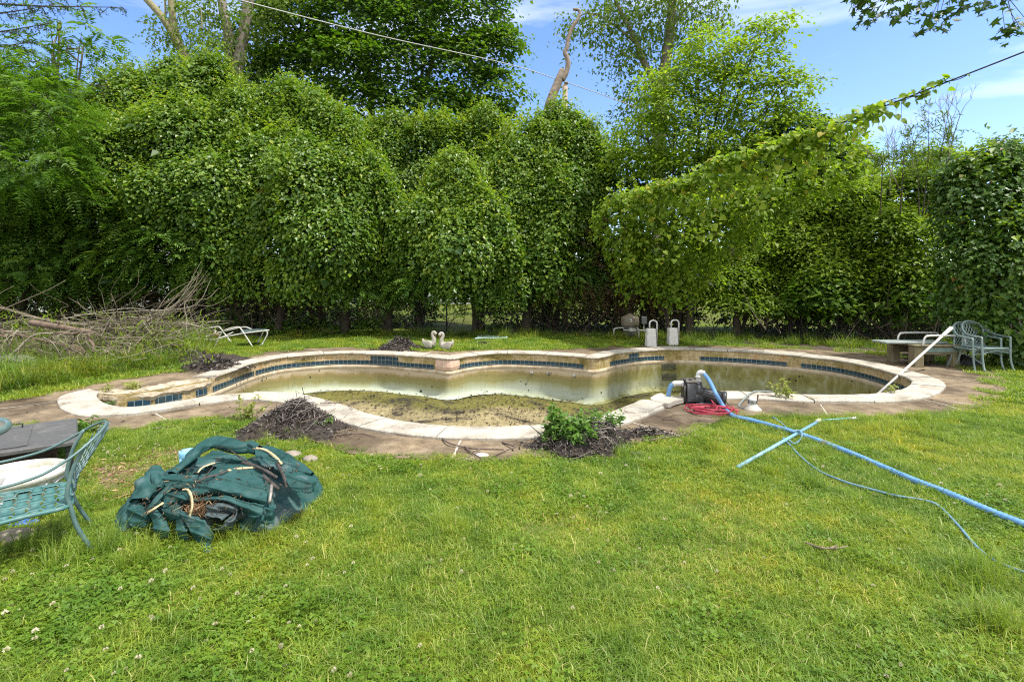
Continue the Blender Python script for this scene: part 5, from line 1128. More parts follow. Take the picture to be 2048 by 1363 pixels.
# thin cable with loops round the crossing
cb=[G(1545,833,.032),G(1558,842,.032),G(1570,852,.032),P(1582,863,5.62),P(1596,860,5.6),P(1603,866,5.55),P(1603,874,5.5),G(1596,883,.032),G(1586,886,.032),P(1577,879,5.4),P(1566,876,5.45),G(1572,882,.032),G(1580,889,.032),G(1592,903,.032),G(1612,922,.032),G(1640,942,.032),G(1672,956,.032),G(1700,966,.032),G(1740,977,.032),G(1790,990,.032),G(1845,999,.032),G(1873,1008,.032),G(1893,1025,.032),G(1918,1052,.032),G(1940,1078,.032),G(1962,1101,.032),G(1990,1121,.032),G(2020,1134,.032),G(2060,1146,.032),G(2120,1160,.032)]
m=MB(); m.tube(cr(cb,6),.0095,8); tag(m.build('thin_cable',M_THIN,loc=cb[13]),'thin grey-blue cable curling over the poles and snaking to the right edge','cable')
m=MB(); a=G(1640,884,.03); d=norm(G(1660,892,.03)-a)
for j in range(5): 
    th=np.linspace(0,2*np.pi,14); c=G(1646+j*2.0,886.5+j*.9,.028); u1=norm(np.cross(d,UP)); m.tube(c+.035*(np.cos(th)[:,None]*u1+np.sin(th)[:,None]*UP),.0035,5,cap=False)
tag(m.build('wire_wrap',plain('rusty_wire',(.10,.08,.06),(.22,.18,.14),20,.6),loc=a),'coil of rusty wire bound round the thick blue hose','wire')

# ---- lifted coping stones by the pump
def stone(pts,th,tilt,label):
    """flat stone with the given outline in the picture"""
    top=cr(np.array([G(x,y,z) for x,y,z in pts]),5,True); n=len(top); m=MB(); c=top.mean(0); bot=top-[0,0,th]
    m.add(np.vstack([top,c+[0,0,.004]]),np.array([[k,(k+1)%n,n] for k in range(n)])); m.add(np.vstack([top,bot]),np.array([[k,k+n,(k+1)%n+n,(k+1)%n] for k in range(n)])); m.add(np.vstack([bot,bot.mean(0)]),np.array([[(k+1)%n,k,n] for k in range(n)]))
    tag(m.build('loose_coping_stone',M_COP,loc=c,smooth=False,fixn=True),label,'paving stone','lifted coping stones')
stone([(1283,798.5,.085),(1300,799.5,.085),(1325,803.5,.085),(1326,806.5,.085),(1312,814,.075),(1296,822,.07),(1262,824,.07),(1250,819,.075),(1268,806,.085)],.06,0,'wide lifted coping stone lying left of the pump')
stone([(1301,796,.10),(1309,789.5,.11),(1322,785.5,.12),(1330,789,.11),(1346,791,.10),(1369,793.5,.10),(1366,797,.10),(1350,801,.10),(1336,806,.09),(1312,801.5,.09)],.06,0,'smaller curved coping stone tilted right next to the pump')

# ---- weeds and sticks
M_WEED=leafmat('weed_leaf',[(0,(.045,.11,.016)),(.5,(.09,.19,.028)),(1,(.18,.27,.06))],.55,.4)
M_SPRIG=leafmat('pale_sprig',[(0,(.15,.18,.04)),(.5,(.25,.28,.07)),(1,(.38,.38,.12))],.55,.4)
def weed(c,n,h,spread,leaf,mat,label,stems=10,name='weed'):
    m=MB(); m.mi=0; pts=[]
    for _ in range(stems):
        d=norm(np.r_[rng.normal(0,spread,2),1.0]); b=c+np.r_[rng.normal(0,spread*.35,2)*h,0]; L=h*rng.uniform(.5,1.05); p=cr([b,b+d*L*.5+rng.normal(0,.02,3),b+d*L+np.r_[rng.normal(0,.06,2),-.04]*h],5); m.tube(p,np.linspace(.004,.0015,len(p)),4,cap=False,var=.3); pts.append(p[3:])
    pts=np.vstack(pts); k=rng.integers(0,len(pts),n); q=pts[k]+rng.normal(0,.012,(n,3)); t=norm(np.c_[rng.normal(size=(n,2)),rng.normal(-.1,.4,n)])
    leaves(m,q,norm(UP+rng.normal(0,.45,(n,3))),t,leaf*rng.uniform(.6,1.3,n),leaf*.5*rng.uniform(.7,1.2,n),rng.normal(.5,.2,n).clip(0,1)); return tag(m.build(name,mat,loc=c),label,'weed')
weed(G(1120,890),260,.26,.5,.06,M_WEED,'low green weed on the left foot of the tall leaf heap',16)
weed(np.r_[G(640,862)[:2],.02],140,.2,.5,.05,M_WEED,'small green weed on the right flank of the near leaf heap',8)
weed(np.r_[G(1140,894)[:2],.05],1500,.42,.62,.075,M_WEED,'bushy bright green weed growing on the near side of the tall leaf heap',44)
weed(np.r_[G(1228,878)[:2],.12],120,.22,.5,.06,M_WEED,'small green weed sprouting at the top right of the tall leaf heap',8)
weed(np.r_[G(497,842)[:2],.0],160,.34,.35,.06,M_SPRIG,'pale sprig growing at the left end of the dark near leaf heap',9)
weed(np.r_[G(1575,803)[:2],.03],110,.32,.35,.075,M_SPRIG,'yellow-green sapling in a coping joint of the near pool edge',5)
weed(np.r_[G(266,781)[:2],.03],120,.16,.6,.05,M_SPRIG,'tuft of weed on the broken masonry at the shallow tip',10)
weed(np.r_[G(212,784)[:2],.03],60,.11,.5,.045,M_SPRIG,'tiny weed at the end of the white coping at the shallow tip',6)
weed(np.r_[G(1625,806)[:2],.02],90,.06,1.2,.04,M_SPRIG,'flat weed creeping out of the joint beside the sapling',10)
weed(np.r_[G(1784,793)[:2],.06],40,.13,.5,.06,M_SPRIG,'little weed on the coping at the foot of the white pole',5)
weed(np.r_[G(212,803)[:2],-.15],80,.20,.5,.05,M_WEED,'green weed inside the pool against the broken shallow tip',8)
weed(G(170,868),110,.22,.5,.08,M_WEED,'leafy weed beside the corner of the dark fire table',8)
weed(G(92,935),60,.25,.3,.12,M_WEED,'broad-leaved weed between the fire table and the white tub',4)
M_TWIG=plain('bare_twig',(.07,.05,.04),(.16,.12,.10),20,.9)
def twig(paths,r,label,name='fallen_branch',mat=None):
    m=MB()
    for p in paths: q=cr(np.array([G(x,y,z) for x,y,z in p]),5); m.tube(q,np.linspace(r,r*.45,len(q)),5)
    tag(m.build(name,mat or M_TWIG,loc=G(*paths[0][0][:2])),label,'branch')
twig([[(882,874,.03),(896,884,.05),(918,891,.04),(950,896,.03),(1008,898,.03)],[(930,893,.04),(945,905,.04),(962,915,.03)],[(962,897,.05),(950,902,.05),(935,903,.03)],[(1005,884,.03),(1030,893,.06),(1012,900,.04),(985,912,.03)]],.011,'forked dark twig lying on the deck below the white joint line')
twig([[(303,857,.03),(350,851,.03),(400,842,.04),(470,832,.05)]],.009,'long thin dry branch lying in the grass left of the dark leaf heap')
twig([[(1612,1085,.03),(1640,1094,.05),(1665,1096,.06),(1695,1092,.04)],[(1660,1096,.06),(1675,1090,.08)]],.010,'pale broken stick lying in the right part of the lawn',mat=M_BARK)
twig([[(1300,880,.05),(1330,874,.06),(1365,871,.03)],[(1310,868,.06),(1335,864,.05)],[(1318,868,.05),(1335,880,.03)]],.010,'dark twigs at the right foot of the weedy leaf heap')
twig([[(630,876,.03),(680,868,.04),(720,866,.03),(750,873,.025)]],.008,'slim curved twig on the deck right of the near leaf heap')
twig([[(1325,838,.03),(1345,839,.035),(1372,848,.025)]],.007,'small twig on the deck in front of the lifted stones')
twig([[(640,806,.08),(690,806,.09),(705,818,.09)],[(650,800,.08),(672,808,.09)],[(600,845,.2),(645,832,.22),(672,816,.1)]],.007,'twigs sticking out of the near leaf heap over the coping')
q=G(963,914,.0); rock('concrete_chip',q+[0,0,.02],.075,.035,.02,plain('white_chip',(.5,.48,.44),(.66,.64,.6),9,.9),'white chip of broken concrete at the lawn edge in front of the pool','chip')
px=[(955,674),(970,671.5),(990,673),(1010,672),(1012,675),(990,676),(968,675.5),(950,677)]
m=MB(); m.tube(cr([G(x,y,.08) for x,y in px],6),.03,6); tag(m.build('garden_hose',plain('pale_green_hose',(.22,.33,.28),(.32,.42,.36),12,.6),loc=G(980,674)),'pale green garden hose heaped on the back lawn in front of the hedge','hose')
# ================================================================ trees, hedge, fence, background
g_vine=[(0,(.042,.098,.012)),(.5,(.105,.195,.018)),(.8,(.190,.275,.022)),(1,(.30,.34,.035))]
L_VINE=leafmat('vine_leaf',g_vine,.42,.40,spec=.45)
L_VINE2=leafmat('bright_vine_leaf',[(0,(.070,.135,.010)),(.5,(.155,.245,.018)),(.88,(.25,.32,.03)),(1,(.38,.33,.05))],.5,.48,spec=.3)
L_CEDAR=leafmat('cedar_spray',[(0,(.028,.075,.010)),(.5,(.070,.150,.016)),(1,(.16,.24,.025))],.6,.28)
L_MAPLE=leafmat('maple_leaf',[(0,(.030,.080,.007)),(.5,(.072,.148,.010)),(1,(.15,.225,.018))],.5,.42,spec=.3)
L_ASH=leafmat('bright_tree_leaf',[(0,(.085,.150,.014)),(.5,(.175,.265,.022)),(1,(.28,.34,.04))],.5,.5,spec=.3)
L_ELM=leafmat('small_tree_leaf',[(0,(.050,.100,.014)),(.5,(.100,.165,.022)),(1,(.18,.23,.04))],.5,.45,spec=.3)
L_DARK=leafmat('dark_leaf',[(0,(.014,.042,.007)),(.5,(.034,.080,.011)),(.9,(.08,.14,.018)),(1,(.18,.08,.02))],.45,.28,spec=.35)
L_IVY=leafmat('ivy_leaf',[(0,(.022,.060,.009)),(.5,(.055,.120,.015)),(.92,(.12,.19,.022)),(1,(.22,.11,.03))],.45,.32,spec=.4)
L_SUMAC=leafmat('compound_leaf',[(0,(.036,.095,.010)),(.5,(.085,.170,.016)),(1,(.17,.25,.03))],.5,.45,spec=.3)
L_BROWN=leafmat('dead_cedar',[(0,(.035,.024,.012)),(.5,(.095,.06,.028)),(1,(.18,.12,.05))],.8,.2)
B_DARK=plain('dark_stem_bark',(.028,.021,.016),(.075,.056,.042),12,.9,.5,.01)
B_GREY=plain('grey_bark',(.14,.115,.095),(.30,.26,.22),9,.9,.7,.02,dirt=(.07,.055,.04),dscale=5)
B_RED=plain('reddish_dead_bark',(.15,.11,.085),(.31,.255,.215),6,.9,.9,.03,dirt=(.12,.07,.05),dscale=3)
B_POLE=plain('utility_pole_wood',(.19,.15,.11),(.33,.27,.21),8,.9,.4,.01)
def base_at(x,Y): return np.array([(x-1024)*Y/F,Y,0.0])
def tree(name,label,cat,base,lobes,mat,crown_kw,bark=B_DARK,r0=.12,forks=None,extra=None,group=None,trunks=1,dr=.85,core=False):
    t=thing(name,label,cat,base,group)
    mb=MB(); crown(mb,lobes,dr=dr,**crown_kw)
    if extra: 
        for lb,kw in extra:
            mb.mi=kw.get('mi',0); kw2={k:v for k,v in kw.items() if k!='mi'}; crown(mb,lb,dr=dr,**kw2)
    mats=mat if isinstance(mat,list) else [mat]
    mb.build('crown',mats if len(mats)>1 else mats[0],t,smooth=False)
    if core:
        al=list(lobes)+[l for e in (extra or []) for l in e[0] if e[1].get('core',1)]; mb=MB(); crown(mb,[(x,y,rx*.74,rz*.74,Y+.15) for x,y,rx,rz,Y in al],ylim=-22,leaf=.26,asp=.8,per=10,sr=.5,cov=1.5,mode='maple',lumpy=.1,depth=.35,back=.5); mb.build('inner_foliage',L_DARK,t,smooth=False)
    mb=MB(); fk=forks if forks is not None else (sorted(lobes,key=lambda l:l[1])[:3] if group else lobes[:5]); branches(mb,base,fk,r0,dr); mb.build('trunk',bark,t); return t

V=dict(ylim=0,leaf=.096,asp=.85,per=20,sr=.40,cov=2.2,mode='vine',shoots=4,lumpy=.26,lf=.95,sub=2,depth=.24,size_var=.4,thin=.60)
CE=dict(ylim=0,sub=3,leaf=.16,asp=.36,per=18,sr=.42,cov=2.4,mode='fan',shoots=0,lumpy=.15)
# --- the vine-draped evergreens of the long hedge, left to right
hedge='vine-covered evergreens of the tall hedge'
tree('vine_covered_tree','vine-smothered dark evergreen at the left end of the hedge, beside the compound-leaved tree','tree',base_at(205,18.2),
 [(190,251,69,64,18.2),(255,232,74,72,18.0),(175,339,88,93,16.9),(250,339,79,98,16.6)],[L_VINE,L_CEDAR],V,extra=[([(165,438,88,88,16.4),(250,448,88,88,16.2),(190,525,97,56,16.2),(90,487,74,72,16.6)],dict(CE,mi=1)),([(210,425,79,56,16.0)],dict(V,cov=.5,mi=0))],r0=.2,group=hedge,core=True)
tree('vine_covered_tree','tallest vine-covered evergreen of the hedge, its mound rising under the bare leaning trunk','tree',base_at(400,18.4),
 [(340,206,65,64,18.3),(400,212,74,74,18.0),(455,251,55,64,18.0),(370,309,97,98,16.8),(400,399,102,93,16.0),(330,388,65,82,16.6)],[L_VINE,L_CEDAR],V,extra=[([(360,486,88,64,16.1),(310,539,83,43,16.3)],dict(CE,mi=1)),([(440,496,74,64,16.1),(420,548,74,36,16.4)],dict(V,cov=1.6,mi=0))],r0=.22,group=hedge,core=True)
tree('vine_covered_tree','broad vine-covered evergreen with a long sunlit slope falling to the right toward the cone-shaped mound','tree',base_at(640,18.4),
 [(525,261,65,62,18.4),(590,268,69,67,18.2),(645,306,63,67,17.6),(545,358,79,88,17.0),(630,389,88,95,16.2),(700,387,65,72,16.6),(735,350,39,42,17.2),(768,415,37,44,16.9),(748,440,48,53,16.8),(560,457,79,78,16.4),(660,478,88,82,15.8),(735,496,51,62,16.6),(540,539,74,46,16.4),(640,554,88,43,16.2)],[L_VINE,L_CEDAR],V,extra=[([(735,552,65,40,17.0),(700,582,74,28,16.8)],dict(CE,mi=1)),([(585,238,51,39,18.0),(660,284,41,46,17.5),(725,379,37,46,16.6)],dict(V,cov=.8,vb=.3,mi=0))],r0=.22,group=hedge,core=True)  # last extra lobes: lighter leaf colour paints top light on the slope
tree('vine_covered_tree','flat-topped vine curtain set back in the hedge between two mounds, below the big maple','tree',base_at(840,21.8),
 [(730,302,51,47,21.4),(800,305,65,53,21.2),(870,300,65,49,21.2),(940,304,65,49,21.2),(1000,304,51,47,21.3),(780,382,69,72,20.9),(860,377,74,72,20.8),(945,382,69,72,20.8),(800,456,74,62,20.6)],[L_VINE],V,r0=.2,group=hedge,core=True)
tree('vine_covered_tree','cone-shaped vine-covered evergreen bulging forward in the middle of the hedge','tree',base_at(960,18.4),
 [(912,376,31,40,16.9),(895,430,57,56,16.5),(935,445,51,56,16.5),(858,495,69,59,16.2),(925,506,83,66,15.8),(990,510,55,56,16.4)],[L_VINE,L_CEDAR],V,extra=[([(865,559,79,43,16.4),(940,565,74,32,16.3),(808,554,46,47,16.8)],dict(CE,mi=1)),([(1005,564,74,43,16.4)],dict(V,mi=0)),([(912,363,27,30,16.8),(865,433,27,35,16.3),(970,433,24,35,16.4)],dict(V,cov=.9,vb=.3,mi=0))],r0=.18,group=hedge,core=True)  # last extra lobes: lighter leaf colour paints the lit tip and shoulders
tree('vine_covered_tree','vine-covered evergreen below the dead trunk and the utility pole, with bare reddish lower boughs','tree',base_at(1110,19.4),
 [(1015,350,53,52,18.6),(1080,305,57,57,19.0),(1140,305,55,59,18.6),(1180,350,33,59,18.6),(1045,401,61,64,17.8),(1120,413,72,84,17.6),(1182,435,31,56,18.4),(1075,485,65,59,17.2),(1160,505,41,56,18.0)],[L_VINE,L_CEDAR,L_BROWN],V,extra=[([(1120,559,69,40,17.4),(1190,563,41,39,17.6)],dict(CE,mi=1)),([(1170,475,41,52,17.8),(1150,580,65,26,17.4),(1205,549,27,49,17.4)],dict(CE,mi=2,cov=.9)),([(1030,293,37,37,18.6),(1120,257,46,26,18.5),(1060,444,37,40,17.2)],dict(V,cov=.8,vb=.3,mi=0))],r0=.2,group=hedge,core=True)  # last extra lobes: lighter leaf colour stands in for sun on the crest
RIDGES=(('vine_covered_tree',[[(250,175,17.6),(215,235,17.2),(190,300,16.8),(165,375,16.4),(150,440,16.0)],[(270,190,17.4),(270,260,16.6),(255,330,16.2),(270,400,15.9)]]),
 ('vine_covered_tree.001',[[(400,150,17.8),(375,230,17.0),(400,310,16.3),(430,390,15.8),(425,470,15.7)],[(425,150,17.8),(470,215,17.2),(480,290,16.6),(470,360,16.1),(490,440,15.8)],[(335,160,18.0),(310,240,17.2),(330,330,16.4),(300,420,16.0)]]),
 ('vine_covered_tree.002',[[(600,205,17.8),(665,255,17.2),(715,315,16.7),(755,375,16.4),(785,430,16.4)],[(560,205,18.0),(575,280,17.0),(620,350,16.1),(655,430,15.6),(640,510,15.7)],[(620,220,17.6),(680,300,16.6),(710,380,16.1),(700,460,15.7)],[(530,220,17.8),(530,310,16.7),(550,390,16.2),(570,470,15.9)]]),
 ('vine_covered_tree.003',[[(790,258,20.9),(775,330,20.4),(790,400,20.2)],[(880,256,20.9),(890,330,20.4),(860,400,20.2)],[(960,256,20.9),(970,330,20.5)]]),
 ('vine_covered_tree.004',[[(912,345,16.6),(955,400,16.1),(990,455,15.8),(1015,510,15.8)],[(905,345,16.6),(870,405,16.1),(830,455,15.9),(800,505,16.0)],[(912,360,16.4),(915,430,15.7),(895,500,15.4),(910,555,15.5)]]),
 ('vine_covered_tree.005',[[(1110,250,18.4),(1060,290,18.0),(1025,335,17.7),(1000,385,17.6)],[(1130,250,18.4),(1175,290,18.0),(1195,350,17.7),(1190,420,17.6)],[(1115,260,18.2),(1100,340,17.4),(1120,420,16.9),(1095,490,16.6),(1110,550,16.6)],[(1040,310,18.0),(1050,390,17.2),(1040,460,16.8)]]))
for par,rl in RIDGES:
    o_=bpy.data.objects.get(par); mb=MB()
    for r_ in rl:
        pts_=cr(np.array(r_,float),3)
        lb=[(x+rng.normal(0,7),y+rng.normal(0,6),rng.uniform(24,42),rng.uniform(24,40),Y+rng.normal(0,.12)) for x,y,Y in pts_]
        mb.mi=0; crown(mb,lb,**dict(V,cov=1.7,thin=.7,shoots=1,sub=1,depth=.5,lumpy=.3)); mb.mi=1; crown(mb,[(x,y-rz*.5,rx*.8,rz*.45,Y) for x,y,rx,rz,Y in lb[:int(len(lb)*.62)]],**dict(V,cov=.9,thin=0,shoots=1,sub=0,depth=.4,leaf=.085))  # second pass puts the sunlit look into lime leaves on each ridge top
    mb.build('draped_vine',[L_VINE,L_VINE2],o_,smooth=False)
for k,(par,lb) in enumerate((('vine_covered_tree.001',[(345,160,55,24,18.4),(405,152,60,26,18.2),(455,198,45,26,18.0),(370,225,70,26,16.7)]),('vine_covered_tree.002',[(530,212,55,22,18.4),(595,208,55,24,18.2),(655,250,45,26,17.6),(705,320,38,26,16.9),(742,372,34,24,16.7),(560,278,50,24,16.9)]),('vine_covered_tree.003',[(740,262,60,18,21.2),(820,258,70,18,21.1),(900,257,70,18,21.1),(980,260,55,18,21.2)]),('vine_covered_tree.004',[(912,345,26,22,16.8),(880,385,36,22,16.4),(950,400,32,22,16.5),(830,440,36,20,16.3),(985,455,36,20,16.3)]),('vine_covered_tree.005',[(1020,300,40,20,18.6),(1090,255,50,20,18.7),(1145,252,45,20,18.5),(1050,345,50,22,17.7)]))):
    o_=bpy.data.objects.get(par)
    if o_ is not None:
        mb=MB(); crown(mb,lb,**dict(V,cov=1.5,thin=0,shoots=5,leaf=.10,depth=.45,lumpy=.35)); mb.build('sunlit_crest',L_VINE2,o_,smooth=False)  # lime leaf colour along the crests paints in their sunlit tops
# --- far left
tree('vine_covered_tree','dark vine-draped evergreen filling the left edge of the photo behind the compound leaves','tree',base_at(10,19.0),[(40,230,85,75,18.6),(-60,220,90,90,18.6),(90,300,75,90,18.2),(0,330,100,100,17.9),(60,420,90,80,17.6),(-90,380,90,110,18.0)],[L_DARK,L_VINE],dict(V,cov=2.2),extra=[([(110,210,60,50,18.5),(60,350,60,50,17.6)],dict(V,cov=.8,mi=1))],r0=.2)
tree('dark_cedar','dark cedar at the left edge with drooping flat sprays, below the compound leaves','tree',base_at(20,16.2),[(20,440,110,80,15.4),(-80,480,110,90,15.4),(70,545,90,45,15.2),(-20,570,90,45,15.2)],L_CEDAR,CE,r0=.18,extra=[([(40,500,60,40,14.9)],dict(V,cov=.4))])
tree('compound_leaf_tree','tree with long feathery compound leaves filling the left edge of the photo','tree',base_at(-190,15.2),[(40,190,75,60,13.6),(95,250,60,70,13.4),(0,290,110,90,13.4),(70,340,90,55,13.2),(-60,210,80,80,13.6),(120,200,55,40,13.8)],L_SUMAC,dict(leaf=.16,asp=.36,per=22,sr=.40,cov=2.2,mode='pinnate',lumpy=.2),r0=.09,forks=[(40,190,75,60,13.6),(95,250,60,70,13.4)])
tree('compound_leaf_tree','slender tree with tiers of feathery compound leaves standing against the sky at the upper left','tree',base_at(112,19.5),[(120,30,50,28,18.5),(165,75,55,28,18.4),(95,80,45,30,18.6),(175,115,48,22,18.4),(120,120,70,28,18.5),(70,130,40,25,18.5),(150,150,60,20,18.5)],L_SUMAC,dict(leaf=.20,asp=.36,per=22,sr=.46,cov=.95,mode='pinnate',lumpy=.2),r0=.13,bark=B_GREY,forks=[(120,40,30,20,18.5),(160,90,40,20,18.5),(100,100,40,30,18.5)])
# spruce twigs at the top left corner
t=thing('spruce_tree','sparse half-dead spruce whose bare drooping boughs reach in from the upper left corner','tree',base_at(-190,17.0)); mb=MB(); lb=MB()
tr=[base_at(-190,17.0),P(-185,200,17.0),P(-180,-80,17.0)]; mb.tube(cr(tr,8),np.linspace(.24,.10,17),10)
for (y0,x1,y1,sg) in ((30,100,12,10),(60,95,48,14),(-10,245,15,8),(-30,150,-6,5),(100,70,100,25),(140,120,150,25),(70,60,85,20),(180,90,120,-10),(160,200,170,12)):
    p=cr([P(-182,y0,17),P((x1-182)/2,(y0+y1)/2+sg,16.8),P(x1,y1,16.6)],8); mb.tube(p,np.linspace(.05,.010,len(p)),5)
    for k in range(5,len(p)):
        for _ in range(5):
            d=norm(rng.normal(size=3)*[.6,.6,.5]-UP*.5); q=p[k]+d*rng.uniform(.15,.45); mb.tube([p[k],q],[.007,.002],3,cap=False)
            m=7; tt=np.linspace(.2,1,m)[:,None]; pp=p[k]+(q-p[k])*tt; leaves(lb,pp,rdir(m),norm(d+rdir(m)*.8),.10,.03,rng.random(m))
mb.build('trunk',B_DARK,t); lb.build('needles',L_DARK,t,smooth=False)
# --- big maple behind
tree('big_maple','huge dark green maple behind the middle of the hedge','tree',base_at(760,26.5),
 [(560,70,70,60,24.5),(640,20,90,70,24.5),(740,40,95,80,24.2),(840,40,95,80,24.2),(930,30,80,65,24.4),(975,95,60,35,24.4),(600,140,75,55,24.3),(690,130,90,65,23.8),(790,130,95,70,23.8),(890,130,85,60,24.0),(960,175,65,38,24.2),(720,210,110,45,23.8),(840,215,105,42,23.8),(950,225,75,30,24.2),(560,190,60,50,24.5),(700,-60,150,60,25),(900,-50,110,60,25)],L_MAPLE,dict(sub=3,leaf=.19,asp=.85,per=24,sr=.75,cov=2.4,mode='maple',lumpy=.22,depth=.4,back=.3),bark=B_GREY,r0=.40,dr=.8,forks=[(760,60,80,60,25),(860,90,80,60,25)])
# --- tall bare-trunked tree at the upper left
t=thing('tall_tree','tall tree with twin rough grey trunks rising behind the left mound, sparsely leaved','tree',base_at(470,22.5)); mb=MB()
for pts,r in (([base_at(470,22.5),P(468,300,22.3),P(468,165,22.2),P(459,110,22.2),P(456,60,22.2),P(446,20,22.2),P(440,-60,22.2)],(.30,.16)),([P(468,230,22.3),P(472,160,22.1),P(482,100,22.1),P(492,40,22.1),P(505,-60,22.1)],(.30,.20))): p=cr(pts,7); mb.tube(p,np.linspace(*r,len(p))*(1+.06*lump(p*3,1.2)),12)
mb.build('trunk',B_GREY,t); mb=MB(); crown(mb,[(430,130,55,50,22),(470,40,45,50,22),(420,60,35,40,22),(500,150,45,55,22.3),(440,180,40,25,22),(530,40,40,60,22.5),(475,120,40,50,22.5),(415,10,60,25,22),(560,5,50,25,22)],leaf=.15,asp=.6,per=16,sr=.5,cov=.85,mode='droop',lumpy=.3,depth=.6,thin=.25); mb.build('crown',L_ELM,t,smooth=False)
t=thing('leaning_tree','mossy forked trunk leaning left above the tallest vine mound','tree',base_at(395,20.5)); mb=MB()
for pts,r in (([base_at(395,20.5),P(388,200,20.2),P(375,130,20),P(350,75,20),P(325,35,20),P(285,-10,20),P(240,-60,20)],(.24,.10)),([P(357,88,20),P(347,45,20),P(342,0,20),P(340,-40,20)],(.14,.11)),([P(330,45,20),P(331,20,20),P(328,-10,20)],(.05,.03)),([P(404,60,20.3),P(403,30,20.3),P(401,15,20.3)],(.03,.015))): p=cr(pts,7); mb.tube(p,np.linspace(*r,len(p)),10)
mb.build('trunk',plain('mossy_bark',(.13,.12,.06),(.27,.24,.14),8,.9,.6,.02),t); mb=MB(); crown(mb,[(370,70,35,40,20),(395,110,35,45,20),(350,10,40,25,20),(420,90,30,30,20),(330,75,20,18,19.8),(300,40,18,14,19.8)],leaf=.13,asp=.55,per=14,sr=.45,cov=.6,mode='droop',lumpy=.3,depth=.6,thin=.2); mb.build('crown',L_ELM,t,smooth=False)
# --- dead trunk, utility pole, wires
t=thing('dead_tree','bare bleached dead trunk with a crooked top standing above the hedge','tree',base_at(1100,20.5)); mb=MB()
p=cr([base_at(1094,20.5),P(1095,330,20.3),P(1098,240,20.2),P(1098,215,20.2),P(1106,190,20.2),P(1116,165,20.2),P(1126,140,20.2)],8); mb.tube(p,np.interp(np.linspace(0,1,len(p)),[0,.5,.85,1],[.25,.19,.165,.14])*(1+.07*lump(p*4,1.3)),12)
p=cr([P(1124,160,20.2),P(1132,146,20.2),P(1136,130,20.2),P(1134,115,20.2),P(1130,106,20.2),P(1134,95,20.2),P(1137,75,20.2),P(1145,55,20.2),P(1155,40,20.2),P(1160,28,20.2),P(1156,20,20.2),P(1146,19,20.2)],6); mb.tube(p,np.linspace(.12,.05,len(p))*(1+.1*lump(p*5,1.3)),10)
for a,b in (((1104,192),(1100,186)),((1100,212),(1096,206))): mb.tube([P(*a,20.2),P(*b,20.05)],[.10,.06],8)
mb.build('trunk',B_RED,t)
t=thing('utility_pole','short wooden utility pole with a cap insulator beside the dead trunk','utility pole',base_at(1130,21.5)); mb=MB(); mb.tube([base_at(1130,21.5),P(1130,170,21.5)],[.135,.115],14); mb.build('pole_shaft',B_POLE,t)
mb=MB(); q=P(1132.5,170,21.45); mb.lathe([(0,0),(.05,0),(.05,.04),(.085,.05),(.09,.11),(.06,.12),(.055,.15),(0,.16)],q,14); mb.build('insulator',B_GREY,t)
M_WIRE=plain('weathered_wire',(.28,.28,.28),(.42,.42,.42),20,.6); M_WIRED=plain('dark_wire',(.02,.02,.02),(.05,.05,.05),20,.6)
pw=[P(400,-22,13.0),P(485,2,14),P(760,72,17.2),P(1010,127,20.0),P(1133,165,21.4),P(1250,206,24),P(1330,236,26)]
mb=MB(); mb.tube(cr(pw,8),.017,6); tag(mb.build('power_line',M_WIRE,loc=pw[4]),'pale overhead line crossing the big maple to the utility pole','cable')
W0,W1=P(2160,60,6.2),P(1225,402,15.2); vw=lambda t: W0+(W1-W0)*t-UP*.12*math.sin(math.pi*t)
mb=MB(); mb.tube([vw(t) for t in np.linspace(0,1,30)],.011,6); tag(mb.build('service_wire',M_WIRED,loc=W0),'dark overhead wire from the upper right corner that carries the hanging vine','cable')
# --- vine on the wire
t=thing('hanging_vine','yellow-green vine draped along the overhead wire, thinning to a few big leaves','vine',vw(.6)*[1,1,0]); mb=MB(); sm=MB()
def tpx(x): 
    ts=np.linspace(0,1,400); xs_=np.array([1024+vw(a)[0]/vw(a)[1]*F for a in ts]); return float(np.interp(-x,-xs_,ts))
n=6000; tt=rng.uniform(tpx(1900),1,n); xx_=np.array([1024+vw(a)[0]/vw(a)[1]*F for a in tt])
thick=np.interp(xx_,[1220,1300,1400,1480,1600,1700,1760,1830,1900],[.95,.95,.90,.78,.62,.44,.22,.08,.03]); prob=np.interp(xx_,[1220,1600,1700,1780,1840,1900],[1,.9,.34,.14,.06,.02])*np.clip(.75+.6*lump(np.c_[tt*45,0*tt+5,0*tt],1.0),.15,1.3)
ok=rng.random(n)<prob; tt=tt[ok]; thick=thick[ok]; n=len(tt); Q=np.array([vw(a) for a in tt]); sid=(tt*95).astype(int); SL=np.clip(rng.exponential(.8,200),.22,2.3); dn=rng.random(n)**1.05*thick*SL[sid%200]; up_=(np.clip(lump(np.c_[tt*28,0*tt,0*tt],1.0),-.4,1)*.20+np.clip(lump(np.c_[tt*95,0*tt+2,0*tt],1.0),-.3,1)*.12)*np.clip(thick*2,.1,1); Q=Q+np.c_[rng.normal(0,.06,n)*(1+thick),rng.normal(0,.10,n)*(1+3*thick),.05+up_-dn+.09*rng.random(n)*np.clip(thick*3,.3,1)]
shaped(mb,HEART,Q,norm(np.array([0,-.55,.75])+rng.normal(0,.60,(n,3))),norm(np.array([.1,-.25,-1.0])+rng.normal(0,.45,(n,3))),rng.uniform(.07,.150,n),rng.normal(.6,.2,n).clip(0,1))
for k in range(14):     # the last scattered big leaves
    a=tpx(rng.uniform(1700,1870)); 
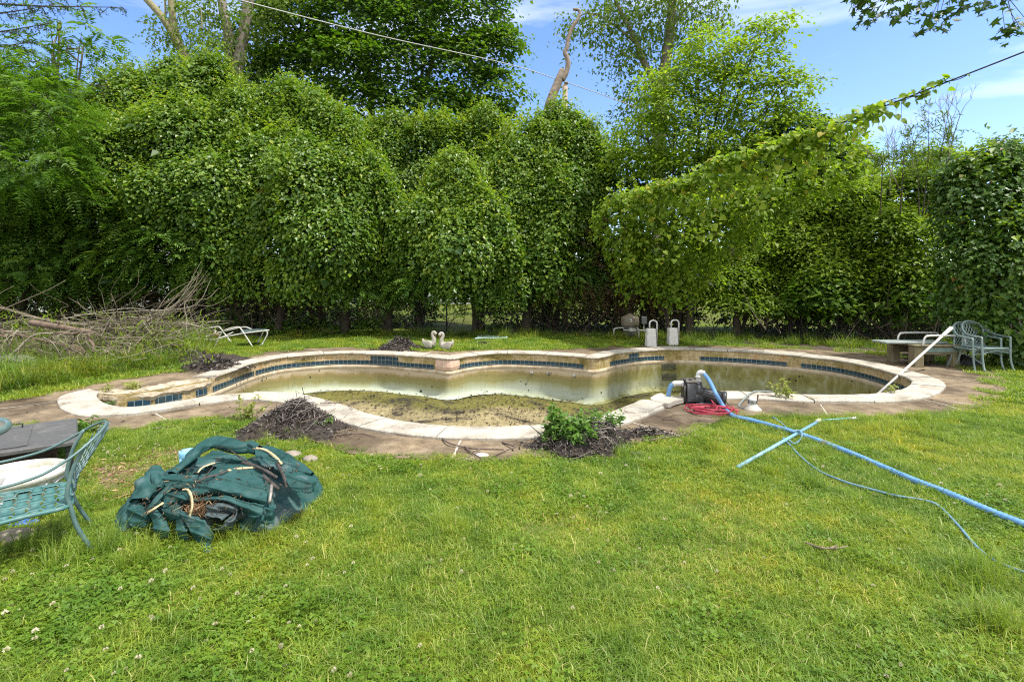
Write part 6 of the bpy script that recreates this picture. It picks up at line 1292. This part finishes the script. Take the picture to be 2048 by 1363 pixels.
for x,y,s in ((1792,236,.13),(1803,246,.12),(1757,261,.12),(1718,300,.12),(1849,206,.085),(1838,201,.06),(1830,207,.10),(1812,212,.11),(1776,232,.14),(1768,228,.12),(1745,235,.13),(1730,226,.13),(1712,236,.12),(1867,187,.08),(1897,170,.05),(1886,163,.045),(1935,155,.05)):
    a=tpx(x); Yq=vw(a)[1]; q=P(x,y-6,Yq-.03); shaped(mb,HEART,q[None],norm(np.array([[rng.normal(0,.25),-.85,.45]])),norm(np.array([[rng.normal(.1,.3),-.2,-1]])),np.array([s*.95]),np.array([.5]))
    sm.tube([vw(a),q],[.003,.002],4,cap=False)
p=[vw(a)+np.array([0,.02,.045*math.sin(a*90)+.02]) for a in np.linspace(tpx(1940),1,160)]; sm.tube(p,.006,5,cap=False)
p=[vw(a)+np.array([0,-.02,.06*math.sin(a*60+1)]) for a in np.linspace(tpx(1860),1,130)]; sm.tube(p,.008,5,cap=False)
for _ in range(34):
    a=rng.uniform(tpx(1690),1); b=vw(a); L=rng.uniform(.4,1.2); sm.tube(cr([b,b+[rng.normal(0,.1),-.1,-L*.5],b+[rng.normal(0,.2),rng.normal(0,.2),-L]],5),.004,4,cap=False)
mb.build('vine_leaves',L_VINE2,t,smooth=False); sm.build('stem',B_DARK,t)
# curtain of vine hanging below the wire down onto the shrubs
hang=[(1225,440,38,34,15.4),(1265,425,40,38,15.0),(1250,485,42,42,15.2),(1305,450,42,42,14.6),(1345,415,42,36,14.0),(1320,505,46,40,14.8),(1375,465,42,46,14.0),(1410,425,42,40,13.4),(1390,520,46,38,14.4),(1440,470,38,38,13.6),(1465,415,38,34,12.9),(1520,400,36,28,12.5),(1580,380,34,26,12.1),(1640,350,30,24,11.7),(1500,450,34,30,13.4),(1350,560,50,30,14.8),(1275,545,42,34,15.2),(1690,330,22,20,11.5)]
tree('vine_mound','mound of yellow-green vine spilling below the low end of the wire','shrub',base_at(1340,14.8),hang,[L_VINE2],dict(sub=2,leaf=.115,asp=.85,per=18,sr=.42,cov=1.7,thin=.6,mode='vine',depth=.5,shoots=2,lumpy=.2),r0=.02)
# --- right hand trees and shrubs
tree('bright_tree','slender bright green young tree with an airy open crown against the sky','tree',base_at(1355,17.0),
 [(1520,60,34,22,16.0),(1560,45,22,20,16.2),(1470,110,45,25,15.8),(1530,115,50,28,16.0),(1420,95,45,32,15.9),(1400,150,50,30,16.0),(1470,165,55,28,15.8),(1560,165,45,28,16.2),(1330,170,40,35,16.2),(1350,215,60,35,16.0),(1440,225,60,28,15.8),(1540,225,60,35,16.0),(1595,185,38,35,16.3),(1600,230,40,40,16.3),(1290,265,60,38,16.2),(1370,280,70,40,15.9),(1480,290,70,35,16.0),(1270,320,55,40,16.4),(1350,335,80,38,16.0)],L_ASH,dict(leaf=.135,asp=.55,per=18,sr=.5,cov=1.6,mode='maple',lumpy=.36,depth=.5,thin=.40,sub=3,lf=1.3),bark=B_DARK,r0=.085,dr=.7,
 forks=[(1520,60,34,22,16.0),(1470,110,45,25,15.8),(1400,150,50,30,16.0),(1560,165,45,28,16.2),(1350,215,60,35,16.0),(1290,265,60,38,16.2),(1540,225,60,35,16.0),(1440,225,60,28,15.8)])
tree('bushy_tree','dense leafy tree filling the gap behind the young bright tree','tree',base_at(1290,18.5),[(1260,330,55,40,18),(1320,360,70,40,18),(1250,380,40,35,18),(1400,340,80,45,18),(1490,330,80,45,18),(1560,300,60,40,18)],L_MAPLE,dict(leaf=.15,asp=.8,per=20,sr=.5,cov=2.3,mode='maple',lumpy=.2),r0=.12)
tree('dark_evergreen','small dark evergreen behind the vine-hung wire, right of the young bright tree','tree',base_at(1600,17.6),[(1555,300,60,40,16.8),(1620,290,55,45,16.8),(1590,255,45,35,16.9),(1650,330,55,45,16.6),(1540,345,60,40,16.8)],L_DARK,dict(leaf=.13,asp=.6,per=20,sr=.4,cov=2.4,mode='maple',lumpy=.22),r0=.11)
tree('willow','pale green narrow-leaved tree between the dark evergreen and the open sky','tree',base_at(1680,19.5),[(1680,260,32,35,18.5),(1655,300,40,40,18.4),(1700,310,35,45,18.4),(1640,260,30,30,18.8),(1720,360,50,45,18)],L_ASH,dict(leaf=.17,asp=.28,per=20,sr=.5,cov=.9,mode='droop',lumpy=.3,thin=.4),r0=.10)
SH=dict(ylim=0,sub=7,leaf=.115,asp=.55,per=20,sr=.52,thin=.55,lf=1.1,cov=2.6,mode='maple',lumpy=.34,shoots=2)
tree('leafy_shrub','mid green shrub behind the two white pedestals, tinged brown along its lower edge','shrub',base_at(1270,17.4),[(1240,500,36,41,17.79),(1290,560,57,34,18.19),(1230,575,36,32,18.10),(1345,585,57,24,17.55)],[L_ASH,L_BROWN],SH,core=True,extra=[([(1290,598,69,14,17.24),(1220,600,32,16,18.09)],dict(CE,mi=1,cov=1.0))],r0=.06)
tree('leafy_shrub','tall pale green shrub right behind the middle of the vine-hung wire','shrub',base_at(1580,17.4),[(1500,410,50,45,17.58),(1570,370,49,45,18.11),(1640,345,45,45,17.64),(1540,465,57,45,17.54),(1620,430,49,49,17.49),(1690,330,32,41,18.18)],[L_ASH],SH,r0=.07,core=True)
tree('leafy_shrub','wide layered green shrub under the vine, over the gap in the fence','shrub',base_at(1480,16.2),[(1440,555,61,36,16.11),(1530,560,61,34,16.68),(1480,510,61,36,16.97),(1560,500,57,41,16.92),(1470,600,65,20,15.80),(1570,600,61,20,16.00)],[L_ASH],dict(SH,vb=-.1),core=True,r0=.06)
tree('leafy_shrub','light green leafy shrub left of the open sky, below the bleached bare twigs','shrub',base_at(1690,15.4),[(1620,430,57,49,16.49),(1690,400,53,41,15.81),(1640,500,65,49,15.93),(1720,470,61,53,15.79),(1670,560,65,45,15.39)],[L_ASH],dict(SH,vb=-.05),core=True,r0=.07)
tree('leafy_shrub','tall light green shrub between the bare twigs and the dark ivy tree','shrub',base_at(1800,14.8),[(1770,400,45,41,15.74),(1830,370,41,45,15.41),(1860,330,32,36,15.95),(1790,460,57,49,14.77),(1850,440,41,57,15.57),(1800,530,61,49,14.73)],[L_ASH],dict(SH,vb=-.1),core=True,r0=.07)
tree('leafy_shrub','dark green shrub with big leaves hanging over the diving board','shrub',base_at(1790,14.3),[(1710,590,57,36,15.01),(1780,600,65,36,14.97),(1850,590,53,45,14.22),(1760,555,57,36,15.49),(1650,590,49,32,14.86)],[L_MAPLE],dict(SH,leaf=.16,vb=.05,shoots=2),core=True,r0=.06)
tree('ivy_covered_tree','dark tree smothered in ivy at the right edge, behind the nested chairs','tree',base_at(2010,11.2),[(1950,360,60,42,11.0),(2020,345,70,45,11.0),(2090,350,60,50,11.0),(1925,420,45,60,10.9),(1985,430,70,70,10.7),(2060,440,70,80,10.5),(1945,520,55,65,10.7),(2010,540,80,80,10.4),(2080,560,70,90,10.2),(1990,630,60,55,10.5),(2050,650,65,60,10.2),(1925,590,40,50,10.8)],[L_IVY,L_VINE],dict(sub=3,leaf=.10,asp=.85,per=22,sr=.32,cov=2.3,mode='vine',shoots=1,lumpy=.2),extra=[([(1975,350,70,30,10.95),(2040,340,70,30,10.9),(2050,480,50,60,10.3)],dict(V,leaf=.12,cov=.8,mi=1))],r0=.16)
# sparse saplings and bleached twigs against the sky on the right
t=thing('sapling','thin sparse saplings with narrow leaves standing against the sky between willow and dark tree','sapling',base_at(1860,14.0)); mb=MB(); lm=MB()
for (x0,x1,y1,lv) in ((1845,1858,215,1),(1850,1895,235,1),(1838,1822,262,1),(1870,1905,265,1),(1800,1805,300,1),(1760,1762,315,1)):
    p=cr([P(x0,430,14),P((x0+x1)/2+4,330,14),P(x1,y1,14)],9); mb.tube(p,np.linspace(.018,.004,len(p)),5)
    for k in range(6,len(p)):
        for _ in range(4):
            d=norm(rng.normal(size=3)*[1,.7,.5]+UP*.5); L=rng.uniform(.12,.4); q=p[k]+d*L; mb.tube([p[k],q],[.004,.0015],3,cap=False); m=5; s=np.linspace(.3,1,m)[:,None]; leaves(lm,p[k]+d*L*s,rdir(m),norm(d+rdir(m)*.8-UP*.3),rng.uniform(.09,.16,m),.032,rng.normal(.5,.2,m).clip(0,1))
mb.build('trunk',B_DARK,t); lm.build('crown',L_ELM,t,smooth=False)
t=thing('bare_shrub','leafless bleached branching shrub against the sky right of the vine','shrub',base_at(1860,15.0)); mb=MB()
def rec(a,d,L,r,n):
    b=a+d*L+rng.normal(0,.04,3)*L; mb.tube(cr([a,(a+b)/2+rng.normal(0,.05,3)*L,b],4),np.linspace(r,r*.6,9),5,cap=False)
    if n: 
        for _ in range(rng.integers(2,4)): rec(b,norm(d+rng.normal(0,.42,3)*[1,.6,1]+UP*.08),L*rng.uniform(.55,.8),r*.6,n-1)
for x,y,dx in ((1800,380,-.5),(1845,390,-.3),(1895,330,.25),(1900,335,-.1),(1780,390,.15)): rec(P(x,y,15),norm(np.array([dx,0,1.0])),.85,.024,4)
mb.build('trunk',B_GREY,t)
tree('far_tree','distant dark pine-like tree, left of two at the right edge above the ivy','tree',base_at(1985,27),[(1985,295,26,22,26),(1975,320,30,22,26),(2000,318,28,20,26)],L_DARK,dict(leaf=.2,asp=.6,per=18,sr=.5,cov=1.3,mode='maple',lumpy=.3),r0=.15)
tree('far_tree','distant pine-like tree at the very right edge above the ivy','tree',base_at(2035,28),[(2028,300,20,25,26.5),(2040,325,30,22,26.5),(2020,328,22,16,26.5)],L_DARK,dict(leaf=.2,asp=.5,per=18,sr=.5,cov=1.2,mode='maple',lumpy=.3),r0=.15)
tree('far_tree','small pale distant tree showing left of the ivy-covered tree','tree',base_at(1925,24),[(1915,320,30,28,22),(1940,335,30,22,22)],L_ELM,dict(leaf=.18,asp=.4,per=18,sr=.5,cov=1.0,mode='droop',lumpy=.3),r0=.1)
t=thing('tall_elm','tall airy tree with drooping twigs against the sky right of the dead trunk','tree',base_at(1318,28.5)); mb=MB()
for pts,r in (([base_at(1318,28.5),P(1318,250,27.5),P(1325,170,27),P(1338,80,27),P(1345,0,27),P(1350,-70,27)],(.42,.16)),([P(1318,190,27.2),P(1305,155,27),P(1285,120,27),P(1275,90,27),P(1255,50,27),P(1235,10,27),P(1215,-40,27)],(.22,.07)),([P(1275,90,27),P(1240,60,26.8),P(1205,35,26.6),P(1170,28,26.5),P(1140,50,26.5)],(.08,.02)),([P(1340,60,27),P(1365,25,27),P(1400,-10,27)],(.10,.04))): p=cr(pts,7); mb.tube(p,np.linspace(*r,len(p)),10)
mb.build('trunk',B_GREY,t); mb=MB(); crown(mb,[(1150,45,30,28,26.5),(1195,35,38,30,26.6),(1210,75,22,32,26.6),(1250,40,42,38,26.8),(1300,30,45,45,27),(1350,40,50,50,27),(1400,45,42,45,27),(1430,20,28,35,27),(1240,115,22,30,26.8),(1270,105,35,35,26.8),(1290,200,45,45,27),(1350,110,40,45,27),(1250,235,32,30,27),(1330,250,50,50,27),(1270,170,22,25,27),(1300,-20,120,40,27)],leaf=.19,asp=.55,per=15,sr=.75,cov=.80,mode='droop',lumpy=.32,depth=.6,thin=.36,back=.6); mb.build('crown',L_ELM,t,smooth=False)
# --- maple branch hanging in from above
t=thing('maple_branch','maple branch tips with star-shaped leaves hanging in from the top right corner','branch',P(1860,-60,5.6)); mb=MB(); lm=MB(); Yb=5.6
tips=[(1715,8),(1740,25),(1752,40),(1775,10),(1800,2),(1835,12),(1808,38),(1850,5),(1880,28),(1872,52),(1900,14),(1925,8),(1860,45),(1990,8),(1975,15),(2010,60),(2030,55),(2045,66),(2060,50),(1780,-25),(1850,-35),(1940,-25),(2020,-20),(1730,-15)]
root=P(1930,-190,6.2)
for x,y in tips:
    e=P(x,y,Yb+rng.normal(0,.18)); m=(root+e)/2+rng.normal(0,.08,3); p=cr([root,m,e],7); mb.tube(p,np.linspace(.014,.0025,len(p)),4,cap=False)
    n=13; q=e+rng.normal(size=(n,3))*[.085,.10,.055]; shaped(lm,STAR,q,norm(UP*.8+rng.normal(0,.55,(n,3))),norm(rng.normal(size=(n,3))*[1,.7,.4]-UP*.55),rng.uniform(.06,.10,n),rng.normal(.35,.2,n).clip(0,1))
mb.build('twig',B_DARK,t); lm.build('leaves',leafmat('maple_leaf_shade',[(0,(.02,.05,.012)),(1,(.055,.105,.02))],.5,.3),t,smooth=False)

# --- chain-link fence along the hedge
pts_f=[(-16,18.0),(-9,18.2),(-1.5,18.4),(4.0,18.0),(8.2,16.4),(10.6,14.6),(12.9,12.2)]
fp=cr(np.array([(a,b,0) for a,b in pts_f],float),12); fs=np.r_[0,np.cumsum(np.linalg.norm(np.diff(fp,axis=0),axis=1))]
def fat(s): return np.array([np.interp(s,fs,fp[:,0]),np.interp(s,fs,fp[:,1]),0.0])
M_FENCE=plain('dull_galvanised',(.05,.05,.048),(.10,.10,.095),20,.6,metal=.2)
fe=thing('chain_link_fence','low dark chain-link fence running behind the lawn under the hedge','fence',fat(fs[-1]/2)); hF=1.08
mb=MB(); mb.tube([fat(s)+UP*hF for s in np.linspace(0,fs[-1],80)],.022,8); mb.build('top_rail',M_FENCE,fe)
for s in np.arange(.6,fs[-1],2.6):
    mb=MB(); mb.tube([fat(s),fat(s)+UP*(hF+.05)],.028,8); mb.tube([fat(s)+UP*(hF+.04),fat(s)+UP*(hF+.075)],[.036,.012],8); mb.build('fence_post',M_FENCE,fe)
mb=MB(); S=np.arange(0,fs[-1]-hF,.065); a0=np.array([fat(s) for s in S]); a1=np.array([fat(s+hF) for s in S])
for A,B in ((a0,a1+UP*hF),(a1,a0+UP*hF)):
    d=norm(B-A); sd=np.cross(d,norm(np.c_[-(a1-a0)[:,1],(a1-a0)[:,0],0*S]))*.0018; v=np.stack([A-sd,A+sd,B+sd,B-sd],1).reshape(-1,3); mb.add(v,np.arange(len(S)*4).reshape(-1,4))
mb.build('wire_mesh',M_FENCE,fe)
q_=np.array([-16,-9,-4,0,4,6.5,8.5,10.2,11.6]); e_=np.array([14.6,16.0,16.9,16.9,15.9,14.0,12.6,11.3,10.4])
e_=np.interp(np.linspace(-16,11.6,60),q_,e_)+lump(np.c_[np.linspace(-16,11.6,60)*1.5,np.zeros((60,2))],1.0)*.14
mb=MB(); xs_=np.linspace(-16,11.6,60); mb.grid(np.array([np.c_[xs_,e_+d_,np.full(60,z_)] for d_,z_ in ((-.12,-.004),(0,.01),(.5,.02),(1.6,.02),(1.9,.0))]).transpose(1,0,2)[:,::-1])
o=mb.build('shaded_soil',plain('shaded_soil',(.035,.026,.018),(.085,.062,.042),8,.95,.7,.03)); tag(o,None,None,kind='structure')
# --- bare stems, vines and dead twigs in the dark under the hedge
hb=[]
mb=MB()
def under(x): return np.interp(x,[0,400,700,1000,1300,1500,1700,1900,2048],[16.6,17.2,17.5,17.7,17.2,16.2,15.2,13.4,11.6])
for _ in range(620):
    x=rng.uniform(-60,2060); gap=(855<x<1000) or (1395<x<1475)
    if gap and rng.random()<.75: continue
    Y=under(x)+rng.normal(.3,.55); a=base_at(x,Y)+[0,0,rng.uniform(0,.5)]; d=norm(np.array([rng.normal(0,.75),rng.normal(0,.4),rng.uniform(.3,1.2)])); L=rng.uniform(.6,1.9)
    b=a+d*L; b[2]=max(b[2],.03); mb.tube(cr([a,(a+b)/2+rng.normal(0,.18,3),b],5),np.linspace(rng.uniform(.006,.022),.003,11),4,cap=False,var=rng.random())
o=mb.build('bare_stems',plain('bare_stem',(.05,.037,.027),(.13,.10,.075),15,.9)); tag(o,'tangle of bare dead stems and vine runners under the hedge','undergrowth',kind='stuff')
for x,Y,r,lab in ((950,17.3,.085,'thin dark trunk standing alone in the bright gap of the hedge'),(555,16.9,.13,'dark bare trunk under the hedge right of the white lounger'),(690,17.2,.15,'thick dark trunk under the broad vine mound'),(775,17.3,.15,'thick dark trunk left of the swans under the hedge'),(1050,17.5,.16,'thick dark trunk right of the bright gap'),(1380,16.0,.13,'dark leaning trunk left of the gap behind the pedestals'),(1475,15.9,.11,'leaning forked trunk across the gap behind the pedestals'),(120,16.4,.16,'dark trunk behind the brush pile')):
    t=thing('bare_tree',lab,'tree trunk',base_at(x,Y),'bare trunks under the hedge'); mb=MB(); b=base_at(x,Y); lean=rng.normal(0,.18)
    p=cr([b,b+[lean*.4,.05,.9],b+[lean,.1,1.9],b+[lean*1.6,.1,3.0]],6); mb.tube(p,np.interp(np.linspace(0,1,len(p)),[0,.15,1],[r*1.35,r,r*.75])*(1+.1*lump(p*6,1.3)),10); mb.build('trunk_stem',B_DARK,t)
    for _ in range(5):
        z=rng.uniform(.7,2.0); a=b+[lean*z/2,.05,z]; d=norm(np.array([rng.normal(0,1),rng.normal(0,.5),rng.uniform(-.1,.6)])); mb=MB(); mb.tube(cr([a,a+d*.5+rng.normal(0,.08,3),a+d*rng.uniform(.8,1.4)-UP*.15],5),np.linspace(.028,.006,11),5,cap=False); mb.build('dead_bough',B_DARK,t)
lob=[(x+rng.normal(0,15),rng.uniform(566,594),46,15,under(x)-.35) for x in np.arange(-60,1400,84) if not (800<x<1040 or 1360<x<1510)]
mb=MB(); crown(mb,lob,leaf=.15,asp=.14,per=20,sr=.45,cov=1.6,mode='fan',lumpy=.3); o=mb.build('dead_twigs',L_BROWN,smooth=False); tag(o,'brown dead cedar sprays hanging along the shaded bottom of the hedge','dead twigs',kind='stuff')
# --- undergrowth beyond the fence, leaving the two bright gaps
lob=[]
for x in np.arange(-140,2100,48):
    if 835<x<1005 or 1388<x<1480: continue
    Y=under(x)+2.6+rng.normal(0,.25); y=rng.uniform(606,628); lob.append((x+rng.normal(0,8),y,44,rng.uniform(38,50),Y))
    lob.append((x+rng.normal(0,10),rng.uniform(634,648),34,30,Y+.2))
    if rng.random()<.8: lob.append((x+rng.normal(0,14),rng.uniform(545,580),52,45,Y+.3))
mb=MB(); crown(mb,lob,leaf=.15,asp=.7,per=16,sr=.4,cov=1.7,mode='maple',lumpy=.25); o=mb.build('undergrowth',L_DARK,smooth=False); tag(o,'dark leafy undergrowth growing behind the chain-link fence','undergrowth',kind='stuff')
lob=[(x+rng.normal(0,20),np.interp(x,[400,900,1500,1900],[655,662,672,700])+rng.normal(0,6),26,rng.uniform(14,26),under(x)-.2) for x in (455,560,600,640,690,735,760,330,880,990,1010,1950,1905,520) if not 830<x<1000]
mb=MB(); crown(mb,lob,leaf=.11,asp=.7,per=14,sr=.3,cov=1.0,mode='maple',lumpy=.25,shoots=3); o=mb.build('low_weeds',L_SUMAC,smooth=False); tag(o,'low green weeds along the foot of the hedge','weeds',kind='stuff')
mb=MB()
for _ in range(75):
    x=rng.uniform(-60,420); y=rng.uniform(640,720); c_=P(x,y,np.interp(y,[640,720],[11.8,9.8])); c_[2]=max(c_[2]-.2,.0); n_=16
    d=norm(np.c_[rng.normal(0,.35,(n_,2)),np.ones(n_)]); leaves(mb,c_+d*rng.uniform(.1,.5,n_)[:,None],rdir(n_),norm(d+rdir(n_)*.6),rng.uniform(.06,.16,n_),rng.uniform(.012,.03,n_),rng.normal(.6,.2,n_).clip(0,1))
o=mb.build('pile_weeds',L_ASH,smooth=False); tag(o,'green weeds growing up through the brush pile','weeds',kind='stuff')
# --- beyond: sunlit yard grass, pale houses
M_SIDE=NT('pale_siding'); g=M_SIDE.pos(); sp=M_SIDE.n('ShaderNodeSeparateXYZ',{0:(g,0)}); fr_=M_SIDE.math('FRACT',M_SIDE.math('MULTIPLY',(sp,2),7.0)); c=M_SIDE.ramp(fr_,[(.0,(.28,.28,.29)),(.12,(.62,.62,.63)),(1,(.68,.68,.69))]); M_SIDE=M_SIDE.finish(c,.7)
M_ROOF=plain('grey_shingle',(.09,.085,.08),(.17,.16,.15),6,.9,.5,.02); M_GLASS=plain('dark_window',(.02,.025,.03),(.05,.06,.07),2,.12,0,.001,spec=.6); M_TRIM=plain('white_trim',(.7,.7,.68),(.78,.78,.76),5,.5)
def house(x0,x1,Y,h,label):
    a=(x0-1024)*Y/F; b=(x1-1024)*Y/F; t=thing('neighbouring_house',label,'house',((a+b)/2,Y,0)); m=MB(); m.box((a,Y,0),(b,Y+7,h),.02); m.build('wall',M_SIDE,t,smooth=False)
    m=MB(); m.add(np.array([(a-.4,Y-.5,h),(b+.4,Y-.5,h),(b+.4,Y+7.5,h),(a-.4,Y+7.5,h),(a-.4,Y+3.5,h+2.4),(b+.4,Y+3.5,h+2.4)]),[np.array([[0,1,5,4],[2,3,4,5],[0,3,2,1]]),np.array([[0,4,3],[1,2,5]])]); m.build('roof',M_ROOF,t,smooth=False)
    for f in np.arange(.15,.9,.24):
        x=a+(b-a)*f; m=MB(); m.box((x-.55,Y-.05,1.0),(x+.55,Y+.01,2.3),.01); w=m.build('window',M_TRIM,t,smooth=False); m=MB(); m.box((x-.45,Y-.07,1.1),(x+.45,Y-.045,2.2),.005); m.build('pane',M_GLASS,w,smooth=False)
house(560,1120,44,3.0,'pale siding house glimpsed through the gap under the middle of the hedge')
house(-300,260,30,5.6,'pale two-storey house wall glimpsed through the cedar at the left')
house(1380,1720,50,3.0,'pale house glimpsed through the gap behind the pedestals')
# ================================================================ sky, sun, camera
sc=bpy.context.scene
SUN_AZ,SUN_EL=R(68),R(64)        # azimuth measured from the viewing direction's opposite, towards the right
sd=np.array([math.sin(SUN_AZ)*math.cos(SUN_EL),-math.cos(SUN_AZ)*math.cos(SUN_EL),math.sin(SUN_EL)])
w=bpy.data.worlds.new("World"); sc.world=w; w.use_nodes=True; nt=w.node_tree; nt.nodes.clear()
def wn(t,**k):
    n=nt.nodes.new(t)
    for a,b in k.items(): setattr(n,a,b)
    return n
sky=wn('ShaderNodeTexSky',sky_type='NISHITA',sun_disc=False); sky.sun_elevation=SUN_EL; sky.sun_rotation=math.atan2(sd[0],sd[1]); sky.air_density=1.0; sky.dust_density=.6; sky.ozone_density=1.6
tc=wn('ShaderNodeTexCoord'); mp=wn('ShaderNodeMapping'); mp.inputs['Rotation'].default_value=(0,R(-14),R(20)); mp.inputs['Scale'].default_value=(1.3,1.6,6.5)
nz=wn('ShaderNodeTexNoise'); nz.inputs['Scale'].default_value=1.55; nz.inputs['Detail'].default_value=8; nz.inputs['Roughness'].default_value=.55; nz.inputs['Distortion'].default_value=.5
rp=wn('ShaderNodeValToRGB'); rp.color_ramp.elements[0].position=.52; rp.color_ramp.elements[1].position=.82
bg=wn('ShaderNodeBackground'); bg.inputs['Strength'].default_value=.13
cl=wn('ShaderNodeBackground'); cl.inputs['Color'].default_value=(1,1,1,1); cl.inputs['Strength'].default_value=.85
mx=wn('ShaderNodeMixShader'); out=wn('ShaderNodeOutputWorld'); L=nt.links.new
mu=wn('ShaderNodeMath',operation='MULTIPLY'); mu.inputs[1].default_value=.55
# unseen bright cloud added overhead and behind the viewer as soft fill; wisps elsewhere
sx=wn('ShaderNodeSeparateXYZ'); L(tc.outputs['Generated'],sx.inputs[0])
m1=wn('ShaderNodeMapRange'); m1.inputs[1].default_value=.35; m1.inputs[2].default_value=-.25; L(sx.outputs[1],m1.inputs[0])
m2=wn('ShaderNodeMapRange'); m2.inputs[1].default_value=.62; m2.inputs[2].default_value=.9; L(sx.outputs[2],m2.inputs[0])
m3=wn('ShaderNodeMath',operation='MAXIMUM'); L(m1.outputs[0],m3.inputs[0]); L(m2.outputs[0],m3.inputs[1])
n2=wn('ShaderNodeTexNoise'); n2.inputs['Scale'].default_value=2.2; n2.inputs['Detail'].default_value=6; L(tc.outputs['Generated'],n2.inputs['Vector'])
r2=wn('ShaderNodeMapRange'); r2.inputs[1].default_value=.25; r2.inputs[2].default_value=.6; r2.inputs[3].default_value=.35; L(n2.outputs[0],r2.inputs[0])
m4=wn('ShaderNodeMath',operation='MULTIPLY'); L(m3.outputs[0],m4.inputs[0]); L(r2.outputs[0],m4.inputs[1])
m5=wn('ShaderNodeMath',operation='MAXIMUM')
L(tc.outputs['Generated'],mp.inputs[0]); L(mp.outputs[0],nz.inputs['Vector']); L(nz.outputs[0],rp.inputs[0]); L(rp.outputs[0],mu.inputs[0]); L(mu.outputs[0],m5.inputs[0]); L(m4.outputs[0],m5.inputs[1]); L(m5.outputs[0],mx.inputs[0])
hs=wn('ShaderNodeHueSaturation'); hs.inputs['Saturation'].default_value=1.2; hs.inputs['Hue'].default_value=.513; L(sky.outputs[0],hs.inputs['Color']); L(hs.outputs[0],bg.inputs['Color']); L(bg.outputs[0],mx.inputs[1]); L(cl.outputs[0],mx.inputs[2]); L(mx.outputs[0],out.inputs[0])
ld=bpy.data.lights.new('sun','SUN'); ld.energy=2.8; ld.angle=R(3.0); ld.color=(1,.955,.88); lo=bpy.data.objects.new('sun',ld); C.objects.link(lo)
lo.rotation_euler=Vector(sd).to_track_quat('Z','Y').to_euler(); lo.location=(6,-4,14)
cd=bpy.data.cameras.new('camera'); cam=bpy.data.objects.new('camera',cd); C.objects.link(cam); cam.location=(0,0,EYE); cam.rotation_euler=(R(90),0,0)
cd.sensor_width=36; cd.lens=36*F/2048; cd.shift_y=(H-681.5)/2048; cd.clip_end=2000; cd.clip_start=.05; sc.camera=cam
vs=sc.view_settings; vs.view_transform='Standard'; vs.look='None'; vs.gamma=1.0; vs.exposure=1.3
try:
    cy=sc.cycles; cy.use_denoising=False; cy.use_adaptive_sampling=False; cy.filter_width=1.15; cy.sample_clamp_indirect=4.0; cy.max_bounces=8; cy.diffuse_bounces=4; cy.transmission_bounces=4; cy.glossy_bounces=2; cy.caustics_reflective=False; cy.caustics_refractive=False
except Exception: pass
